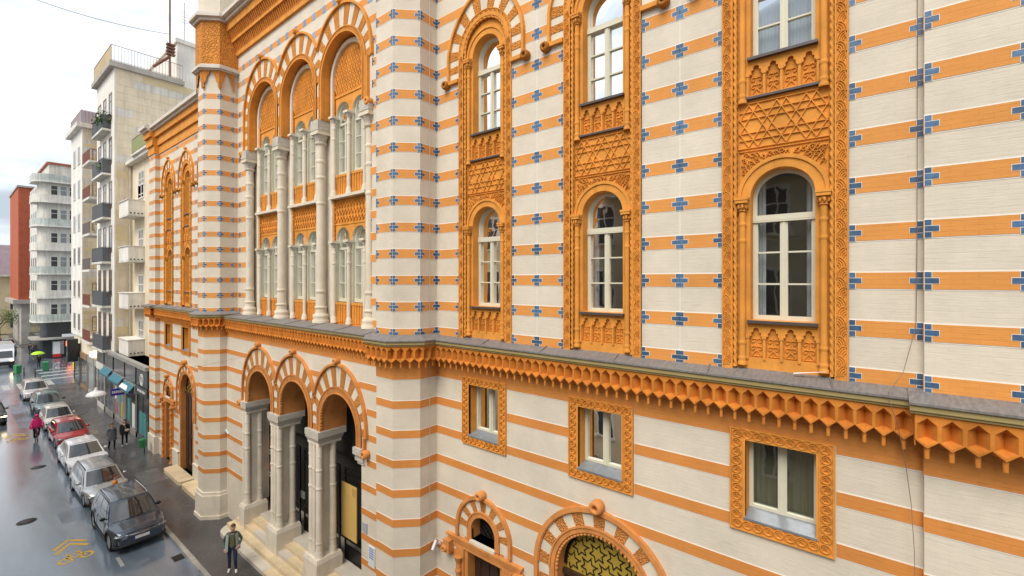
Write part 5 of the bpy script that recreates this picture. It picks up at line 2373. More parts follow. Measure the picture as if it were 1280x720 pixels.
m.wbuild('sign_box', 'shop_dark', B2)

# ------------------------------------------------------------------ rounded corner house over the junction
CB = root('corner_building', 'grey corner house with rounded balconies stacked over a dark shop', 'building', (11, 95, 0))


def corner_plan(d=0.0, y1=103.5, x1=26.0):
    r = 1.0
    cx, cy = 8.15 + r, 91.0 + r
    x0, y0 = cx - r - d, cy - r - d
    pts = [(x1, y0)]
    for i in range(9):
        a = -pi / 2 - pi / 2 * i / 8
        pts.append((cx + (r + d) * cos(a), cy + (r + d) * sin(a)))
    pts += [(x0, y1), (x1, y1)]
    return pts


m = MB()
m.prism(corner_plan(0), 5.0, 24.6)
m.prism(corner_plan(-.9), 24.6, 27.4)
m.wbuild('wall', 'render_pale', CB)
m = MB()
m.prism(corner_plan(-.7), 27.4, 27.7)
m.wbuild('roof', 'roof_tile', CB)
m = MB()
m.prism(corner_plan(.1), 0, 2.7)
m.wbuild('ground_floor', 'shop_dark', CB)
m = MB()
m.prism(corner_plan(-.05), 2.7, 5.0)
m.wbuild('mezzanine', 'window_dark', CB)
m = MB()
m.prism(corner_plan(.9, 95.0), 2.6, 2.85)
m.wbuild('canopy', 'concrete', CB)
for k in range(7):
    z = 5.0 + 3.35 * k if k < 6 else 24.6
    m = MB()
    m.prism(corner_plan(.8, 94.5), z, z + .22)
    b_ = m.wbuild('balcony', 'slab_white', CB)
    pl = corner_plan(.76, 94.5)
    m = MB()
    n = 10
    m.add([(x, y, z + .22) for x, y in pl[:11]] + [(x, y, z + 1.15) for x, y in pl[:11]], [(i, i + 1, 11 + i + 1, 11 + i) for i in range(10)])
    m.wbuild('parapet', 'balcony_glass' if k % 2 == 0 else 'render_pale', b_)
    if k < 6:
        xx = 9.18
        j = 0
        while xx < 15:
            window(CB, 'y', 91.0, xx, xx + .72, z + .55, z + 2.55, 'white_frame', 'window_curtain' if j % 3 == 1 else 'window_dark', 0, 1, sill=False)
            xx += .94
            j += 1
        for yy in (95.2, 97.8, 100.4):
            window(CB, 'x', 8.15, yy, yy + 1.6, z + .55, z + 2.55, 'white_frame', 'window_dark', 1, 0, sill=False)
m = MB()
for q in range(4):
    xx = 9.3 + q * 1.6
    m.box(xx, xx + 1.2, 90.82, 90.92, .4, 2.3)
m.wbuild('shop_window', 'window_curtain', CB)
m = MB()
m.box(9.4, 10.1, 90.72, 90.82, .3, 2.2, 0)
m.wbuild('poster', 'sign_white', CB)
m = MB()
m.box(9.35, 10.2, 90.68, 90.76, .05, .5)
m.wbuild('poster_foot', 'sign_red', CB)
m = MB()
m.box(10.7, 11.5, 90.66, 90.75, 1.5, 2.2)
m.wbuild('lit_sign', 'lit_sign', CB)
m = MB()
m.box(10.2, 11.9, 89.9, 90.0, 2.9, 3.3)
m.wbuild('sign', 'sign_white', CB)

# ------------------------------------------------------------------ brick building and the end of the street
RB = root('brick_building', 'tall blank red brick building on a concrete base down the street', 'building', (8, 120, 0))
m = MB()
m.box(7.55, 20, 113, 129, 7.6, 26.6)
m.wbuild('wall', 'red_brick', RB)
m = MB()
m.box(7.9, 20, 113.3, 128.7, 0, 7.2)
m.box(6.9, 20, 112.6, 129.4, 6.9, 7.6)
m.wbuild('concrete_base', 'concrete', RB)
m = MB()
m.box(7.4, 20, 112.8, 129.2, 26.6, 26.9)
m.wbuild('coping', 'concrete', RB)

YB = root('terminal_building', 'low yellow building with mauve roof closing the end of the street', 'building', (0, 140, 0))
m = MB()
m.box(-30, 16, 138, 150, 0, 11.9)
m.wbuild('wall', 'render_yellow', YB)
m = MB()
m.add([(-30.5, 137.4, 11.9), (16.5, 137.4, 11.9), (16.5, 144, 18.3), (-30.5, 144, 18.3), (16.5, 150, 11.9), (-30.5, 150, 11.9)], [(0, 1, 2, 3), (3, 2, 4, 5), (1, 4, 2), (0, 3, 5)])
m.wbuild('roof', 'roof_mauve', YB)
m = MB()
m.box(-30.5, 16.5, 137.3, 137.9, 11.6, 12.0)
m.wbuild('cornice', 'slab_white', YB)
for k, z in enumerate((1.2, 4.9, 8.4)):
    for q in range(12):
        xx = -14 + q * 2.45
        window(YB, 'y', 138, xx, xx + 1.1, z, z + 1.9, 'white_frame', 'window_dark', 1, 1)

# ------------------------------------------------------------------ the house across the road, seen only in the panes
OP = root('opposite_house', 'olive rendered house with rows of sash windows across the road', 'building', (-8, 15, 0))
m = MB()
m.box(-18, -7.6, -22, 52, -.1, 15.9)
m.wbuild('wall', 'render_olive', OP)
m = MB()
m.box(-18, -7.1, -22, 52, 15.9, 16.2)
m.wbuild('eaves', 'slab_white', OP)
m = MB()
m.add([(-7.1, -22, 16.2), (-7.1, 52, 16.2), (-13, 52, 17.6), (-13, -22, 17.6), (-18, 52, 16.2), (-18, -22, 16.2)], [(0, 1, 2, 3), (3, 2, 4, 5), (0, 3, 5), (1, 4, 2)])
m.wbuild('roof', 'roof_tile', OP)
mw = MB()
mw.box(-.05, .06, -.62, -.5, -.1, 2.1)
mw.box(-.05, .06, .5, .62, -.1, 2.1)
mw.box(-.05, .06, -.62, .62, 2.1, 2.25)
mw.box(-.05, .14, -.7, .7, -.2, -.1)
mw.box(-.05, .03, -.04, .04, -.1, 2.1)
mw.box(-.05, .03, -.5, .5, 1.35, 1.43)
MW = mw.mesh('window', 'white_frame')
mp2 = MB()
mp2.box(-.05, .012, -.5, .5, -.1, 2.1)
MP = mp2.mesh('pane', 'window_dark')
for k in range(4):
    for q in range(24):
        y = -20.4 + 3.05 * q
        if k == 0 and q % 4 == 2:
            continue
        o = wput('window', MW, OP, (-7.6, y, 1.6 + 3.9 * k))
        wput('pane', MP, o, (-7.6, y, 1.6 + 3.9 * k))

# ================================================================== VEHICLES
def paint(name, col, metal=0.3, rough=0.28):
    mat(name, col, rough, 0.05, 3.0, spec=0.5, metal=metal, coat=0.9)


paint('paint_slate', (0.050, 0.068, 0.098), 0.5)
paint('paint_silver', (0.48, 0.485, 0.49), 0.7, 0.32)
paint('paint_white', (0.72, 0.72, 0.74), 0.0)
paint('paint_cream', (0.66, 0.60, 0.52), 0.0)
paint('paint_red', (0.42, 0.012, 0.018), 0.1)
paint('paint_green_grey', (0.17, 0.24, 0.24), 0.6)
paint('paint_pearl', (0.58, 0.53, 0.52), 0.3)
paint('paint_black', (0.018, 0.020, 0.026), 0.3)
mat('car_glass', (0.018, 0.022, 0.024), 0.03, 0.0, spec=0.9, coat=1.0)
mat('tyre', (0.016, 0.016, 0.017), 0.75, 0.1)
mat('alloy', (0.42, 0.43, 0.45), 0.32, 0.05, metal=0.8)
mat('black_plastic', (0.020, 0.020, 0.022), 0.5, 0.05)
mat('chrome', (0.62, 0.63, 0.65), 0.15, 0.0, metal=1.0)
mat('headlamp', (0.20, 0.21, 0.22), 0.08, 0.3, 12, spec=0.9, coat=1.0, metal=0.5)
mat('headlamp_lit', (1.0, 0.75, 0.35), 0.2, 0.0, emit=6.0)
mat('tail_lamp', (0.30, 0.01, 0.01), 0.15, 0.0, coat=1.0)
mat('tail_lamp_lit', (1.0, 0.10, 0.05), 0.2, 0.0, emit=4.0)
mat('indicator', (0.60, 0.22, 0.02), 0.2, 0.0, coat=1.0)
mat('plate_white', (0.75, 0.75, 0.74), 0.4, 0.0)
mat('plate_blue', (0.03, 0.07, 0.40), 0.4, 0.0)
mat('seat_cloth', (0.05, 0.05, 0.055), 0.9, 0.2)


def interp(tab, y):
    for (a, va), (b, vb) in zip(tab, tab[1:]):
        if y <= b:
            t = (y - a) / (b - a) if b > a else 0
            t = max(0, min(1, t))
            t = t * t * (3 - 2 * t) * .5 + t * .5
            return va + (vb - va) * t
    return tab[-1][1]


def ellipsoid(m, c, rx, ry, rz, n=12, k=8, mi=0):
    vs, fs = [], []
    for i in range(k + 1):
        t = -pi / 2 + pi * i / k
        for j in range(n):
            a = 2 * pi * j / n
            vs.append((c[0] + rx * cos(t) * cos(a), c[1] + ry * cos(t) * sin(a), c[2] + rz * sin(t)))
    for i in range(k):
        for j in range(n):
            fs.append((i * n + j, i * n + (j + 1) % n, (i + 1) * n + (j + 1) % n, (i + 1) * n + j))
    m.add(vs, fs, mi, True)


def wheel_meshes(r, w, spokes):
    m = MB()
    prof = [(r * .66, -w / 2 + .02), (r * .93, -w / 2), (r, -w / 2 + .03), (r, w / 2 - .03), (r * .93, w / 2), (r * .66, w / 2 - .02)]
    m.lathe_x(0, 0, 0, prof, 26)
    ty = m.mesh('wheel', 'tyre')
    m = MB()
    m.lathe_x(0, 0, 0, [(r * .68, -w / 2 + .015), (r * .62, -w / 2 + .01), (r * .60, -w / 2 + .05), (r * .60, w / 2 - .05), (r * .62, w / 2 - .01), (r * .68, w / 2 - .015)], 26, 0)
    m.lathe_x(0, 0, 0, [(r * .60, -.02), (r * .60, .02)], 20, 1)
    for s_ in (-1, 1):
        for q in range(spokes):
            a = 2 * pi * q / spokes
            ca, sa = cos(a), sin(a)
            hw = r * .085
            x0, x1 = sorted((s_ * (w / 2 - .045), s_ * (w / 2 - .015)))
            pts = [(r * .08, -hw * 1.2), (r * .64, -hw * .8), (r * .64, hw * .8), (r * .08, hw * 1.2)]
            m.add([(x, p * ca - q_ * sa, p * sa + q_ * ca) for x in (x0, x1) for p, q_ in pts], [(0, 1, 2, 3), (7, 6, 5, 4), (0, 1, 5, 4), (1, 2, 6, 5), (2, 3, 7, 6), (3, 0, 4, 7)], 0)
        m.lathe_x(0, 0, 0, [(r * .16, s_ * (w / 2 - .05)), (r * .15, s_ * (w / 2 - .008))], 12, 0)
    return ty, m.mesh('rim', ['alloy', 'black_plastic'])


def make_car(label, loc, rz, kind, colour, L, W, H, group='cars parked along the kerb', lit=False, plate=True, rails=False, wr=.33, chrome=False, rear_view=False, name='parked_car', cladding=False):
    """a car whose nose points to local -Y"""
    car = root(name, label, 'car', loc, rz, group)
    hl, hw = L / 2, W / 2
    belt = {'suv': .98, 'hatch': .88, 'sedan': .84, 'wagon': .86}[kind] * (H / {'suv': 1.65, 'hatch': 1.45, 'sedan': 1.43, 'wagon': 1.46}[kind])
    hood = {'suv': .93, 'hatch': .80, 'sedan': .78, 'wagon': .80}[kind] * (H / {'suv': 1.65, 'hatch': 1.45, 'sedan': 1.43, 'wagon': 1.46}[kind])
    clear = .24 if kind == 'suv' else .18
    nose = {'suv': 1.02, 'hatch': .82, 'sedan': 1.02, 'wagon': .98}[kind]          # cowl distance from the nose
    yA = -hl + nose * (L / 4.4) + .08
    yB = yA + {'suv': .72, 'hatch': .85, 'sedan': .88, 'wagon': .82}[kind]
    if kind == 'sedan':
        yC, yD = hl - 1.25, hl - .52
        tail = belt + .05
    elif kind == 'wagon':
        yC, yD = hl - .55, hl - .12
        tail = belt + .02
    else:
        yC, yD = hl - (.62 if kind == 'suv' else .72), hl - .16
        tail = belt + .03
    top = [(-hl, hood - .30), (-hl + .05, hood - .13), (-hl + .25, hood - .045), (yA - .1, belt - .02), (yA + .3, belt), (hl - .6, belt + .03), (hl - .12, tail), (hl - .03, tail - .06), (hl, tail - .22)]
    wid = [(-hl, hw * .74), (-hl + .10, hw * .86), (-hl + .35, hw * .955), (-hl + .9, hw), (hl - 1.0, hw), (hl - .35, hw * .955), (hl - .08, hw * .87), (hl, hw * .80)]
    low = [(-hl, clear + .14), (-hl + .14, clear + .02), (-hl + .5, clear), (hl - .5, clear + .02), (hl - .1, clear + .08), (hl, clear + .2)]
    wy = (-hl + .82 * L / 4.4 + .02, hl - .83 * L / 4.4)
    Ra = wr + .055
    m = MB()
    N = int(L / .05)
    ring = 15
    rows = []
    for i in range(N + 1):
        y = -hl + L * i / N
        w, zt, zb = interp(wid, y), interp(top, y), interp(low, y)
        for c in wy:
            d = abs(y - c)
            if d < Ra:
                zb = max(zb, wr + sqrt(Ra * Ra - d * d) * .98)
        hgt = zt - zb
        half = [(w * .90, zb), (w * .975, zb + min(.10, .2 * hgt)), (w * 1.0, zb + .42 * hgt), (w * .99, zb + .66 * hgt), (w * .955, zt - min(.07, .2 * hgt)), (w * .89, zt - .012), (w * .62, zt + .012)]
        pts = [(x, z) for x, z in half] + [(0, zt + .028)] + [(-x, z) for x, z in reversed(half)]
        rows.append([(x, y, z) for x, z in pts])
    vs = [p for r_ in rows for p in r_]
    fs = [(i * ring + j, i * ring + j + 1, (i + 1) * ring + j + 1, (i + 1) * ring + j) for i in range(N) for j in range(ring - 1)]
    m.add(vs, fs, 0, True)
    m.add(rows[0], [tuple(range(ring))], 0)
    m.add(rows[-1], [tuple(range(ring - 1, -1, -1))], 0)
    body = m.build('body', colour, car)
    m = MB()
    m.box(-hw * .84, hw * .84, -hl + .25, hl - .25, clear + .02, clear + .30)
    m.build('underbody', 'black_plastic', car)
    # cabin
    zA, zD = interp(top, yA) + .0, interp(top, yD)
    zr = H
    wb, wt = hw * .90, hw * .70
    F0, F1, R1, R0 = (wb, yA, zA - .01), (wt, yB, zr - .05), (wt * .98, yC, zr - .06), (wb * .95, yD, zD - .02)

    def lerp3(a, b, t):
        return tuple(a[i] + (b[i] - a[i]) * t for i in range(3))

    def side(s_, sx, t, off=0.0):
        p = lerp3(lerp3(F0, R0, s_), lerp3(F1, R1, s_), t)
        bul = .035 * sin(pi * t) + off
        return (sx * (p[0] + bul), p[1], p[2] + .012 * sin(pi * s_) * t)

    def screen(a, b, u, t, bulge, off=0.0):
        """windscreen or rear window between base a and top b (right-hand points); u from -1 to 1"""
        p = lerp3(a, b, t)
        k = (1 - u * u)
        d = -1 if bulge > 0 else 1
        return (p[0] * u, p[1] + d * (abs(bulge) * k + off), p[2] + (.03 * k + off * .6) * (1 if t > .5 else .6))
    m = MB()

    def grid(fn, nu, nv, mi=0, mb=None):
        mb = mb or m
        vs = [fn(i / nu, j / nv) for j in range(nv + 1) for i in range(nu + 1)]
        mb.add(vs, [(j * (nu + 1) + i, j * (nu + 1) + i + 1, (j + 1) * (nu + 1) + i + 1, (j + 1) * (nu + 1) + i) for j in range(nv) for i in range(nu)], mi, True)
    for sx in (1, -1):
        grid(lambda a, b: side(a, sx, b), 10, 6)
    grid(lambda a, b: screen(F0, F1, a * 2 - 1, b, .10), 8, 4)
    grid(lambda a, b: screen(R0, R1, a * 2 - 1, b, -.06), 8, 4)

    def roof(a, b):
        u = a * 2 - 1
        f, r_ = screen(F0, F1, u, 1, .10), screen(R0, R1, u, 1, -.06)
        p = lerp3(f, r_, b)
        sd_ = side(b, 1, 1)
        k = (1 - u ** 4)
        return (sd_[0] * u, p[1], p[2] + .035 * k * sin(pi * min(1, b * 1.1 + .05)) + .012 * k)
    grid(roof, 10, 10)
    cab = m.build('cabin', colour, car)

    def glass(nm, fn, a0, a1, b0, b1, nu=6, nv=3):
        g = MB()
        grid(lambda a, b: fn(a0 + (a1 - a0) * a, b0 + (b1 - b0) * b), nu, nv, 0, g)
        return g.build(nm, 'car_glass', car)
    ws = glass('windscreen', lambda a, b: screen(F0, F1, a * 2 - 1, b, .10, .008), .05, .95, .05, .92, 8, 4)
    glass('rear_window', lambda a, b: screen(R0, R1, a * 2 - 1, b, -.06, .008), .10, .90, .22, .90, 8, 3)
    cuts = ((.13, .47), (.50, .80), (.83, .94)) if kind in ('suv', 'wagon') else ((.15, .52), (.55, .88))
    for sx in (1, -1):
        for a, b in cuts:
            glass('side_window', lambda p, q: side(p, sx, q, .008), a, b, .14, .90, 4, 3)
        m = MB()
        p = side(.10, sx, .10, .0)
        ellipsoid(m, (p[0] + sx * .13, p[1] + .05, p[2] + .07), .10, .055, .075, 10, 6)
        m.tube([(p[0] - sx * .02, p[1] + .05, p[2] + .02), (p[0] + sx * .08, p[1] + .05, p[2] + .04)], .025, 5)
        m.build('mirror', colour if not cladding else 'black_plastic', car)
        m = MB()
        for yy in (yA + .35, (yA + yD) / 2 + .05, yD - .42):
            wv = interp(wid, yy)
            zt = interp(top, yy)
            m.tube([(sx * (wv * .985), yy, clear + .14), (sx * (wv * 1.003), yy, clear + .36), (sx * (wv * .995), yy, zt - .26), (sx * (wv * .962), yy, zt - .06)], .006, 4)
        m.build('door_seam', 'black_plastic', car)
        for yy in ((yA + yD) / 2 - .12, yD - .62):
            m = MB()
            m.box(sx * (interp(wid, yy) * .985) - .02, sx * (interp(wid, yy) * .985) + .02, yy - .09, yy + .09, interp(top, yy) - .20, interp(top, yy) - .165)
            m.build('door_handle', 'chrome' if chrome else colour, car)
        m = MB()
        slim = .055 if kind in ('suv', 'sedan') else (.075 if kind == 'wagon' else .105)
        ellipsoid(m, (sx * hw * .70, -hl + .16, hood - .20), hw * .25, .155, slim, 14, 8)
        hl_ = m.build('headlight', 'headlamp_lit' if lit else 'headlamp', car)
        m = MB()
        ellipsoid(m, (sx * hw * .66, -hl + .065, hood - .20), hw * .07, .05, slim * .75, 10, 6)
        ellipsoid(m, (sx * hw * .80, -hl + .115, hood - .20), hw * .05, .05, slim * .7, 10, 6)
        m.build('reflector', 'chrome' if not lit else 'headlamp_lit', hl_)
        m = MB()
        ellipsoid(m, (sx * hw * .80, hl - .10, tail - .20), .10, .09, .15, 10, 8)
        m.build('tail_light', 'tail_lamp', car)
        if cladding:
            m = MB()
            for c in wy:
                m.ring(0, 0, Ra - .012, Ra + .045, .05, pi - .05, 0, 1, 16)
                k0 = len(m.v) - 4 * 17
                for i_ in range(k0, len(m.v)):
                    x_, y_, z_ = m.v[i_]
                    wv = interp(wid, c + y_)
                    m.v[i_] = (sx * (wv * .955 + x_ * .06), c + y_, wr + z_)
            m.box(min(sx * hw * .93, sx * hw * 1.0), max(sx * hw * .93, sx * hw * 1.0), wy[0] + Ra, wy[1] - Ra, clear - .01, clear + .14)
            m.build('cladding', 'black_plastic', car)
        if rails:
            m = MB()
            m.tube([tuple(Vector(side(s_ / 10, sx, 1)) + Vector((-sx * .03, 0, .075 if 0 < s_ < 10 else .02))) for s_ in range(11)], .018, 6)
            m.build('roof_rail', 'chrome' if chrome else 'black_plastic', car)
    # front: grille, intake, plate
    m = MB()
    m.box(-hw * .46, hw * .46, -hl - .004, -hl + .10, hood - .30, hood - .17)
    m.build('grille', 'black_plastic', car)
    m = MB()
    for sx in (-1, 1):
        m.tube([(sx * hw * .34, -hl + .14, hood - .055), (sx * hw * .42, -hl + .45, hood - .01), (sx * hw * .52, yA - .15, belt + .012)], .012, 5)
    m.build('bonnet_crease', colour, car)
    m = MB()
    bw_ = interp(wid, -hl + .02)
    pts_ = [(-interp(wid, -hl + .32) * .985, -hl + .32, clear + .07), (-interp(wid, -hl + .12) * .99, -hl + .11, clear + .08), (-bw_ * .9, -hl + .005, clear + .10), (bw_ * .9, -hl + .005, clear + .10), (interp(wid, -hl + .12) * .99, -hl + .11, clear + .08), (interp(wid, -hl + .32) * .985, -hl + .32, clear + .07)]
    m.tube(pts_, .05, 6)
    m.build('bumper_lip', 'black_plastic', car)
    m = MB()
    cu = [(-hw * .80, -hl + .30, hood - .045), (-hw * .78, -hl + .17, hood - .10), (-hw * .45, -hl + .035, hood - .135), (0, -hl + .02, hood - .13), (hw * .45, -hl + .035, hood - .135), (hw * .78, -hl + .17, hood - .10), (hw * .80, -hl + .30, hood - .045)]
    m.tube(cu, .007, 4)
    m.build('bonnet_seam', 'black_plastic', car)
    if chrome:
        m = MB()
        m.tube([(-hw * .86, -hl + .20, hood - .16), (-hw * .5, -hl + .01, hood - .20), (0, -hl - .02, hood - .23), (hw * .5, -hl + .01, hood - .20), (hw * .86, -hl + .20, hood - .16)], .018, 6)
        m.build('chrome_strip', 'chrome', car)
        m = MB()
        for k_ in range(3):
            for sx in (-1, 1):
                m.box(min(sx * hw * .55, sx * hw * .82), max(sx * hw * .55, sx * hw * .82), -hl + .03, -hl + .1, clear + .20 + k_ * .045, clear + .222 + k_ * .045)
        m.build('fog_lamp_grille', 'chrome', car)
        m = MB()
        m.box(-hw * .50, hw * .50, -hl - .016, -hl + .05, hood - .19, hood - .165)
        m.box(-hw * .44, hw * .44, -hl - .014, -hl + .05, hood - .27, hood - .255)
        m.build('grille_bar', 'chrome', car)
    m = MB()
    m.box(-hw * .62, hw * .62, -hl + .004, -hl + .12, clear + .10, clear + .24)
    for sx in (-1, 1):
        a, b = sorted((sx * hw * .70, sx * hw * .86))
        m.box(a, b, -hl + .055, -hl + .2, clear + .16, clear + .30)
    m.build('air_intake', 'black_plastic', car)
    if plate:
        m = MB()
        m.box(-.26, .26, -hl - .022, -hl + .02, clear + .25, clear + .36, 0)
        m.box(-.26, -.215, -hl - .024, -hl, clear + .25, clear + .36, 1)
        m.build('number_plate', ['plate_white', 'plate_blue'], car)
    # seats and wipers give the glass something to show
    m = MB()
    for s_ in (-.25, .22):
        a, b = screen(F0, F1, s_ - .1, .04, .10, .014), screen(F0, F1, s_ + .45, .10, .10, .014)
        m.tube([a, b], .010, 4)
    m.build('wiper', 'black_plastic', car)
    ty, rm = wheel_meshes(wr, .20, 5 if kind != 'suv' else 6)
    for c in wy:
        for sx in (-1, 1):
            o = put('wheel', ty, car, (sx * (hw - .125), c, wr))
            put('rim', rm, o)
    return car


RZc = RZ
make_car('slate blue suv with chrome grille parked at the head of the row', (5.02, 26.0, RZc), radians(1.0), 'suv', 'paint_slate', 4.45, 1.85, 1.63, rails=True, wr=.36, chrome=True, cladding=True)
make_car('silver estate car with roof bars behind the slate blue suv', (4.98, 31.75, RZc), radians(1.5), 'wagon', 'paint_silver', 4.5, 1.74, 1.45, rails=True, wr=.31)
make_car('white saloon car between the silver estate and the red hatchback', (5.12, 37.45, RZc), radians(0.5), 'sedan', 'paint_white', 4.65, 1.83, 1.43, wr=.34)
make_car('small red hatchback with large headlamps', (5.25, 43.55, RZc), radians(1.0), 'hatch', 'paint_red', 4.0, 1.70, 1.50, wr=.30)
make_car('cream hatchback parked behind the red hatchback', (5.25, 48.85, RZc), radians(0), 'hatch', 'paint_cream', 3.9, 1.68, 1.50, wr=.30)
make_car('grey green suv parked behind the cream hatchback', (5.3, 54.6, RZc), radians(0.5), 'suv', 'paint_green_grey', 4.5, 1.78, 1.66, wr=.35, cladding=True)
make_car('pearl white suv last in the row before the crossing', (5.2, 62.3, RZc), radians(0), 'suv', 'paint_pearl', 4.4, 1.78, 1.60, wr=.34)
make_car('black car with a lit headlamp driving beside the parked row', (2.02, 53.9, RZc), radians(0), 'suv', 'paint_black', 4.4, 1.80, 1.60, None, lit=True, wr=.34, name='car', plate=False)
make_car('dark car turning at the far side of the junction', (5.6, 101.0, RZc), radians(0), 'sedan', 'paint_black', 4.5, 1.8, 1.5, None, wr=.32, name='car')
make_car('white car waiting beyond the junction', (4.2, 126.0, RZc), radians(20), 'hatch', 'paint_white', 4.2, 1.75, 1.55, None, wr=.32, name='car')
make_car('silver car crossing towards the yellow building', (2.9, 121.0, RZc), radians(-60), 'sedan', 'paint_silver', 4.5, 1.75, 1.5, None, wr=.32, name='car')

make_car('dark blue car queueing behind the white van', (3.6, 97.5, RZc), radians(0), 'hatch', 'paint_slate', 4.1, 1.75, 1.5, None, wr=.32, name='car')
make_car('pale silver car beside the concrete base of the brick building', (6.2, 110.0, RZc), radians(0), 'wagon', 'paint_silver', 4.5, 1.75, 1.5, None, wr=.32, name='car')
make_car('red car further down the street before the yellow building', (5.0, 116.5, RZc), radians(0), 'hatch', 'paint_red', 4.1, 1.75, 1.5, None, wr=.32, name='car')

# white delivery van with a red diamond on its front, driving this way
van = root('delivery_van', 'white box van with red diamond emblem and lit lamps near the junction', 'van', (4.35, 88.0, RZ))
m = MB()
prof = [(-3.0, .45), (-3.05, .95), (-2.95, 1.25), (-2.35, 2.15), (-2.2, 2.35), (-2.1, 2.95), (2.6, 2.95), (2.7, .45)]
n = len(prof)
m.add([(sx * 1.02 * (.93 if y < -2.5 else 1), y, z) for sx in (-1, 1) for y, z in prof], [tuple(range(n)), tuple(range(2 * n - 1, n - 1, -1))] + [(i, (i + 1) % n, n + (i + 1) % n, n + i) for i in range(n)])
m.build('body', 'paint_white', van)
m = MB()
m.add([(-.86, -2.935, 1.33), (.86, -2.935, 1.33), (.84, -2.40, 2.12), (-.84, -2.40, 2.12)], [(0, 1, 2, 3)])
m.build('windscreen', 'car_glass', van)
m = MB()
m.add([(0, -2.17, 2.38), (.55, -2.135, 2.65), (0, -2.10, 2.92), (-.55, -2.135, 2.65)], [(0, 1, 2, 3)])
m.build('emblem', 'sign_red', van)
m = MB()
m.box(-1.0, 1.0, -3.1, -2.9, .42, .85)
m.build('bumper', 'black_plastic', van)
for sx in (-1, 1):
    m = MB()
    ellipsoid(m, (sx * .75, -3.03, 1.0), .15, .06, .10)
    m.build('headlight', 'headlamp_lit' if sx > 0 else 'headlamp', van)
    m = MB()
    ellipsoid(m, (sx * 1.12, -2.55, 1.6), .06, .05, .16)
    m.build('mirror', 'black_plastic', van)
tyv, rmv = wheel_meshes(.36, .22, 5)
for y in (-2.1, 1.7):
    for sx in (-1, 1):
        o = put('wheel', tyv, van, (sx * .9, y, .36))
        put('rim', rmv, o)

# ================================================================== PEOPLE
mat('skin', (0.52, 0.29, 0.20), 0.55, 0.06)
mat('hair_dark', (0.030, 0.018, 0.012), 0.6, 0.2)
mat('hair_brown', (0.10, 0.045, 0.022), 0.6, 0.2)
mat('denim', (0.022, 0.032, 0.075), 0.85, 0.2, 8)
mat('olive_cotton', (0.16, 0.16, 0.075), 0.85, 0.12, 8)
mat('jacket_pale', (0.36, 0.40, 0.38), 0.8, 0.15, 8)
mat('jacket_green', (0.10, 0.125, 0.095), 0.8, 0.15, 8)
mat('black_cloth', (0.014, 0.014, 0.017), 0.85, 0.2, 8)
mat('grey_cloth', (0.12, 0.125, 0.14), 0.85, 0.2, 8)
mat('orange_cloth', (0.68, 0.22, 0.01), 0.7, 0.15, 8)
mat('pink_cape', (0.72, 0.025, 0.19), 0.45, 0.12, 6)
mat('shoe_white', (0.66, 0.66, 0.64), 0.6, 0.1)
mat('shoe_dark', (0.02, 0.018, 0.016), 0.6, 0.1)
mat('bag_tan', (0.45, 0.33, 0.24), 0.6, 0.1)
mat('eye_dark', (0.01, 0.01, 0.01), 0.3, 0.0)
mat('lips', (0.35, 0.12, 0.10), 0.5, 0.0)


def skin_mesh(verts, edges, name):
    """grow a surface over a skeleton; verts = [(co, radius)], root first"""
    me = bpy.data.meshes.new(name)
    me.from_pydata([v[0] for v in verts], edges, [])
    o = bpy.data.objects.new(name, me)
    COL.objects.link(o)
    md = o.modifiers.new('skin', 'SKIN')
    md.use_smooth_shade = True
    md.branch_smoothing = .35
    for i, v in enumerate(verts):
        r = v[1]
        sv = me.skin_vertices[0].data[i]
        sv.radius = (r, r) if not isinstance(r, tuple) else r
        sv.use_root = (i == 0)
    ss = o.modifiers.new('sub', 'SUBSURF')
    ss.levels = ss.render_levels = 2
    dg = bpy.context.evaluated_depsgraph_get()
    out = bpy.data.meshes.new_from_object(o.evaluated_get(dg))
    bpy.data.objects.remove(o)
    bpy.data.meshes.remove(me)
    return out


def seg_dist(p, a, b):
    ab = b - a
    t = max(0, min(1, (p - a).dot(ab) / max(1e-9, ab.length_squared)))
    return (p - (a + ab * t)).length


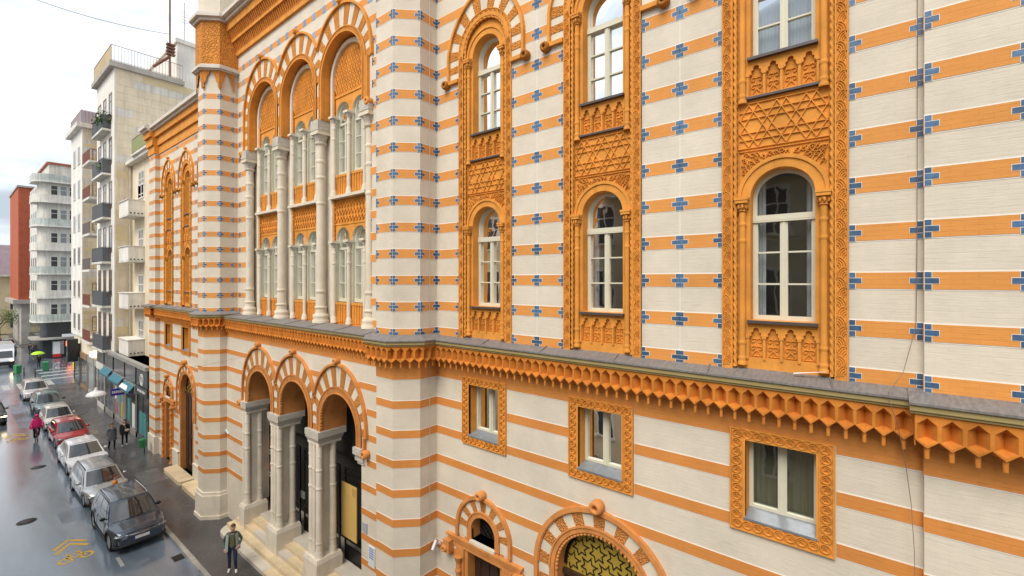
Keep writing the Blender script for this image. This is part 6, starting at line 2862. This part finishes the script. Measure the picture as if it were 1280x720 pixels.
def person(label, loc, rz, h, pose, cols, group=None, detail=False, hair='hair_dark', long_hair=False, extra=None):
    """standing height h; pose maps joints to metres for a 1.75 m figure facing local -Y; cols = region -> material"""
    k = h / 1.75
    J = dict(pelvis=(0, 0, .96), waist=(0, 0, 1.08), chest=(0, .0, 1.28), shoul=(0, .01, 1.42), neck=(0, .005, 1.50), head0=(0, -.015, 1.575), head1=(0, -.01, 1.66), head2=(0, 0, 1.70),
             hipL=(.095, 0, .93), kneeL=(.10, -.02, .50), ankL=(.10, .02, .09), toeL=(.12, -.16, .035), hipR=(-.095, 0, .93), kneeR=(-.10, -.02, .50), ankR=(-.10, .02, .09), toeR=(-.12, -.16, .035),
             shL=(.185, .01, 1.42), elL=(.23, .03, 1.14), wrL=(.22, -.04, .90), haL=(.215, -.07, .81), shR=(-.185, .01, 1.42), elR=(-.23, .03, 1.14), wrR=(-.22, -.04, .90), haR=(-.215, -.07, .81))
    J.update(pose)
    R_ = dict(pelvis=(.15, .115), waist=(.135, .10), chest=(.155, .115), shoul=(.12, .085), neck=.055, head0=(.070, .082), head1=(.078, .098), head2=(.070, .085),
              hipL=.088, kneeL=.060, ankL=.044, toeL=.040, hipR=.088, kneeR=.060, ankR=.044, toeR=.040,
              shL=.062, elL=.048, wrL=.034, haL=.036, shR=.062, elR=.048, wrR=.034, haR=.036)
    if cols.get('coat'):
        R_.update(pelvis=(.19, .15), waist=(.17, .13), chest=(.175, .13), shL=.072, elL=.060, shR=.072, elR=.060, wrL=.045, wrR=.045)
    order = list(J.keys())
    E = [('pelvis', 'waist'), ('waist', 'chest'), ('chest', 'shoul'), ('shoul', 'neck'), ('neck', 'head0'), ('head0', 'head1'), ('head1', 'head2'),
         ('pelvis', 'hipL'), ('hipL', 'kneeL'), ('kneeL', 'ankL'), ('ankL', 'toeL'), ('pelvis', 'hipR'), ('hipR', 'kneeR'), ('kneeR', 'ankR'), ('ankR', 'toeR'),
         ('shoul', 'shL'), ('shL', 'elL'), ('elL', 'wrL'), ('wrL', 'haL'), ('shoul', 'shR'), ('shR', 'elR'), ('elR', 'wrR'), ('wrR', 'haR')]
    vs = [(tuple(c * k for c in J[n]), (tuple(q * k for q in R_[n]) if isinstance(R_[n], tuple) else R_[n] * k)) for n in order]
    ix = {n: i for i, n in enumerate(order)}
    me = skin_mesh(vs, [(ix[a], ix[b]) for a, b in E], 'person')
    reg = {'pelvis-waist': 'top', 'waist-chest': 'top', 'chest-shoul': 'top', 'shoul-neck': 'skin', 'neck-head0': 'skin', 'head0-head1': 'skin', 'head1-head2': 'skin',
           'pelvis-hipL': 'legs', 'hipL-kneeL': 'legs', 'kneeL-ankL': 'legs', 'ankL-toeL': 'shoes', 'pelvis-hipR': 'legs', 'hipR-kneeR': 'legs', 'kneeR-ankR': 'legs', 'ankR-toeR': 'shoes',
           'shoul-shL': 'sleeve', 'shL-elL': 'sleeve', 'elL-wrL': 'sleeve', 'wrL-haL': 'skin', 'shoul-shR': 'sleeve', 'shR-elR': 'sleeve', 'elR-wrR': 'sleeve', 'wrR-haR': 'skin'}
    names = sorted(set(reg.values()))
    me.materials.clear()
    for r in names:
        me.materials.append(MATS[cols.get(r, 'skin')])
    bones = [(Vector(J[a]) * k, Vector(J[b]) * k, names.index(reg[a + '-' + b])) for a, b in E]
    for p in me.polygons:
        c = p.center
        p.material_index = min(bones, key=lambda b: seg_dist(c, b[0], b[1]))[2]
        p.use_smooth = True
    # fingers rooted in the palm, joined into the same figure
    import bmesh
    bm = bmesh.new()
    bm.from_mesh(me)
    if detail:
        skin_i = names.index('skin')
        for s_ in ('L', 'R'):
            w, hnd = Vector(J['wr' + s_]) * k, Vector(J['ha' + s_]) * k
            d = (hnd - w).normalized()
            sd_ = d.cross(Vector((0, 0, 1)) if abs(d.z) < .8 else Vector((0, 1, 0))).normalized()
            up = sd_.cross(d)
            for q in range(5):
                if q < 4:
                    base = hnd + sd_ * (q - 1.5) * .019 * k
                    ln = (.062, .072, .068, .052)[q] * k
                    pts = [base, base + d * ln * .5 + up * .006, base + d * ln * .8 + up * .022, base + d * ln * .9 + up * .04]
                else:
                    base = w.lerp(hnd, .55) + sd_ * .026
                    pts = [base, base + sd_ * .022 + d * .025, base + sd_ * .026 + d * .052 + up * .012]
                f = skin_mesh([(tuple(p), .0095 * k) for p in pts], [(i, i + 1) for i in range(len(pts) - 1)], 'finger')
                off = len(bm.faces)
                bm.from_mesh(f)
                bm.faces.ensure_lookup_table()
                for fc in bm.faces[off:]:
                    fc.material_index = skin_i
                    fc.smooth = True
                bpy.data.meshes.remove(f)
    bm.to_mesh(me)
    bm.free()
    o = put('person', me, None, loc, rz)
    tag(o, label, 'person', group)
    # hair, eyes, nose and mouth
    hc = Vector(J['head1']) * k
    m = MB()
    vs, fs = [], []
    n, kk = 14, 8
    for i in range(kk + 1):
        t = -.25 + (pi / 2 + .25) * i / kk
        for j in range(n):
            a = 2 * pi * j / n
            front = max(0, -sin(a))
            rr = 1.07 - .05 * front
            z = hc.z + .045 * k + .095 * k * sin(max(t, -.25 + .75 * front)) * 1.05
            vs.append((hc.x + .083 * k * cos(t) * cos(a) * rr, hc.y + .012 + .102 * k * cos(t) * sin(a) * rr, z))
    fs = [(i * n + j, i * n + (j + 1) % n, (i + 1) * n + (j + 1) % n, (i + 1) * n + j) for i in range(kk) for j in range(n)]
    m.add(vs, fs, 0, True)
    if long_hair:
        ellipsoid(m, (hc.x, hc.y + .05 * k, hc.z - .07 * k), .085 * k, .07 * k, .17 * k)
    m.build('hair', hair, o)
    m = MB()
    for s_ in (-1, 1):
        ellipsoid(m, (hc.x + s_ * .031 * k, hc.y - .088 * k, hc.z - .005), .011 * k, .008 * k, .008 * k, 8, 5, 0)
        ellipsoid(m, (hc.x + s_ * .082 * k, hc.y + .005, hc.z - .02), .012 * k, .022 * k, .032 * k, 8, 5, 1)
    ellipsoid(m, (hc.x, hc.y - .098 * k, hc.z - .032 * k), .013 * k, .020 * k, .026 * k, 8, 5, 1)
    ellipsoid(m, (hc.x, hc.y - .086 * k, hc.z - .068 * k), .024 * k, .010 * k, .007 * k, 8, 5, 2)
    m.build('face', ['eye_dark', 'skin', 'lips'], o)
    return o, J, k


def coat_skirt(o, k, mt, z0, z1, r0, r1, open_front=False, cx=0, cy=0):
    """the hanging part of a jacket or coat"""
    m = MB()
    n = 28
    vs = []
    a0, a1 = (-pi / 2 + .55, 3 * pi / 2 - .55) if open_front else (-pi / 2, 3 * pi / 2)
    for i in range(7):
        t = i / 6
        z = z0 + (z1 - z0) * t
        r = r0 + (r1 - r0) * t
        for j in range(n + 1):
            a = a0 + (a1 - a0) * j / n
            w = 1 + .05 * sin(a * 5 + 1.3) * (1 - t)
            vs.append(((cx + r * 1.18 * cos(a) * w) * k, (cy + r * .86 * sin(a) * w) * k, z * k))
    m.add(vs, [(i * (n + 1) + j, i * (n + 1) + j + 1, (i + 1) * (n + 1) + j + 1, (i + 1) * (n + 1) + j) for i in range(6) for j in range(n)], 0, True)
    return m.build('jacket', mt, o)


# the man by the steps
mx_, my_ = 6.73, 18.95
man, J, k = person('man in open pale jacket, olive shirt and jeans walking past the steps', (mx_, my_, .02), radians(-24), 1.77,
                   dict(kneeL=(.11, -.12, .51), ankL=(.12, -.02, .10), toeL=(.14, -.19, .04), kneeR=(-.09, .02, .50), ankR=(-.10, .12, .10), toeR=(-.13, -.05, .035),
                        elL=(.30, .07, 1.16), wrL=(.23, -.13, 1.02), haL=(.17, -.18, .98), elR=(-.28, .10, 1.15), wrR=(-.24, -.06, .95), haR=(-.21, -.13, .90),
                        head0=(.02, -.02, 1.575), head1=(.03, -.015, 1.66), head2=(.03, -.005, 1.70)),
                   dict(top='olive_cotton', legs='denim', shoes='shoe_white', sleeve='jacket_green', skin='skin'), None, True, 'hair_brown')
coat_skirt(man, k, 'jacket_pale', .86, 1.47, .215, .165, True)
two = 'pedestrians on the pavement'
p2, J, k = person('person in grey coat and dark boots walking on the wet pavement', (6.68, 38.6, .02), radians(10), 1.70,
                  dict(kneeL=(.10, -.14, .50), ankL=(.10, -.08, .10), toeL=(.11, -.25, .04), kneeR=(-.10, .05, .5), ankR=(-.10, .18, .12), toeR=(-.11, .02, .04)),
                  dict(top='grey_cloth', legs='black_cloth', shoes='shoe_dark', sleeve='grey_cloth', coat=True), None, False, 'hair_brown', True)
coat_skirt(p2, k, 'grey_cloth', .66, 1.30, .24, .17)
p3, J, k = person('person in black jacket with a pale shoulder bag and white shoes', (7.38, 38.9, .02), radians(-15), 1.72,
                  dict(kneeL=(.10, .04, .50), ankL=(.10, .16, .10), toeL=(.12, .0, .04), kneeR=(-.10, -.14, .51), ankR=(-.10, -.10, .10), toeR=(-.11, -.28, .04)),
                  dict(top='black_cloth', legs='black_cloth', shoes='shoe_white', sleeve='black_cloth', coat=True), None, False, 'hair_brown', True)
coat_skirt(p3, k, 'black_cloth', .80, 1.32, .22, .17)
m = MB()
ellipsoid(m, (.16, -.16, 1.05), .15, .06, .10)
m.tube([(.10, -.17, 1.10), (.0, -.15, 1.36), (-.12, -.03, 1.48), (-.1, .12, 1.36)], .014, 5)
b_ = m.build('shoulder_bag', 'bag_tan', None, (7.38, 38.9, .02), radians(-15))
tag(b_, 'pale bag on the shoulder of the person in black', 'bag')
oy_ = 28.78
ox = onY(oy_, 144)[0]
p4, J, k = person('person in bright orange jacket standing between the slate suv and the silver car', (ox, oy_, RZ), radians(70), 1.68, {},
                  dict(top='orange_cloth', legs='denim', shoes='shoe_dark', sleeve='orange_cloth', coat=True), None, False, 'hair_brown')

# ------------------------------------------------------------------ bicycles and the rider
mat('bike_frame', (0.03, 0.035, 0.045), 0.35, 0.05, metal=0.3)
mat('bike_red', (0.30, 0.02, 0.03), 0.35, 0.05)


def bicycle(label, loc, rz, frame='bike_frame', group=None):
    b = root('bicycle', label, 'bicycle', loc, rz, group)
    for y in (-.53, .53):
        m = MB()
        pts = [(0, y + .33 * cos(2 * pi * i / 24), .34 + .33 * sin(2 * pi * i / 24)) for i in range(25)]
        m.tube(pts, .018, 6)
        o = m.build('wheel', 'tyre', b)
        m = MB()
        for q in range(9):
            a = 2 * pi * q / 9
            m.tube([(0, y, .34), (0, y + .32 * cos(a), .34 + .32 * sin(a))], .004, 3)
        m.build('spokes', 'chrome', o)
    m = MB()
    for p in ([(0, -.53, .34), (0, -.40, .88), (0, -.38, .98)], [(0, -.41, .80), (0, .05, .32)], [(0, -.40, .86), (0, .18, .80)], [(0, .05, .32), (0, .20, .90)], [(0, .05, .32), (0, .53, .34)], [(0, .53, .34), (0, .18, .80)]):
        m.tube(p, .020, 6)
    m.build('frame', frame, b)
    m = MB()
    m.tube([(-.28, -.30, 1.0), (-.15, -.40, 1.0), (.15, -.40, 1.0), (.28, -.30, 1.0)], .016, 6)
    m.build('handlebar', 'black_plastic', b)
    m = MB()
    ellipsoid(m, (0, .22, .93), .075, .13, .035)
    m.build('saddle', 'black_plastic', b)
    m = MB()
    m.tube([(-.09, .05, .18), (.09, .05, .46)], .02, 5)
    m.build('pedals', 'black_plastic', b)
    return b


cx, cy = onZ(RZ, 46.5, 552)
bicycle('bicycle ridden by the person in the pink cape', (cx, cy + .4, RZ), radians(0), 'bike_red')
rider, J, k = person('cyclist in a bright pink rain cape with dark trousers', (cx, cy + .4, RZ), 0, 1.72,
                     dict(pelvis=(0, .16, 1.02), waist=(0, .12, 1.14), chest=(0, .0, 1.33), shoul=(0, -.05, 1.46), neck=(0, -.08, 1.53), head0=(0, -.11, 1.60), head1=(0, -.11, 1.68), head2=(0, -.10, 1.72),
                          hipL=(.10, .14, 1.0), kneeL=(.12, -.20, .80), ankL=(.11, -.04, .42), toeL=(.11, -.18, .36), hipR=(-.10, .14, 1.0), kneeR=(-.12, -.12, .62), ankR=(-.11, .08, .24), toeR=(-.11, -.06, .18),
                          shL=(.18, -.05, 1.45), elL=(.27, -.18, 1.20), wrL=(.26, -.32, 1.08), haL=(.26, -.36, 1.05), shR=(-.18, -.05, 1.45), elR=(-.27, -.18, 1.20), wrR=(-.26, -.32, 1.08), haR=(-.26, -.36, 1.05)),
                     dict(top='pink_cape', legs='black_cloth', shoes='shoe_dark', sleeve='pink_cape', coat=True), None, False, 'hair_dark')
m = MB()
n = 26
vs = []
for i in range(7):
    t = i / 6
    for j in range(n):
        a = 2 * pi * j / n
        r = .15 + .19 * t ** .8
        vs.append((r * 1.05 * cos(a) * (1 + .05 * sin(5 * a) * t), -.05 + .05 * t + r * 1.05 * sin(a) - .08 * t * sin(a), 1.54 - .66 * t ** 1.3 + .03 * t * sin(3 * a)))
m.add(vs, [(i * n + j, i * n + (j + 1) % n, (i + 1) * n + (j + 1) % n, (i + 1) * n + j) for i in range(6) for j in range(n)], 0, True)
ellipsoid(m, (0, -.09, 1.70), .105, .12, .13)
m.build('rain_cape', 'pink_cape', rider)

# people at the junction
for lab, px, py, c1, c2, hr in (('person in dark coat crossing beside the corner shop', 38, 444, 'black_cloth', 'denim', 'hair_dark'),
                                ('person in grey coat crossing next to the dark coated one', 41, 446, 'grey_cloth', 'black_cloth', 'hair_dark')):
    gx, gy = onZ(RZ, px, py)
    person(lab, (gx, gy, RZ), radians(180), 1.72, dict(kneeL=(.10, -.12, .50), ankL=(.10, -.04, .10), toeL=(.11, -.2, .04)), dict(top=c1, legs=c2, shoes='shoe_dark', sleeve=c1, coat=True), None, False, hr)
gx, gy = onZ(RZ, 48.5, 460)
pu, J, k = person('person in dark clothes under the lime green umbrella', (gx, gy, RZ), radians(30), 1.70, dict(elR=(-.22, -.12, 1.22), wrR=(-.14, -.26, 1.34), haR=(-.12, -.28, 1.38)), dict(top='black_cloth', legs='black_cloth', shoes='shoe_dark', sleeve='black_cloth', coat=True))
mat('umbrella_lime', (0.42, 0.72, 0.03), 0.5, 0.08)
um = root('umbrella', 'open lime green umbrella held by a person at the junction', 'umbrella', (gx, gy, RZ))
m = MB()
n = 16
vs = []
for i in range(6):
    t = i / 5
    for j in range(n):
        a = 2 * pi * j / n
        r = .62 * sin(t * pi / 2 * .95) * (1 - .05 * (j % 2))
        vs.append((-.1 + r * cos(a), -.2 + r * sin(a), 2.12 - .34 * (1 - cos(t * pi / 2))))
m.add(vs, [(i * n + j, i * n + (j + 1) % n, (i + 1) * n + (j + 1) % n, (i + 1) * n + j) for i in range(5) for j in range(n)], 0, True)
m.build('canopy', 'umbrella_lime', um)
m = MB()
m.tube([(-.12, -.25, 1.25), (-.1, -.2, 2.2)], .012, 5)
m.build('shaft', 'black_plastic', um)
for i, (px, py) in enumerate(((72, 459), (80, 460), (87, 459))):
    gx, gy = onZ(.02, px, py)
    bicycle(('dark bicycle parked outside the corner shop, beside the green bin', 'red framed bicycle parked outside the corner shop', 'dark bicycle parked outside the corner shop, beside the post box')[i], (gx, gy, RZ), radians(80 + 6 * i), 'bike_frame' if i != 1 else 'bike_red', 'bicycles parked at the corner')

# ================================================================== SMALL THINGS
mat('lamp_shell', (0.66, 0.67, 0.66), 0.35, 0.06)
mat('lamp_glass', (0.72, 0.72, 0.70), 0.2, 0.05)
mat('wire', (0.055, 0.055, 0.06), 0.6, 0.0)
mat('cable_rust', (0.24, 0.17, 0.13), 0.6, 0.2)
mat('bin_green', (0.03, 0.20, 0.075), 0.45, 0.1)
mat('yellow_plastic', (0.65, 0.48, 0.02), 0.4, 0.08)
mat('camera_white', (0.62, 0.63, 0.64), 0.35, 0.05)
mat('notice_grey', (0.36, 0.38, 0.40), 0.4, 0.1, 20)
mat('notice_white', (0.66, 0.68, 0.70), 0.4, 0.05)
mat('poster_dark', (0.04, 0.028, 0.05), 0.4, 0.2, 5)
mat('poster_orange', (0.60, 0.20, 0.05), 0.5, 0.3, 9)
mat('ink_blue', (0.10, 0.16, 0.42), 0.5, 0.0)
mat('leaf_green', (0.10, 0.17, 0.045), 0.6, 0.3, 4)
mat('leaf_dark', (0.06, 0.11, 0.035), 0.6, 0.3, 4)
mat('bark', (0.10, 0.07, 0.05), 0.9, 0.2, 6)

# hanging street lamp over the middle of the road
lx, ly = onZ(7.1, 120, 493)
lamp = root('street_lamp', 'white dish street lamp hanging from a wire over the road', 'street lamp', (lx, ly, 7.1))
m = MB()
m.lathe(0, 0, [(.27, -.03), (.265, .0), (.22, .06), (.14, .10), (.06, .125), (.05, .18), (.02, .24)], 24)
m.build('shade', 'lamp_shell', lamp)
m = MB()
m.lathe(0, 0, [(.05, -.09), (.14, -.08), (.22, -.05), (.25, -.025)], 20)
m.build('diffuser', 'lamp_glass', lamp)
m = MB()
pts = []
for i in range(25):
    t = i / 24
    pts.append((-7.6 - lx + (8.2 + 7.6) * t, 0, .24 + 3.2 * abs(t - (lx + 7.6) / 15.8) ** 1.0 * .45))
m.tube(pts, .003, 4)
m.build('span_wire', 'wire', lamp)


def wire(label, a, b, sag, r, mt='wire'):
    m = MB()
    a, b = Vector(a), Vector(b)
    m.tube([a.lerp(b, i / 20) - Vector((0, 0, sag * 4 * (i / 20) * (1 - i / 20))) for i in range(21)], r, 4)
    o = m.build('overhead_wire', mt)
    tag(o, label, 'wire')


q0 = onY(60, 36, -4)
wire('overhead wire running from the roof mast across the sky', (12.0, 47.4, 32.0), (q0[0], 60, q0[1]), .35, .022)
q1 = onY(62.0, 112, 132)
q2 = onY(75, -20, 106)
wire('thin overhead wire above the second apartment block', (q1[0], 62.0, q1[1] - .3), (q2[0], 75, q2[1]), .25, .018)

# loose cable down the facade
pts = [(8.475, -.37, 18.5), (8.475, -.375, 14.0), (8.475, -.37, 11.4), (8.47, -.36, 10.35)]
pts += [(8.30, -.22, 9.72), (8.055, -.06, 9.47), (8.03, -.06, 9.38)]
for px, py in ((1122, 530), (1132, 580), (1139, 630), (1143, 690), (1144, 740)):
    yy, zz = onX(8.33, px, py)
    pts.append((8.33 if py > 560 else 8.12, yy if py > 560 else onX(8.12, px, py)[0], zz if py > 560 else onX(8.12, px, py)[1]))
m = MB()
m.tube(pts, .0048, 6)
tag(m.build('cable', 'cable_rust'), 'loose rusty cable hanging down the striped wall by the pier', 'cable')
# strips of torn tape on the ledge
for (y0, z0), (y1, z1), x in (((onX(8.42, 992, 464)), (onX(8.42, 1034, 460)), 8.42),):
    m = MB()
    m.add([(x, y0, 9.53), (x, y1, 9.60), (x - .03, y1, 9.60), (x - .05, y0, 9.52)], [(0, 1, 2, 3)])
    tag(m.build('torn_tape', 'sign_white'), 'torn white tape lying on the ledge below the carved window', 'tape')

# drainpipe on the tower flank
yy = 9.55
m = MB()
m.tube([(8.22, 9.525, 9.2), (8.22, 9.525, 4.2)], .007, 6)
m.tube([(8.22, 9.525, 19.0), (8.22, 9.525, 9.6)], .007, 6)
tag(m.build('lightning_conductor', 'rain_pipe'), 'thin conductor rod running down the tower flank', 'rod')


def sec_cam(label, loc, rz):
    c = root('security_camera', label, 'security camera', loc, radians(rz))
    m = MB()
    m.lathe_x(0, 0, 0, [(.055, -.02), (.055, .0), (.03, .02), (.03, .08)], 10)
    m.tube([(-.02, 0, 0), (-.12, 0, .02), (-.14, 0, .05)], .018, 6)
    m.build('bracket', 'camera_white', c)
    m = MB()
    m.tube([(-.12, .02, .10), (-.26, -.02, -.04)], .048, 10)
    m.tube([(-.11, .022, .115), (-.29, -.03, -.06)], .054, 4)
    m.build('housing', 'camera_white', c)
    m = MB()
    m.tube([(-.262, -.021, -.042), (-.275, -.026, -.056)], .04, 10)
    m.build('lens', 'eye_dark', c)


yy, zz = onX(8.5, 549, 678)
sec_cam('white security camera beside the small arched doorway', (8.49, yy - .03, zz), 0)
yy, zz = onX(7.92, 286, 547)
sec_cam('white security camera on the corner of the tower by the steps', (8.15, 23.73, zz), 90)
yy, zz = onX(8.5, 199, 495)
sec_cam('white security camera on the far striped wing', (8.49, yy, zz), 0)

# notices beside the gate
y0, z0 = onX(8.19, 453.5, 664)
y1, z1 = onX(8.19, 459, 655)
m = MB()
m.box(8.165, 8.199, y1, y0, z0, z1)
tag(m.build('notice_plate', 'notice_grey'), 'small grey plate on the striped wall beside the gate', 'plate')
y0, z0 = onX(8.19, 461, 706)
y1, z1 = onX(8.19, 469, 686)
m = MB()
m.box(8.165, 8.199, y1, y0, z0, z1, 0)
for q in range(5):
    m.box(8.163, 8.166, y1 + .05, y0 - .05, z1 - .08 - q * .07, z1 - .05 - q * .07, 1)
tag(m.build('notice_plate', ['notice_white', 'ink_blue']), 'white printed notice low on the striped wall', 'notice')

# golden banner and posters on the gates
m = MB()
m.box(9.15, 9.185, 14.52, 15.50, 1.62, 3.58, 0)
for q in range(17):
    m.box(9.1485, 9.152, 14.62, 14.62 + random.uniform(.5, .8), 1.8 + q * .085, 1.812 + q * .085, 1)
m.box(9.1485, 9.152, 14.58, 14.80, 3.22, 3.50, 1)
tag(m.build('banner', ['gold_banner', 'banner_ink']), 'tall golden banner with fine print hung on the iron gate', 'banner')
for z0, z1, lab in ((3.05, 3.95, 'dark poster with pale lettering on the far gate, upper of two'), (2.05, 2.98, 'dark poster with orange picture on the far gate, lower of two')):
    m = MB()
    m.box(9.15, 9.185, 20.75, 21.65, z0, z1, 0)
    m.box(9.147, 9.152, 20.85, 21.45, z0 + .40, z0 + .72, 1)
    for q in range(2):
        m.box(9.147, 9.152, 20.80, 21.5, z0 + .10 + q * .13, z0 + .18 + q * .13, 2)
    tag(m.build('poster', ['poster_dark', 'poster_orange', 'sign_white']), lab, 'poster')
y0, z0 = onX(9.19, 377, 621)
m = MB()
m.box(9.15, 9.19, y0 - .30, y0, z0, z0 + .28)
tag(m.build('sign_plate', 'notice_grey'), 'small pale plate on the middle iron gate', 'plate')


# ------------------------------------------------------------------ bins and posts
def wheelie_bin(label, loc, rz, mt='bin_green', s=1.0):
    b = root('wheeled_bin', label, 'bin', loc, rz)
    m = MB()
    a, c = .24 * s, .30 * s
    m.add([(-a * .85, -c * .85, .08), (a * .85, -c * .85, .08), (a * .85, c * .85, .08), (-a * .85, c * .85, .08), (-a, -c, .95 * s), (a, -c, .95 * s), (a, c, .95 * s), (-a, c, .95 * s)],
          [(0, 3, 2, 1), (0, 1, 5, 4), (1, 2, 6, 5), (2, 3, 7, 6), (3, 0, 4, 7)])
    m.build('body', mt, b)
    m = MB()
    m.add([(-a * 1.08, -c * 1.1, .95 * s), (a * 1.08, -c * 1.1, .95 * s), (a * 1.08, c * 1.08, .98 * s), (-a * 1.08, c * 1.08, .98 * s), (-a, -c * .9, 1.02 * s), (a, -c * .9, 1.02 * s), (a, c, 1.07 * s), (-a, c, 1.07 * s)],
          [(0, 1, 5, 4), (1, 2, 6, 5), (2, 3, 7, 6), (3, 0, 4, 7), (4, 5, 6, 7), (3, 2, 1, 0)])
    m.build('lid', mt, b)
    for sx in (-1, 1):
        m = MB()
        m.lathe_x(sx * a * .9, c * .8, .10, [(.10, -.03), (.10, .03)], 12)
        m.build('wheel', 'tyre', b)
    return b


gx, gy = onZ(RZ, 22, 468)
wheelie_bin('green wheeled bin beside the van at the junction', (gx, gy, RZ), radians(20), s=1.05)
gx, gy = onZ(.02, 57, 462)
wheelie_bin('green wheeled bin beside the lime umbrella', (gx, gy, RZ), radians(-10), s=1.05)
gx, gy = onZ(.62, 178, 556)
lb = root('litter_bin', 'small green litter bin fixed by the shop at the foot of the pier', 'bin', (gx, gy, 0))
m = MB()
m.lathe(0, 0, [(.16, .45), (.19, .85), (.21, .90), (.21, .95), (.17, 1.0)], 14)
m.build('body', 'bin_green', lb)
m = MB()
m.tube([(.12, .1, 0), (.12, .1, .9)], .025, 6)
m.build('post', 'iron', lb)
gx, gy = onZ(RZ, 94, 468)
yp = root('post_box', 'yellow post box standing at the kerb before the corner shop', 'post box', (gx, gy, RZ))
m = MB()
m.lathe(0, 0, [(.22, .5), (.24, 1.3), (.20, 1.42), (.05, 1.48)], 14)
m.build('body', 'yellow_plastic', yp)
m = MB()
m.tube([(0, 0, 0), (0, 0, .55)], .05, 8)
m.build('post', 'iron', yp)
# slim railing round the crossing
gx, gy = onZ(.02, 104, 474)
for i, (px, py) in enumerate(((30, 470), (44, 472), (100, 472))):
    gx, gy = onZ(RZ, px, py)
    b = root('bollard', ('slim dark bollard beside the green bin near the van', 'slim dark bollard before the person with the lime umbrella', 'slim dark bollard beside the yellow post box')[i], 'bollard', (gx, gy, RZ), 0, 'bollards at the junction')
    m = MB()
    m.lathe(0, 0, [(.06, 0), (.05, .1), (.045, .85), (.06, .88), (.055, .95), (.02, 1.0)], 10)
    m.build('post', 'iron', b)


# ------------------------------------------------------------------ trees and pot plants
def tree(label, loc, h, r, seed):
    t = root('tree', label, 'tree', loc)
    rnd = random.Random(seed)
    m = MB()
    m.tube([(0, 0, 0), (.05, .03, h * .3), (0, .1, h * .55)], .16, 8, 0, True, .09)
    tips = []
    for q in range(9):
        a = rnd.uniform(0, 6.3)
        s0 = Vector((.03, .05, h * rnd.uniform(.3, .55)))
        tip = Vector((r * .75 * cos(a), r * .75 * sin(a), h * rnd.uniform(.6, .92)))
        m.tube([s0, s0.lerp(tip, .5) + Vector((0, 0, .15)), tip], .05, 5, 0, True, .015)
        tips.append(tip)
    m.build('trunk', 'bark', t)
    m = MB()
    for q in range(2600):
        c = rnd.choice(tips)
        p = c + Vector((rnd.gauss(0, r * .30), rnd.gauss(0, r * .30), rnd.gauss(0, r * .26)))
        if p.z < h * .35:
            continue
        u = Vector((rnd.gauss(0, 1), rnd.gauss(0, 1), rnd.gauss(0, 1))).normalized()
        v = u.orthogonal().normalized()
        s_ = rnd.uniform(.06, .13)
        m.add([p - u * s_, p + v * s_ * .5, p + u * s_, p - v * s_ * .5], [(0, 1, 2, 3)], 0 if rnd.random() < .6 else 1)
    m.build('crown', ['leaf_green', 'leaf_dark'], t)


gx, gy = onY(118, 2, 392)
tree('leafy green street tree before the yellow building', (gx - .3, 118, RZ), 6.2, 1.9, 2)
gx, gy = onY(118, -12, 392)
tree('smaller street tree further along the yellow building', (gx - 2.5, 126, RZ), 5.5, 1.6, 5)


def plant(label, loc, s, seed):
    t = root('pot_plant', label, 'plant', loc)
    rnd = random.Random(seed)
    m = MB()
    m.lathe(0, 0, [(.10 * s, 0), (.15 * s, .24 * s), (.16 * s, .26 * s)], 10)
    m.build('pot', 'roof_tile', t)
    m = MB()
    for q in range(260):
        p = Vector((rnd.gauss(0, .16), rnd.gauss(0, .16), .45 + rnd.gauss(0, .17))) * s
        u = Vector((rnd.gauss(0, 1), rnd.gauss(0, 1), rnd.gauss(.5, 1))).normalized()
        v = u.orthogonal().normalized()
        s_ = rnd.uniform(.05, .10) * s
        m.add([p - u * s_, p + v * s_ * .5, p + u * s_, p - v * s_ * .5], [(0, 1, 2, 3)], rnd.randint(0, 1))
    m.build('foliage', ['leaf_green', 'leaf_dark'], t)


zt = 5.3 + 3.55 * 5
plant('bushy plant on the topmost dark balcony, beside the cream wall', (8.05, 48.6, zt + .05), 1.7, 1)
plant('trailing plant on the topmost dark balcony, towards its far end', (8.05, 50.2, zt + .05), 1.5, 2)
plant('small plant on the dark balcony one floor below the top', (8.05, 49.0, zt - 3.5), 1.3, 3)
